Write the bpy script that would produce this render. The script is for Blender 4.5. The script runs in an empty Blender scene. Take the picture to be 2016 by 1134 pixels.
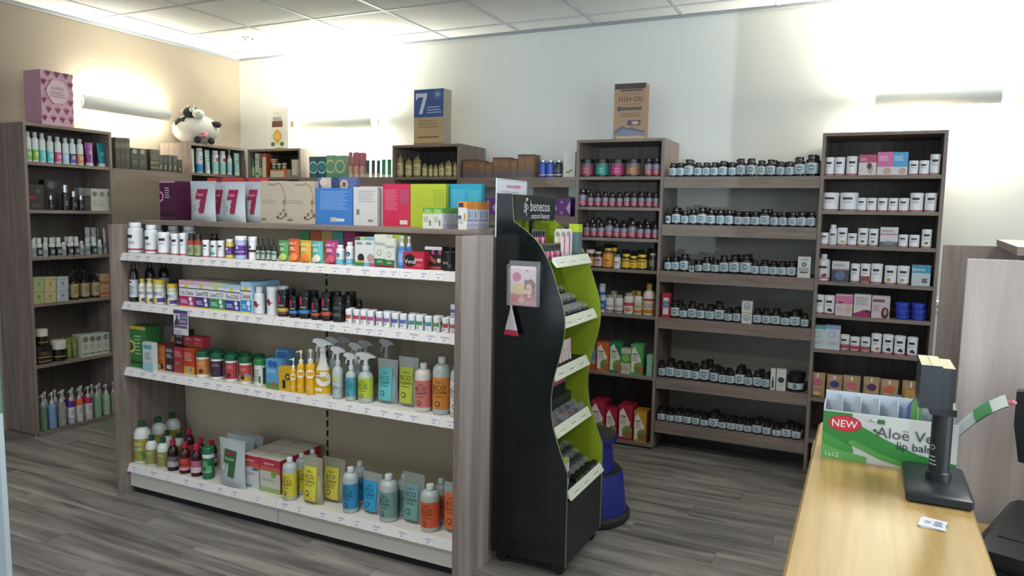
import bpy, math, random
from mathutils import Vector, Matrix
random.seed(7)
S = bpy.context.scene
COL = S.collection
R = math.radians

# ------------------------------------------------------------------ camera
CAM_H = 1.46
cam_d = bpy.data.cameras.new('camera'); cam = bpy.data.objects.new('camera', cam_d); COL.objects.link(cam)
yaw, pitch, roll = -0.44707, 0.09945, -0.01883
fw = Vector((math.sin(yaw)*math.cos(pitch), math.cos(yaw)*math.cos(pitch), -math.sin(pitch)))
rt = Vector((math.cos(yaw), -math.sin(yaw), 0)); dn = fw.cross(rt)
r2 = rt*math.cos(roll) + dn*math.sin(roll); d2 = -rt*math.sin(roll) + dn*math.cos(roll)
m = Matrix((r2, -d2, -fw)).transposed().to_4x4(); m.translation = (0, 0, CAM_H)
cam.matrix_world = m
cam_d.sensor_width = 36; cam_d.lens = 36*1445.8/2016; cam_d.clip_start = .02
S.camera = cam

# ------------------------------------------------------------------ light and exposure
S.view_settings.view_transform = 'Standard'; S.view_settings.look = 'None'
S.view_settings.gamma = 1; S.view_settings.use_curve_mapping = False
S.view_settings.exposure = 0.0
W = bpy.data.worlds.new('world'); S.world = W; W.use_nodes = True
W.node_tree.nodes['Background'].inputs[0].default_value = (.72, .84, 1, 1)
W.node_tree.nodes['Background'].inputs[1].default_value = 1.2

def area(name, loc, rot, sx, sy, power, col, spread=180):
    l = bpy.data.lights.new(name, 'AREA'); l.shape = 'RECTANGLE'; l.size = sx; l.size_y = sy
    l.energy = power; l.color = col; l.spread = R(spread)
    o = bpy.data.objects.new(name, l); COL.objects.link(o); o.location = loc; o.rotation_euler = rot
    return o
DAY = (.80, .91, 1.0); WARM = (1.0, .95, .78)
# daylight through the shop windows behind and to the right of the photographer
area('window_daylight', (-2.6, -1.75, 1.5), (R(90), 0, 0), 3.4, 2.2, 20, DAY)
area('window_daylight', (2.9, .3, 1.5), (R(90), 0, R(90)), 2.6, 2.1, 105, DAY)
# ceiling panel lights over the front half of the shop
for px, py in ((-1.0, .5), (-2.0, 1.8), (.9, 2.1)):
    area('ceiling_panel_light', (px, py, 2.72), (0, 0, 0), .55, .55, 28, (1, .985, .95))
# sunlight thrown back from the street, low and slightly upwards through the glass door
sp = bpy.data.lights.new('street_reflection', 'SPOT'); sp.energy = 4200; sp.color = (.70, .87, 1); sp.spot_size = R(8.5); sp.spot_blend = .55; sp.shadow_soft_size = .035
so = bpy.data.objects.new('street_reflection', sp); COL.objects.link(so); so.location = (4.43, -12.9, .4)
so.rotation_euler = (Vector((-1.3, 4.84, 2.35)) - so.location).to_track_quat('-Z', 'Y').to_euler()

# ------------------------------------------------------------------ materials
def lin(h):
    h = h.lstrip('#'); out = []
    for i in (0, 2, 4):
        c = int(h[i:i+2], 16)/255
        out.append(c/12.92 if c <= .04045 else ((c+.055)/1.055)**2.4)
    return (*out, 1)
MATS = {}
def mat(c, rough=.45, metal=0, kind='plain'):
    c = c.rstrip('*'); k = (c, rough, metal, kind)
    if k in MATS: return MATS[k]
    M = bpy.data.materials.new('%s_%s' % (kind, c.strip('#'))); M.use_nodes = True
    nt = M.node_tree; b = nt.nodes['Principled BSDF']
    b.inputs['Base Color'].default_value = lin(c); b.inputs['Roughness'].default_value = rough; b.inputs['Metallic'].default_value = metal
    if kind == 'plain':       # faint mottling so no surface is perfectly flat
        tc = nt.nodes.new('ShaderNodeTexCoord'); n = nt.nodes.new('ShaderNodeTexNoise'); n.inputs['Scale'].default_value = 40
        mr = nt.nodes.new('ShaderNodeMapRange'); mr.inputs[3].default_value = rough-.06; mr.inputs[4].default_value = rough+.06
        nt.links.new(tc.outputs['Object'], n.inputs['Vector']); nt.links.new(n.outputs['Fac'], mr.inputs[0]); nt.links.new(mr.outputs[0], b.inputs['Roughness'])
    if kind in ('film', 'clear'):
        tr = nt.nodes.new('ShaderNodeBsdfTransparent'); mx = nt.nodes.new('ShaderNodeMixShader')
        mx.inputs[0].default_value = .5 if kind == 'film' else .14
        b.inputs['Roughness'].default_value = .15
        nt.links.new(tr.outputs[0], mx.inputs[1]); nt.links.new(b.outputs[0], mx.inputs[2]); nt.links.new(mx.outputs[0], nt.nodes['Material Output'].inputs[0])
    if kind == 'emit':
        b.inputs['Emission Color'].default_value = lin(c); b.inputs['Emission Strength'].default_value = 14
    MATS[k] = M; return M
def wood(name, c1, c2, scale, rough=.5, rnd=False, bump=.08, c3=None):
    M = bpy.data.materials.new(name); M.use_nodes = True; nt = M.node_tree; N = nt.nodes; L = nt.links
    b = N['Principled BSDF']; b.inputs['Roughness'].default_value = rough
    tc = N.new('ShaderNodeTexCoord'); mp = N.new('ShaderNodeMapping'); mp.inputs['Scale'].default_value = scale
    src = tc.outputs['Object']
    if rnd:
        oi = N.new('ShaderNodeObjectInfo'); mu = N.new('ShaderNodeMath'); mu.operation = 'MULTIPLY'; mu.inputs[1].default_value = 37
        ad = N.new('ShaderNodeVectorMath'); L.new(oi.outputs['Random'], mu.inputs[0]); L.new(src, ad.inputs[0]); L.new(mu.outputs[0], ad.inputs[1]); src = ad.outputs[0]
    L.new(src, mp.inputs['Vector'])
    n = N.new('ShaderNodeTexNoise'); n.inputs['Scale'].default_value = 1; n.inputs['Detail'].default_value = 7; n.inputs['Roughness'].default_value = .62
    n.inputs['Distortion'].default_value = .6; L.new(mp.outputs[0], n.inputs['Vector'])
    cr = N.new('ShaderNodeValToRGB'); cr.color_ramp.elements[0].position = .32; cr.color_ramp.elements[1].position = .68
    cr.color_ramp.elements[0].color = lin(c1); cr.color_ramp.elements[1].color = lin(c2)
    if c3:
        e = cr.color_ramp.elements.new(.5); e.color = lin(c3)
    L.new(n.outputs['Fac'], cr.inputs[0]); col = cr.outputs[0]
    if rnd:
        hs = N.new('ShaderNodeHueSaturation'); mr = N.new('ShaderNodeMapRange'); mr.inputs[3].default_value = .93; mr.inputs[4].default_value = 1.07
        L.new(oi.outputs['Random'], mr.inputs[0]); L.new(mr.outputs[0], hs.inputs['Value']); L.new(col, hs.inputs['Color']); col = hs.outputs[0]
    L.new(col, b.inputs['Base Color'])
    bp = N.new('ShaderNodeBump'); bp.inputs['Strength'].default_value = bump; bp.inputs['Distance'].default_value = .002
    L.new(n.outputs['Fac'], bp.inputs['Height']); L.new(bp.outputs[0], b.inputs['Normal'])
    return M
OAKV = wood('grey_oak_upright', '#695d55', '#897c74', (34, 34, 2.2))
OAKH = wood('grey_oak_level', '#695d55', '#87796f', (2.2, 34, 34))
OAKY = wood('grey_oak_deep', '#695d55', '#87796f', (34, 2.2, 34))
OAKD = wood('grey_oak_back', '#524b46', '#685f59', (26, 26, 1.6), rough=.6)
PALE = wood('pale_oak_panel', '#8f8580', '#bdb3ae', (11, 11, .55), c3='#aaa09b')
COUNTER = wood('golden_counter', '#8f7542', '#b0945f', (22, 1.3, 22), rough=.3, bump=.03, c3='#9f844f')
FLOORM = wood('grey_vinyl_plank', '#4e4b47', '#97928a', (1.3, 15, 15), rough=.42, rnd=True, bump=.04, c3='#787470')
def plaster(name, c, sc=90):
    M = bpy.data.materials.new(name); M.use_nodes = True; nt = M.node_tree; b = nt.nodes['Principled BSDF']
    b.inputs['Base Color'].default_value = lin(c); b.inputs['Roughness'].default_value = .75
    tc = nt.nodes.new('ShaderNodeTexCoord'); n = nt.nodes.new('ShaderNodeTexNoise'); n.inputs['Scale'].default_value = sc; n.inputs['Detail'].default_value = 4
    bp = nt.nodes.new('ShaderNodeBump'); bp.inputs['Strength'].default_value = .06; bp.inputs['Distance'].default_value = .002
    nt.links.new(tc.outputs['Object'], n.inputs['Vector']); nt.links.new(n.outputs['Fac'], bp.inputs['Height']); nt.links.new(bp.outputs[0], b.inputs['Normal'])
    return M
WALLW = plaster('white_wall_paint', '#d3d5d0'); WALLT = plaster('taupe_wall_paint', '#968b7c'); TILEM = plaster('ceiling_tile', '#d6dadc', 160)
BEIGE = mat('#b8aa92', .55); CREAM = mat('#c9c6bd', .4); STRIP = mat('#cfccc8', .3); BLACKP = mat('#0d0f11', .55)
GLOSSB = mat('#0a0d0f', .12); GREEN = mat('#8fa31e', .5); CHROME = mat('#b5b8bb', .25, 1.0)

# ------------------------------------------------------------------ lettering
STYLE_SRC = None
# style: (builder, options, description, category)
# prints: ('r',u0,u1,v0,v1,col) rectangle, ('t',text,u,v,size,col) lettering, ('d',u,v,radius,col) disc, ('l',u0,u1,v0,v1,n,col) lines of small print
TEAL='#3f6f7a'; PUR='#2a2238'; RED='#a82440'; INK='#3a3a40'; WH='#dfe3e6'
def _tub(extra=(),lid=WH): return dict(c=WH,lid=lid,pr=[('r',-.55,.35,.62,.74,PUR),('l',-.5,.3,.44,.56,2,'#8a8a90'),('r',-1.1,1.1,.04,.085,RED)]+list(extra))
def _pb(c): return dict(c='#cfd8d6',cap='#a9b1b2',lab=(.06,.42,c),capw=.62,caph=.16,pr=[('l',-.5,.5,.2,.34,2,'#e8efee')])
def _eco(c,b='#a7b0ad'): return dict(c=b,cap='#cfd3d3',lab=(.10,.66,c),capw=.42,caph=.10,sh=.12,pr=[('t',"Lilly's",-.1,.585,.05,INK,.35),('t','ECO',-.1,.49,.085,'#20242c'),('t','CLEAN',-.1,.405,.058,'#20242c'),('l',-.45,.25,.31,.34,1,INK),('d',-.25,.2,.048,INK),('d',-.25,.2,.032,c)])
def _ecop(c,t='#b9c1bd'): return dict(c=t,clear=1,pr=[('r',-.78,.62,.08,.80,c),('t',"Lilly's",-.1,.70,.055,INK,.35),('t','ECO',-.1,.59,.09,'#20242c'),('t','CLEAN',-.1,.49,.065,'#20242c'),('l',-.5,.35,.4,.43,1,INK),('d',-.2,.25,.055,INK),('d',-.2,.25,.037,c)])
def _gl(c,c2=None): return dict(c='#d8d8cf',lid='#14583a',lidh=.2,pr=[('r',-1.15,1.15,.12,.72,c),('l',-.5,.5,.5,.62,2,'#e6d9c9'),('d',0,.26,.09,'#3b2a1c')]+([('r',-1.15,1.15,.12,.34,c2),('d',-.5,.36,.07,'#5d86b8'),('d',.5,.36,.07,'#5d86b8'),('d',0,.26,.08,'#3b2a1c')] if c2 else []))
def _tonic(c): return dict(c=c,pr=[('p',[(-.85,.08),(.05,.08),(.75,.5),(-.35,.93),(-.85,.8)],'#d8d3c4'),('l',-.7,.2,.44,.66,5,'#7a7a72'),('r',-.7,.1,.67,.70,INK),('d',.35,.26,.16,'#7d8a45'),('d',.6,.16,.12,'#a8583a'),('d',.1,.16,.1,'#6d7a3a')])
def _cn(c,c2): return dict(c='#17171a',cap='#1b1b1e',lab=(.12,.72,'#1a191c'),capw=.95,caph=.16,sh=.03,pr=[('r',-.45,-.1,.52,.82,'#b3245c'),('t','ZING',0,.43,.07,'#d8d0d0'),('r',-1.15,1.15,.2,.33,c),('r',-1.15,1.15,.1,.2,c2)])
def _vial(c,ch): return dict(c=WH,lid='#e4e7e8',lidh=.28,pr=[('r',-.7,.7,.42,.62,c),('r',-.7,.7,.36,.42,c+'*'),('t',ch,-.1,.2,.2,INK)])
def _pch(c,f): return dict(c=c,pr=[('t','ovio C',-.1,.82,.13,'#efe9df'),('l',-.5,.5,.5,.66,3,'#efe6d8'),('d',.3,.22,.17,f),('d',-.2,.15,.13,f)])
def _bxs(c,top,t): return dict(c='#d9dbdc',top=top,side=top,pr=[('r',-1,1,.84,1,top),('d',-.1,.78,.09,'#d9c23c'),('r',-1,1,.70,.735,'#3e4468'),('t',t,0,.56,.17,'#4b4f58'),('r',-1,1,.05,.42,c),('l',-.8,.1,.14,.3,3,'#cfd3e6'),('d',.45,.32,.08,'#e2e2ea'),('r',.35,.75,.1,.22,'#c9cbe0'),('r',-1,1,0,.05,'#d8c65a')])
def _kraft(c): return dict(c='#a58a68',pr=[('r',-.1,.1,.8,.95,'#dcd8cf'),('e',0,.62,.62,.13,c),('l',-.5,.5,.28,.4,2,c),('e',0,.17,.5,.09,'#c79a7b')])
def _sun(**k): return dict(dict(c='#d9a91f',cap='#dcdcd4',lab=(.05,.6,'#dba71c'),capw=.62,caph=.2,pr=[('d',.25,.46,.1,'#e8e2cd'),('d',.25,.46,.05,'#d8a21a'),('l',-.6,.3,.12,.2,2,'#e8dcc0')]),**k)
STYLES={
'vir':('bottle',dict(c='#1b1512',cap='#141416',lab=(.12,.62,'#b9c6cc'),capw=.74,caph=.17,sh=.1,rim=1,pr=[('d',0,.39,.135,TEAL),('d',0,.39,.085,'#6d929b'),('l',-.6,.6,.17,.24,2,'#6b7680'),('r',-.3,.3,.37,.41,'#d4dde0')]),'dark glass supplement bottle with white label','bottle'),
'virdrop':('bottle',dict(c='#15110f',cap='#111114',lab=(.08,.5,'#b9c6cc'),capw=.42,caph=.3,sh=.12,pr=[('d',0,.3,.11,TEAL)]),'slim dark dropper bottle with white label','bottle'),
'bx_virblack':('box',dict(c='#1c1b1d',pr=[('r',-.9,.9,.05,.5,'#b9c6cc'),('d',0,.28,.16,TEAL)]),'small black carton with white front','box'),
'bx_sugar':('box',dict(c='#c6c8c4',pr=[('t','viridian',0,.87,.085,INK),('d',0,.62,.11,'#345a6a'),('d',0,.62,.07,'#7f9aa3'),('t','SUGAR',0,.42,.105,'#30343a'),('t','CONTROL',0,.33,.06,'#30343a'),('r',-.6,.6,.22,.28,'#3c4148')]),'tall white carton lettered SUGAR','box'),
'tin_red':('box',dict(c='#a8263a',pr=[('r',-.62,.62,.12,.82,'#c9ccd0'),('d',0,.54,.15,'#39607a'),('d',0,.54,.1,'#6d8fa3')]),'red carton with pale front panel','box'),
'bx_virwhite':('box',dict(c='#c3c4bf',pr=[('d',0,.55,.3,'#6c8a90'),('d',0,.55,.22,'#c3c4bf'),('d',0,.5,.14,'#8aa1a5')]),'cube shaped white carton with grey roundel','box'),
'bx_virslim':('box',dict(c='#c5c7c4',pr=[('r',-.4,.4,.08,.45,'#2a2a2c'),('r',-.2,.2,.45,.62,'#2a2a2c')]),'slim white carton picturing a dark bottle','box'),
'bx_virslim2':('box',dict(c='#c5c7c4',pr=[('d',0,.5,.14,'#2a3440'),('l',-.6,.6,.2,.3,2,'#8d9296')]),'white carton with navy disc','box'),
'virtub':('tub',dict(c='#1a1513',lid='#121214',lidh=.28,pr=[('r',-1.2,1.2,.18,.56,'#b9c6cc'),('d',0,.37,.15,TEAL)]),'wide dark jar with white label','jar'),
'pb_green':('bottle',_pb('#7fb03f'),'white capped toiletry bottle with green label','bottle'),
'pb_aqua':('bottle',_pb('#5fc0c4'),'white capped toiletry bottle with aqua label','bottle'),
'pb_pink':('bottle',_pb('#c2497f'),'white capped toiletry bottle with pink label','bottle'),
'pb_ltblue':('bottle',_pb('#a9cfe0'),'white capped toiletry bottle with pale blue label','bottle'),
'pb_purple':('bottle',_pb('#51508f'),'toiletry bottle with violet blue label','bottle'),
'pb_orange':('bottle',_pb('#d98b63'),'toiletry bottle with orange label','bottle'),
'tube_magenta':('tube',dict(c='#7d2a86',cap='#d8d3da',pr=[('l',-.5,.5,.5,.65,3,'#d9b6df')]),'magenta tube standing on its white cap','tube'),
'tube_teal':('tube',dict(c='#12808a',cap='#cfd6d6',pr=[('l',-.5,.5,.5,.65,3,'#9fd3d6')]),'teal tube standing on its white cap','tube'),
'bx_blackred':('box',dict(c='#19171a',pr=[('r',-.9,-.1,.42,.55,'#7a1f2e'),('l',-.6,.6,.1,.25,3,'#6b5a48'),('d',.2,.75,.08,'#55504a')]),'black carton with dull red band','box'),
'bx_blackroundel':('box',dict(c='#17181b',pr=[('d',0,.82,.12,'#5c5f63'),('l',-.5,.5,.4,.6,3,'#45474a')]),'black carton with grey roundel','box'),
'silverpump':('bottle',dict(c='#121315',cap='#b9bcc0',capm=.9,lab=(.1,.5,'#1b1c1f'),capw=.85,caph=.3,sh=.04,pr=[('l',-.5,.5,.2,.4,2,'#8a8c90')]),'black cosmetic bottle with silver cap','bottle'),
'bx_charcoal':('box',dict(c='#202123',pr=[('l',-.5,.5,.4,.6,2,'#5a5a5c')]),'plain charcoal carton','box'),
'bx_greyplain':('box',dict(c='#8a8d8a',pr=[]),'plain grey carton set back','box'),
'bx_whiteprint':('box',dict(c='#b9b7af',pr=[('d',0,.75,.12,'#6f6d66'),('l',-.6,.6,.2,.5,4,'#8f8c84')]),'white carton with fine grey print','box'),
'wcapdark':('bottle',dict(c='#c3c6c2',cap='#d2d5d2',lab=(.04,.5,'#2b2c2e'),capw=.7,caph=.28,sh=.15,pr=[('r',-.5,.5,.15,.36,'#8f9290')]),'white topped bottle with black label','bottle'),
'wcapgrey':('bottle',dict(c='#b4bab6',cap='#ccd0cc',lab=(.04,.5,'#8c9a98'),capw=.7,caph=.28,sh=.15,pr=[('l',-.5,.5,.2,.4,2,'#5d6563')]),'small white topped bottle with grey label','bottle'),
'tube_white':('tube',dict(c='#b9bdbc',cap='#c9cdcc',pr=[('l',-.5,.5,.3,.5,2,'#8b8f8e')]),'tall white tube at the back','tube'),
'tube_skyblue':('tube',dict(c='#c2c7c9',cap='#c9cdcc',pr=[('r',-.9,.9,.2,.45,'#5f93bd'),('l',-.5,.5,.55,.7,2,'#8b8f8e')]),'tall white tube with sky blue band','tube'),
'bx_palegreen':('box',dict(c='#9aa678',pr=[('r',-1,1,.75,.8,'#7f8c4f'),('d',0,.45,.12,'#6d7a45'),('l',-.6,.6,.12,.25,2,'#7b835f')]),'pale green soap carton','box'),
'bx_palelemon':('box',dict(c='#b0a877',pr=[('r',-1,1,.75,.8,'#8f8a4c'),('d',0,.45,.12,'#83804a'),('l',-.6,.6,.12,.25,2,'#83805f')]),'pale yellow soap carton','box'),
'bx_palelilac':('box',dict(c='#a9b0b2',pr=[('r',-1,1,.75,.8,'#8289a8'),('d',0,.45,.12,'#6f7894'),('l',-.6,.6,.12,.25,2,'#7f8490')]),'pale lilac soap carton','box'),
'amberpump':('pump',dict(c='#1d130d',cap='#15120f',lab=(.08,.55,'#a2946f'),pr=[('l',-.5,.5,.2,.45,4,'#5e5340')]),'amber pump bottle with cream label','bottle'),
'bx_peach':('box',dict(c='#b39a78',pr=[('r',-1,1,.15,.45,'#b3683a'),('l',-.5,.5,.6,.8,2,'#7d6a4f')]),'peach and orange soap carton','box'),
'darkbottle':('bottle',dict(c='#15110f',cap='#111114',lab=(.1,.5,'#3a3328'),capw=.5,caph=.15,pr=[]),'dark bottle behind the soap cartons','bottle'),
'bx_blackgold':('box',dict(c='#191816',pr=[('r',-.9,.9,.35,.42,'#8a7a3d'),('r',-.9,.9,.12,.18,'#8a7a3d'),('l',-.6,.6,.5,.7,2,'#6f673f')]),'black carton with gold bands','box'),
'jar_whitelid':('tub',dict(c='#17150f',lid='#cfcdc2',lidh=.42,pr=[('r',-1,1,.2,.26,'#9a8a45')]),'black cream jar with white domed lid','jar'),
'tube_green':('tube',dict(c='#6f7f3d',cap='#5d6c33',pr=[('l',-.5,.5,.4,.7,3,'#aab280')]),'olive green cream tube','tube'),
'bx_whitegreen':('box',dict(c='#b3b8ac',pr=[('r',-.8,.8,.1,.16,'#5f7a52'),('d',0,.8,.14,'#6c6f68'),('l',-.5,.5,.3,.6,3,'#868a80')]),'slim white cosmetic carton','box'),
'bx_greyblue':('box',dict(c='#5b6a6d',pr=[]),'slim grey blue carton','box'),
}
for k,c in dict(sage='#5f7a5f',blue='#7592b5',grey='#8b8f86',violet='#a9a5b3',orange='#c9c2bd',magenta='#c4b6bb',mint='#7fa58b',pale='#9fb394').items():
    band={'violet':'#5a2c8a','orange':'#d8692a','magenta':'#b51f5d'}.get(k)
    STYLES['pump_'+k]=('pump',dict(c=c if not band else c,cap='#b9bdbb',sh_c=band,lab=(.2,.5,'#cfcfcd') if band else None,pr=[('l',-.5,.5,.25,.45,4,'#7d7f80')]+([] if band else [('d',0,.36,.09,'#4f5f68')])),{'sage':'sage green pump bottle','blue':'sky blue pump bottle','grey':'grey pump bottle','violet':'white pump bottle with violet top','orange':'white pump bottle with orange top','magenta':'white pump bottle with magenta top','mint':'mint green pump bottle','pale':'pale green pump bottle'}[k],'bottle')
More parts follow.
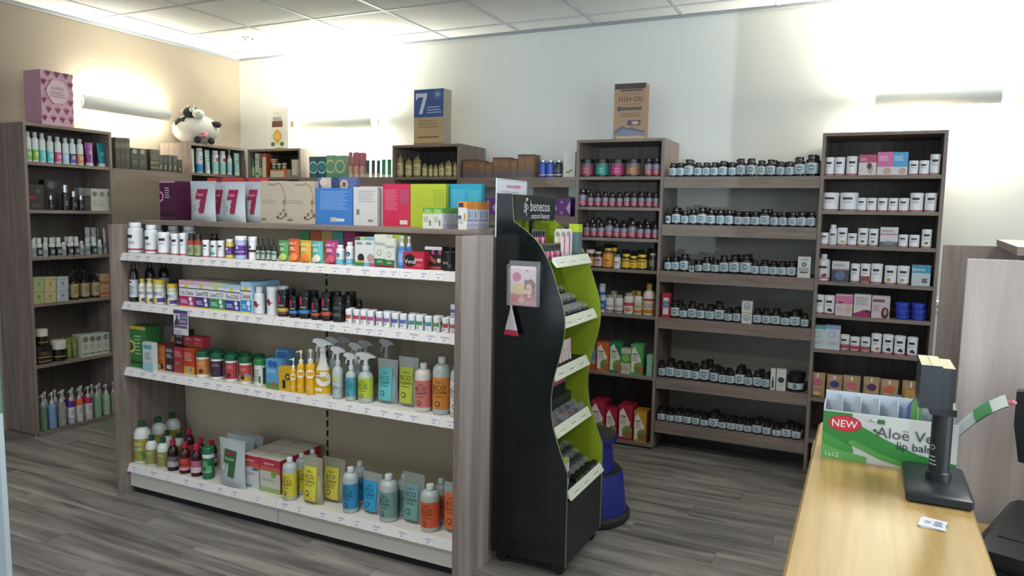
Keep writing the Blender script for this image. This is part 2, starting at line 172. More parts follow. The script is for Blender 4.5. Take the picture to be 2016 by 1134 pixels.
STYLES.update({
'bx_blacktall':('box',dict(c='#1a1a19',pr=[('d',0,.75,.1,'#4c4a42'),('l',-.6,.6,.3,.5,3,'#55524a')]),'tall black carton with dull print','box'),
'bx_silverband':('box',dict(c='#1d1d1c',pr=[('r',-.5,.5,.75,.95,'#8f9290'),('l',-.6,.6,.2,.45,4,'#6f6f68')]),'black carton with silver top panel','box'),
'bx_blacksmall':('box',dict(c='#1b1b1a',pr=[('r',-.4,.4,.15,.4,'#7d8076'),('l',-.5,.5,.6,.8,2,'#4f4f48')]),'small black carton with grey label','box'),
'tube_sage':('tube',dict(c='#b6c2b0',cap='#c9cfc4',pr=[]),'pale sage tube','tube'),
'bot_bluewhite':('bottle',dict(c='#c6cfd0',cap='#cfd5d5',lab=(.05,.35,'#2f7fc0'),capw=.9,caph=.1,sh=.05,pr=[('l',-.5,.5,.5,.7,2,'#6d8ca3')]),'white bottle with blue base band','bottle'),
'tube_seafoam':('tube',dict(c='#9cc3bd',cap='#cbd2cf',pr=[('l',-.5,.5,.5,.7,2,'#5f8f8a')]),'seafoam green tube on white cap','tube'),
'bot_whiteaqua':('bottle',dict(c='#c9d0ce',cap='#d0d6d4',lab=(.08,.5,'#8ec4c2'),capw=.88,caph=.12,sh=.05,pr=[('d',0,.62,.08,'#a8385a')]),'white bottle with pale aqua label','bottle'),
'spray_whiteblue':('pump',dict(c='#b9d2d6',cap='#cfd5d5',lab=(.1,.5,'#8fc0cc'),pr=[]),'pale blue spray bottle','bottle'),
'bot_greenherb':('bottle',dict(c='#3c6b40',cap='#2f5535',lab=(.1,.5,'#8fa36f'),capw=.6,caph=.12,pr=[]),'green herbal bottle','bottle'),
'bx_whitegreentall':('box',dict(c='#c0bfae',pr=[('r',-.8,.8,.1,.2,'#4f7a4a'),('l',-.5,.5,.5,.8,2,'#8a8a78')]),'tall white and green carton','box'),
'bx_whiteorange':('box',dict(c='#cdbfa8',side='#b0522f',pr=[('r',-1,1,.85,1,'#b0522f')]),'tall white carton with orange side','box'),
'bx_orangeflat':('box',dict(c='#c6bda6',pr=[('r',.6,1,0,1,'#b0602f'),('r',-1,1,.8,1,'#b0602f')]),'flat white and orange carton under small jars','box'),
'jar_tiny_green':('tub',dict(c='#3f5f45',lid='#c0c4bb',lidh=.3,pr=[('r',-1,1,.2,.5,'#98a385')]),'small green balm jar on flat carton','jar'),
'jar_tiny_orange':('tub',dict(c='#a3502c',lid='#b8b2a3',lidh=.3,pr=[('r',-1,1,.2,.5,'#c9b18f')]),'small orange balm jar on flat carton','jar'),
'pouch_whitecloth':('pouch',dict(c='#b3b2a6',pr=[]),'white cloth drawstring pouch','pouch'),
'bx_tealring':('box',dict(c='#1e5a66',pr=[('d',0,.48,.3,'#9cc8cc'),('d',0,.48,.22,'#23606c'),('d',0,.48,.14,'#3a8a8f')]),'teal pack with pale ring','box'),
'bx_greenring':('box',dict(c='#7bab8d',pr=[('d',0,.5,.3,'#d3c98a'),('d',0,.5,.22,'#5f9f88'),('r',-1,1,0,.18,'#4f9a80')]),'mint green pack with yellow ring','box'),
'tube_rose':('tube',dict(c='#a0626a',cap='#d0c4b8',pr=[('r',-.9,.9,.12,.45,'#c9a58f')]),'rose pink balm tube','tube'),
'tube_darkteal':('tube',dict(c='#1f4a4c',cap='#c4bdb0',pr=[('r',-.9,.9,.1,.25,'#a89a88')]),'dark teal balm tube','tube'),
'tube_green2':('tube',dict(c='#1f8a64',cap='#c4cdbc',pr=[]),'bright green balm tube','tube'),
'goldbottle':('bottle',dict(c='#8b7d45',cap='#2a271f',lab=(.1,.62,'#c2b583'),capw=.7,caph=.13,sh=.12,rim=1,pr=[('l',-.5,.5,.3,.5,2,'#7d7145')]),'golden bottle with dark cap','bottle'),
'bx_kraft':('box',dict(c='#7b5d44',pr=[('r',-1,1,.93,1,'#4a3a33'),('l',-.7,.7,.6,.8,3,'#a1714a'),('p',[(-1,.02),(1,.02),(1,.22),(.3,.34),(-.2,.26),(-.5,.38),(-1,.2)],'#61595c')]),'brown kraft carton with mountain print','box'),
'can_blue':('bottle',dict(c='#2c4f9e',cap='#b9bcc2',capm=.8,lab=(.2,.7,'#2f55ad'),capw=.78,caph=.1,sh=.08,pr=[('r',-1.1,1.1,.1,.16,'#c9ccd2')]),'blue bottle with silver cap','bottle'),
'can_black':('bottle',dict(c='#1b1c20',cap='#b9bcc2',capm=.8,lab=(.2,.7,'#25272c'),capw=.78,caph=.1,sh=.08,pr=[('r',-1.1,1.1,.1,.16,'#c9ccd2'),('l',-.5,.5,.3,.5,3,'#7f8288')]),'black bottle with silver cap','bottle'),
'bx_whiteleaf':('box',dict(c='#c9c9c0',pr=[('e',-.2,.2,.4,.05,'#8f8f4a'),('e',.3,.26,.3,.05,'#a39a4f'),('l',-.5,.5,.5,.6,2,'#b0b0a8')]),'white carton with olive leaf sprig','box'),
'pinkbottle':('bottle',dict(c='#2a181c',cap='#1a1719',lab=(.08,.64,'#a3525f'),lab2=(.40,.66,'#7d7f8b'),capw=.72,caph=.14,sh=.1,rim=1,pr=[('l',-.5,.5,.2,.34,2,'#c98a90')]),'pink and grey labelled bottle','bottle'),
'jar_cream':('tub',dict(c='#3a2a1c',lid='#c6c5bb',lidh=.2,pr=[('r',-1.1,1.1,.1,.6,'#b98a52')]),'jar with white lid and tan label','jar'),
'bot_darkwhite':('bottle',dict(c='#3a2318',cap='#9a948c',lab=(.1,.66,'#b9aaa8'),capw=.8,caph=.16,sh=.06,pr=[('r',-.6,.6,.42,.52,'#7d3048'),('l',-.5,.5,.2,.35,2,'#8c7f7d')]),'brown bottle with whitish label','bottle'),
'bot_orangezest':('bottle',dict(c='#6b3a14',cap='#c9a83a',lab=(.08,.72,'#cf8b2a'),capw=.72,caph=.1,sh=.08,pr=[('t','Zinc',0,.42,.15,'#3a2412',.3),('l',-.5,.5,.15,.25,2,'#8a5a1a')]),'large brown bottle with orange label','bottle'),
'bot_whitegreen':('bottle',dict(c='#bfc3bd',cap='#2f7a63',lab=(.1,.66,'#c6c8c2'),capw=.8,caph=.17,sh=.08,pr=[('r',-.6,.6,.4,.5,'#9c5a4a'),('l',-.5,.5,.2,.35,2,'#8c8f8a')]),'white bottle with green cap','bottle'),
'bot_yellow':('bottle',dict(c='#3a2712',cap='#cfae2c',lab=(.12,.68,'#d2b02a'),capw=.84,caph=.17,sh=.08,pr=[('r',-.8,.8,.5,.62,'#7d5a18'),('l',-.6,.6,.2,.42,3,'#8a701c')]),'brown bottle, yellow cap and label','bottle'),
'bot_blacksilver':('bottle',dict(c='#2b2722',cap='#8f8a80',lab=(.1,.66,'#34312d'),capw=.8,caph=.13,sh=.08,pr=[('l',-.6,.6,.25,.6,5,'#9a948a')]),'black labelled bottle with grey cap','bottle'),
'tub_blueband':('tub',dict(c='#c2c8cc',lid='#a9b5bd',lidh=.15,pr=[('r',-1.2,1.2,.15,.7,'#2f5fa3'),('l',-.5,.5,.3,.5,2,'#b9c6d9')]),'white bottle with blue label','bottle'),
'bot_goldwhite':('bottle',dict(c='#c9c8c2',cap='#8f8a78',lab=(.08,.62,'#c9c7bf'),capw=.78,caph=.14,sh=.1,pr=[('t','GOLD',0,.4,.13,'#4a4438'),('r',-1.1,1.1,.08,.17,'#8a5a52')]),'white bottle with GOLD lettering','bottle'),
'bot_goldpink':('bottle',dict(c='#cbc9c4',cap='#9a9080',lab=(.08,.66,'#c9c3bd'),capw=.78,caph=.13,sh=.08,pr=[('r',-1,1,.4,.55,'#b03a55'),('e',0,.22,.6,.1,'#b06a3a')]),'white bottle with pink fruit label','bottle'),
'bot_goldcap':('bottle',dict(c='#c9c5ba',cap='#b0954f',capm=.5,lab=(.06,.55,'#bfb59a'),capw=.6,caph=.2,sh=.12,pr=[('t','GOLD',0,.36,.13,'#4a4020'),('r',-1.1,1.1,.08,.2,'#a8632c')]),'white bottle with gold cap','bottle'),
'bot_goldbig':('bottle',dict(c='#cbc9c2',cap='#b0954f',capm=.5,lab=(.06,.55,'#c6bda6'),capw=.52,caph=.2,sh=.16,pr=[('t','GOLD',.1,.32,.13,'#4a4020'),('r',-1.1,1.1,.47,.53,'#a02a3a'),('r',-1.1,1.1,.07,.2,'#b0752c')]),'large white GOLD bottle with gold cap','bottle'),
'bx_multi':('box',dict(c='#5c7fa3',pr=[('d',0,.2,.2,'#a3452f'),('r',-1,1,.3,.45,'#9a9a52')]),'carton with blue and red print','box'),
'bx_orangetonic':('box',_tonic('#bb5a2a'),'orange tonic carton with white diamond','box'),
'bx_greentonic':('box',_tonic('#1f6b48'),'dark green tonic carton with white diamond','box'),
'bx_greenwhite':('box',dict(c='#b8bcae',pr=[('r',-1,1,.42,.8,'#4f8f3f'),('d',0,.62,.15,'#7fae52'),('l',-.6,.6,.12,.3,3,'#a86a70')]),'small white carton with green band','box'),
'bx_limetonic':('box',_tonic('#4f9a5c'),'light green tonic carton with white diamond','box'),
'tube_mintpack':('pouch',dict(c='#7fb59a',pr=[]),'narrow mint green sachet','sachet'),
'bx_redtonic':('box',_tonic('#9a1f3a'),'red tonic carton with white diamond','box'),
'bx_goldtonic':('box',_tonic('#b8862a'),'golden yellow tonic carton with white diamond','box'),
'tub_white':('tub',_tub(),'white tub with purple and red bands','tub'),
'tub_lemon':('tub',_tub([('d',-.1,.22,.07,'#b9a53a'),('d',.3,.2,.06,'#b9a53a')]),'white supplement tub picturing yellow flowers','tub'),
'tub_leaf':('tub',_tub([('e',-.1,.26,.3,.08,'#4f7f52')]),'white supplement tub picturing a green leaf','tub'),
'tub_brown':('tub',_tub([('r',-.8,.8,.1,.36,'#8a4a3a')]),'white supplement tub with brown picture','tub'),
'tub_ginger':('tub',_tub([('d',-.2,.24,.1,'#a8a05a')]),'white supplement tub picturing yellow root','tub'),
'tub_berry':('tub',_tub([('d',-.1,.24,.07,'#2a2430'),('d',.2,.22,.07,'#2a2430'),('d',.05,.3,.06,'#34303c')]),'white supplement tub picturing dark berries','tub'),
'tub_rednote':('tub',_tub([('r',-.9,.9,.14,.4,'#a05058')]),'small white tub with red lower label','tub'),
'tub_paw':('tub',_tub([('d',.2,.24,.1,'#b98a6a')]),'white supplement tub with tan picture','tub'),
'tub_tealnote':('tub',_tub([('e',0,.26,.6,.1,'#4f9a92')]),'small white tub with teal print','tub'),
'tub_blackband':('tub',dict(c=WH,lid='#e3e6e6',lidh=.2,pr=[('r',-1,1,.34,.44,'#2a2a30'),('d',-.3,.56,.06,'#3a3a40'),('r',-.9,.2,.8,.9,'#dfe3e6')]),'white tub with narrow black band','tub'),
'big_white':('bottle',dict(c='#d3d9dc',cap='#d9dee0',lab=(.08,.72,'#d6dbde'),capw=.8,caph=.14,sh=.1,pr=[('r',-.75,-.05,.5,.6,PUR),('l',-.7,.2,.3,.4,2,'#7a7a80'),('r',-1.15,1.15,.1,.15,RED)]),'big white supplement bottle','bottle'),
'bx_facepink':('box',dict(c='#c8c4c2',pr=[('r',-1,1,.62,1,'#b0486c'),('e',.35,.3,.3,.26,'#b99a88'),('e',.2,.45,.28,.16,'#4a3a34'),('l',-.85,-.1,.7,.85,2,'#e0b6c4')]),'white and magenta carton picturing a face','box'),
'bx_sleeppink':('box',dict(c='#c9c3c6',pr=[('r',-1,1,.36,1,'#c46a98'),('e',.3,.17,.5,.15,'#b89a8a'),('l',-.8,.4,.62,.85,4,'#e6c2d6')]),'pink carton picturing a sleeper','box'),
'bx_sleepblue':('box',dict(c='#c6c9cc',pr=[('r',-1,1,.36,1,'#4a9ac8'),('e',.3,.17,.5,.15,'#b89a8a'),('l',-.8,.4,.62,.85,4,'#c2dcee')]),'sky blue carton picturing a sleeper','box'),
'bot_whiteslim':('bottle',dict(c='#cfd4d6',cap='#d6dadc',lab=(.08,.6,'#cbd0d2'),capw=.75,caph=.16,sh=.06,pr=[('r',-.6,.4,.48,.56,PUR)]),'slim white bottle','bottle'),
'bx_joint':('box',dict(c='#c6c9ca',pr=[('r',-1,1,.62,.66,RED),('l',-.85,.6,.74,.86,2,'#6a6a70'),('r',-1,1,0,.26,'#5a5f63'),('e',0,.2,.7,.1,'#7a7f82')]),'white carton with grey photo band','box'),
'bot_cherry':('bottle',dict(c='#ccd1d3',cap='#d6dadc',lab=(.08,.6,'#cfd4d6'),capw=.48,caph=.14,sh=.16,pr=[('r',-.7,.5,.48,.56,PUR),('d',.3,.22,.07,'#7a2a35'),('d',.1,.2,.06,'#7a2a35'),('r',-1.15,1.15,.1,.13,RED)]),'white round shouldered bottle picturing cherries','bottle'),
'bx_globe':('box',dict(c='#c6c8ca',pr=[('r',-1,1,.6,.64,RED),('r',-1,1,0,.58,'#3c4250'),('e',0,.32,.6,.22,'#5f6f88'),('l',-.8,.5,.74,.88,2,'#6a6a70')]),'white carton with dark globe picture','box'),
'bx_eye':('box',dict(c='#b3bfc2',pr=[('r',-1,1,.62,1,'#3f8fae'),('t','Eyewise',-.3,.8,.16,'#d9e6ec'),('e',.4,.22,.3,.07,'#3a3434'),('d',.4,.22,.05,'#6d7f8a'),('e',.4,.33,.36,.03,'#5a4a42')]),'blue and grey carton picturing an eye','box'),
'bx_pinkbaby':('box',dict(c='#c9bdc2',pr=[('r',-1,1,.55,.95,'#c2719a'),('e',.5,.3,.4,.22,'#c4a898'),('r',-.7,-.2,.6,.66,PUR),('l',-.8,0,.2,.4,3,'#9a8f92')]),'pink and white carton picturing a child','box'),
'bx_ultra':('box',dict(c='#c9c6c6',pr=[('l',-.8,.8,.5,.9,6,'#8a868a'),('p',[(-1,0),(1,0),(1,.3),(.2,.33),(-.4,.22),(-1,.14)],'#8a2a5c'),('r',.4,.85,.2,.32,'#3a1a30')]),'white carton with magenta wave','box'),
'bx_femina':('box',dict(c='#c2b2b9',pr=[('r',-.9,.4,.72,.84,'#6a4a5c'),('l',-.85,-.1,.3,.6,4,'#8f7f88'),('e',.5,.24,.42,.26,'#2a1d18'),('e',.52,.28,.22,.16,'#a87f68')]),'lilac carton picturing a dark haired woman','box'),
'pot_blue':('tub',dict(c='#2438a0',lid='#2a44b4',lidh=.4,pr=[('r',-.3,.3,.62,.72,'#8fa0dd')]),'squat royal blue pot','pot'),
'bx_whiteteal':('box',dict(c='#b6c2c6',pr=[('r',-1,1,.86,1,'#4f9a8f'),('d',-.1,.62,.14,'#8fa9b8'),('d',-.1,.62,.1,'#b6c2c6'),('r',-1,1,0,.06,'#c9cdd0'),('l',-.6,.6,.2,.32,2,'#8a979c')]),'white carton with teal top','box'),
'bx_whiteblue':('box',dict(c='#b9c3cb',pr=[('r',-1,1,.86,1,'#7f9ac2'),('d',-.1,.62,.14,'#8fa2bd'),('d',-.1,.62,.1,'#b9c3cb'),('r',-1,1,0,.06,'#c9cdd0'),('l',-.6,.6,.2,.32,2,'#8a92a0')]),'white carton with lilac blue top','box'),
'kraft_pink':('pouch',_kraft('#b8506a'),'brown paper pouch with pink heart badge','pouch'),
'kraft_blue':('pouch',_kraft('#2c2a78'),'brown paper pouch with navy heart badge','pouch'),
'kraft_purple':('pouch',_kraft('#4a2050'),'brown paper pouch with purple heart badge','pouch'),
'kraft_orange':('pouch',_kraft('#c0582f'),'brown paper pouch with orange heart badge','pouch'),
'kraft_gold':('pouch',dict(c='#9a7d55',pr=[('r',-.1,.15,.75,.95,'#cfcabc'),('p',[(-.6,.08),(.6,.08),(.7,.66),(-.7,.66)],'#b08a3a')]),'brown paper pouch with mustard window','pouch'),
'pouch_stripe':('pouch',dict(c='#8f9aa3',pr=[('r',-.8,-.4,.1,.9,'#4f8a4a'),('r',-.1,.2,.1,.9,'#4a4a8a'),('r',.5,.8,.1,.9,'#5fa05a')]),'striped green and violet sachet','sachet'),
'widejar_red':('tub',dict(c='#1a1416',lid='#16161a',lidh=.2,pr=[('r',-1.2,1.2,.1,.66,'#8c3f4e'),('r',-1.2,1.2,.66,.76,'#4a5468'),('e',0,.36,.5,.14,'#b06a72')]),'wide black lidded jar with red label','jar'),
'widejar_green':('tub',dict(c='#141816',lid='#16161a',lidh=.2,pr=[('r',-1.2,1.2,.1,.66,'#1f8070'),('r',-1.2,1.2,.66,.76,'#4a6468'),('e',0,.36,.5,.14,'#4fb0a0')]),'wide black lidded jar with green label','jar'),
'widejar_pink':('tub',dict(c='#1a1416',lid='#16161a',lidh=.2,pr=[('r',-1.2,1.2,.1,.66,'#a02a5e'),('r',-1.2,1.2,.66,.76,'#5f5478'),('e',0,.36,.5,.14,'#cc6a98')]),'wide black lidded jar with magenta label','jar'),
'widejar_copper':('tub',dict(c='#1a1614',lid='#16161a',lidh=.2,pr=[('r',-1.2,1.2,.1,.66,'#8a6048'),('r',-1.2,1.2,.66,.76,'#5a6478'),('e',0,.36,.5,.14,'#b08a6a')]),'wide black lidded jar with copper label','jar'),
'bot_redolive':('bottle',dict(c='#30221a',cap='#26211d',lab=(.05,.56,'#8a9672'),lab2=(.52,.7,'#a8342c'),capw=.86,caph=.16,sh=.08,pr=[('l',-.6,.2,.2,.4,3,'#55603f')]),'black capped bottle with red and olive label','bottle'),
'bot_yellowpurple':('bottle',dict(c='#c9b53a',cap='#d8d8d0',lab=(.2,.62,'#4f2f7a'),capw=.85,caph=.16,sh=.08,pr=[('d',-.3,.5,.07,'#d9d3e0'),('l',-.5,.5,.28,.38,2,'#b9a5cf')]),'white capped bottle with purple and yellow label','bottle'),
'tub_purpleblue':('tub',dict(c='#a9b5dd',lid='#dfe2e3',lidh=.18,pr=[('r',-1.2,1.2,.18,.6,'#5a2f86'),('d',-.2,.5,.07,'#c9b9dd'),('r',-.9,.9,.3,.35,'#b49acc')]),'purple and pale blue tub with white lid','tub'),
'bx_burgundy':('box',dict(c='#6a1f3c',pr=[('r',-.8,.4,.7,.95,'#c9c3c6')]),'small burgundy carton','box'),
'dropper':('bottle',dict(c='#161f1b',cap='#131614',lab=(.06,.44,'#9fb0a3'),capw=.42,caph=.3,sh=.1,pr=[('r',-.9,.9,.3,.36,'#2f5a48')]),'small dark dropper bottle','bottle'),
'pch_green':('pouch',_pch('#4f9a5a','#b9c26a'),'green foil pouch with white lettering','pouch'),
'pch_orange':('pouch',_pch('#cc5c2c','#e08a4a'),'orange foil pouch with white lettering','pouch'),
'pch_yellow':('pouch',_pch('#c9a53c','#d97a2c'),'yellow foil pouch with white lettering','pouch'),
'pch_teal':('pouch',_pch('#5faeaa','#d9d3c0'),'teal foil pouch with white lettering','pouch'),
'pch_pink':('pouch',_pch('#b03a78','#c95a6a'),'magenta foil pouch with white lettering','pouch'),
'bxh_green':('box',dict(c='#3f7f4a',pr=[('r',.4,.8,.3,.42,'#1f3a24')]),'green carton behind foil pouches','box'),
'bxh_orange':('box',dict(c='#b0522f',pr=[('r',.4,.8,.3,.42,'#7a3a20')]),'orange carton behind foil pouches','box'),
'bxh_yellow':('box',dict(c='#a8934a',pr=[('r',.4,.8,.3,.42,'#b06a2a')]),'yellow carton behind foil pouches','box'),
'bxh_teal':('box',dict(c='#4f918f',pr=[('r',.4,.8,.3,.42,'#234a4a')]),'teal carton behind foil pouches','box'),
'bxh_pink':('box',dict(c='#94305f',pr=[('r',.4,.8,.3,.42,'#4a1830')]),'magenta carton behind foil pouches','box'),
'bot_arch':('bottle',dict(c='#d3d8da',cap='#d9dcdd',lab=(.06,.62,'#cfd6d8'),lab2=(.06,.28,'#4fa8bf'),capw=.7,caph=.14,sh=.12,pr=[('d',-.2,.5,.1,'#2a2a30'),('d',-.2,.48,.06,'#4fa8bf'),('l',-.5,.5,.14,.22,2,'#c2e0e8')]),'white bottle with blue label and black arch','bottle'),
'bx_berryyellow':('box',dict(c='#d0d3cc',pr=[('r',.4,1,.9,1,'#d2b83a'),('r',-1,.2,.9,1,'#2f5f50'),('l',-.7,.6,.74,.84,2,'#3a3a40'),('d',.3,.3,.14,'#2a2430'),('r',-1,1,.0,.14,'#3f7a52'),('r',-1,1,.14,.2,'#c9b53a')]),'white carton picturing black berries, green base','box'),
'bx_berryblue':('box',dict(c='#d0d3d3',pr=[('r',-1,1,.9,1,'#6fa8bf'),('l',-.7,.6,.74,.84,2,'#3a3a40'),('d',.3,.3,.14,'#b08a8f'),('r',-1,0,0,.14,'#6fa8bf'),('r',0,1,0,.14,'#b0487a')]),'white carton picturing pink berries, blue base','box'),
'bx_olive':('box',dict(c='#d0d2c6',pr=[('t','Fulvanol',0,.74,.12,'#6a7a6a'),('d',-.1,.46,.09,'#a8a888'),('d',-.1,.46,.06,'#d0d2c6'),('r',-1,1,.08,.27,'#2f6a3f'),('r',-1,1,0,.08,'#7a2430'),('l',-.5,.5,.14,.22,2,'#b9cfb9')]),'tall cream carton with green base','box'),
'bx_lime':('box',dict(c='#a3b02c',pr=[]),'lime green carton set behind','box'),
'spray_blue':('pump',dict(c='#3f6fae',cap='#d6d9d9',clearcap=1,lab=(.1,.55,'#5f92c8'),pr=[('l',-.5,.5,.2,.45,4,'#c2d6e8')]),'blue spray bottle with white nozzle','bottle'),
'bx_vocal':('box',dict(c='#b31f38',pr=[('d',-.42,.5,.38,'#1c1416'),('t','Vocal',-.38,.46,.24,'#eee6e6'),('t','zone',.45,.6,.2,'#eee6e6'),('l',.25,.8,.2,.3,2,'#e0a0a8')]),'red carton with black disc and white lettering','box'),
'bx_blackpink':('box',dict(c='#1f1a1c',pr=[('r',-1,1,.86,1,'#c6c3c6'),('r',-.2,.1,.66,.86,'#a8407a'),('r',.6,.9,.66,.86,'#a8407a'),('p',[(-.8,.5),(.2,.25),(.4,.4),(-.6,.68)],'#8a4a44'),('d',.65,.4,.1,'#c9b58a'),('r',-.9,.9,.04,.14,'#b0423a')]),'black carton with pink lettering and lozenges','box'),
'tub_black':('tub',dict(c='#161618',lid='#121214',lidh=.16,pr=[('t','ZERO',-.4,.42,.12,'#b9b9b3'),('d',.2,.28,.1,'#4a4a44')]),'large black powder tub','tub'),
'bot_blacktall':('bottle',dict(c='#16171b',cap='#141519',lab=(.12,.58,'#c0c6c6'),capw=.42,caph=.12,sh=.24,pr=[('r',-.8,-.1,.5,.54,INK),('l',-.7,.3,.2,.44,5,'#6a7070')]),'tall black bottle with white label','bottle'),
'bot_lemoncap':('bottle',dict(c='#d3d6cc',cap='#c9b23c',lab=(.05,.7,'#d2d6d0'),capw=.7,caph=.16,sh=.14,pr=[('r',-1.1,1.1,.6,.68,'#b9c48a'),('t','FIBRE',0,.42,.12,'#4a4f80'),('r',-1.1,1.1,.06,.2,'#c9c45a'),('r',.1,.8,.06,.2,'#4a2f6a')]),'white bottle with yellow cap and purple lettering','bottle'),
'tub_lemonlid':('tub',dict(c='#d3d7d3',lid='#cfae34',lidh=.19,pr=[('r',-1.2,1.2,.64,.72,'#b9c48a'),('t','FIBRE',-.2,.44,.16,'#4a4f80'),('r',-1.2,0,.06,.26,'#c9c45a'),('r',-.1,1,.08,.26,'#50367a')]),'white tub with yellow lid','tub'),
'bxs_pink':('box',_bxs('#b02a68','#d3a8b4','First Cleanse'),'pink cleanse carton with sun emblem','box'),
'bxs_purple':('box',_bxs('#4a2f78','#cdb2bf','CleanseMORE'),'purple cleanse carton with sun emblem','box'),
'bxs_green':('box',_bxs('#2f8a4a','#b6c6a0','LiverDTX'),'green cleanse carton with sun emblem','box'),
'bxs_navy':('box',_bxs('#2f3a86','#a9c0d6','ParaGONE'),'navy cleanse carton with sun emblem','box'),
'bxs_cyan':('box',_bxs('#2a8ac4','#9cc6e0','Cleansing'),'cyan cleanse carton with sun emblem','box'),
'bot_redplant':('bottle',dict(c='#d0d4d4',cap='#d8dbdb',lab=(.04,.6,'#d3d7d7'),capw=.66,caph=.2,sh=.1,pr=[('d',-.3,.4,.09,'#7a2c2c'),('r',-.4,.4,.34,.37,'#7a2c2c'),('d',-.1,.32,.06,'#7a2c2c')]),'white bottle with red plant drawing','bottle'),
'tub_redplant':('tub',dict(c='#d0d4d4',lid='#d9dcdc',lidh=.16,pr=[('d',-.3,.5,.08,'#7a2c2c'),('r',-.4,.4,.44,.47,'#7a2c2c'),('d',-.1,.42,.06,'#7a2c2c')]),'white jar with red plant drawing','jar'),
'cn_yellow':('bottle',_cn('#c2ab4a','#6a4030'),'black canister with yellow band','canister'),
'cn_blue':('bottle',_cn('#3a80b8','#141518'),'black canister with blue band','canister'),
'cn_red':('bottle',_cn('#b8503f','#3a1a18'),'black canister with red band','canister'),
'cn_plain':('bottle',dict(c='#17181a',cap='#1b1c1e',lab=(.12,.72,'#191a1c'),capw=.95,caph=.16,sh=.03,pr=[('l',-.5,.5,.5,.62,3,'#6a6c6c'),('e',0,.3,.6,.08,'#4a4c4e')]),'plain black canister with grey print','canister'),
})
_vc=[('#b8453c','A'),('#b23a60','B'),('#b04a5a','C'),('#b0487f','D'),('#a05a98','E'),('#93609f','F'),('#5a5a9a','G'),('#5568ae','H'),('#3f8a80','J'),('#4f8a58','K'),('#3f8a9a','L'),('#5f8a45','N'),('#b03a3a','P'),('#b0564f','Q')]
_vn=['tomato red','crimson','rose red','magenta','mauve','violet','indigo','blue','sea green','leaf green','teal blue','grass green','brick red','coral red']
for _i,(_c,_h) in enumerate(_vc): STYLES['vial_%d'%_i]=('tub',_vial(_c,_h),'small white tablet vial with %s label'%_vn[_i],'vial')
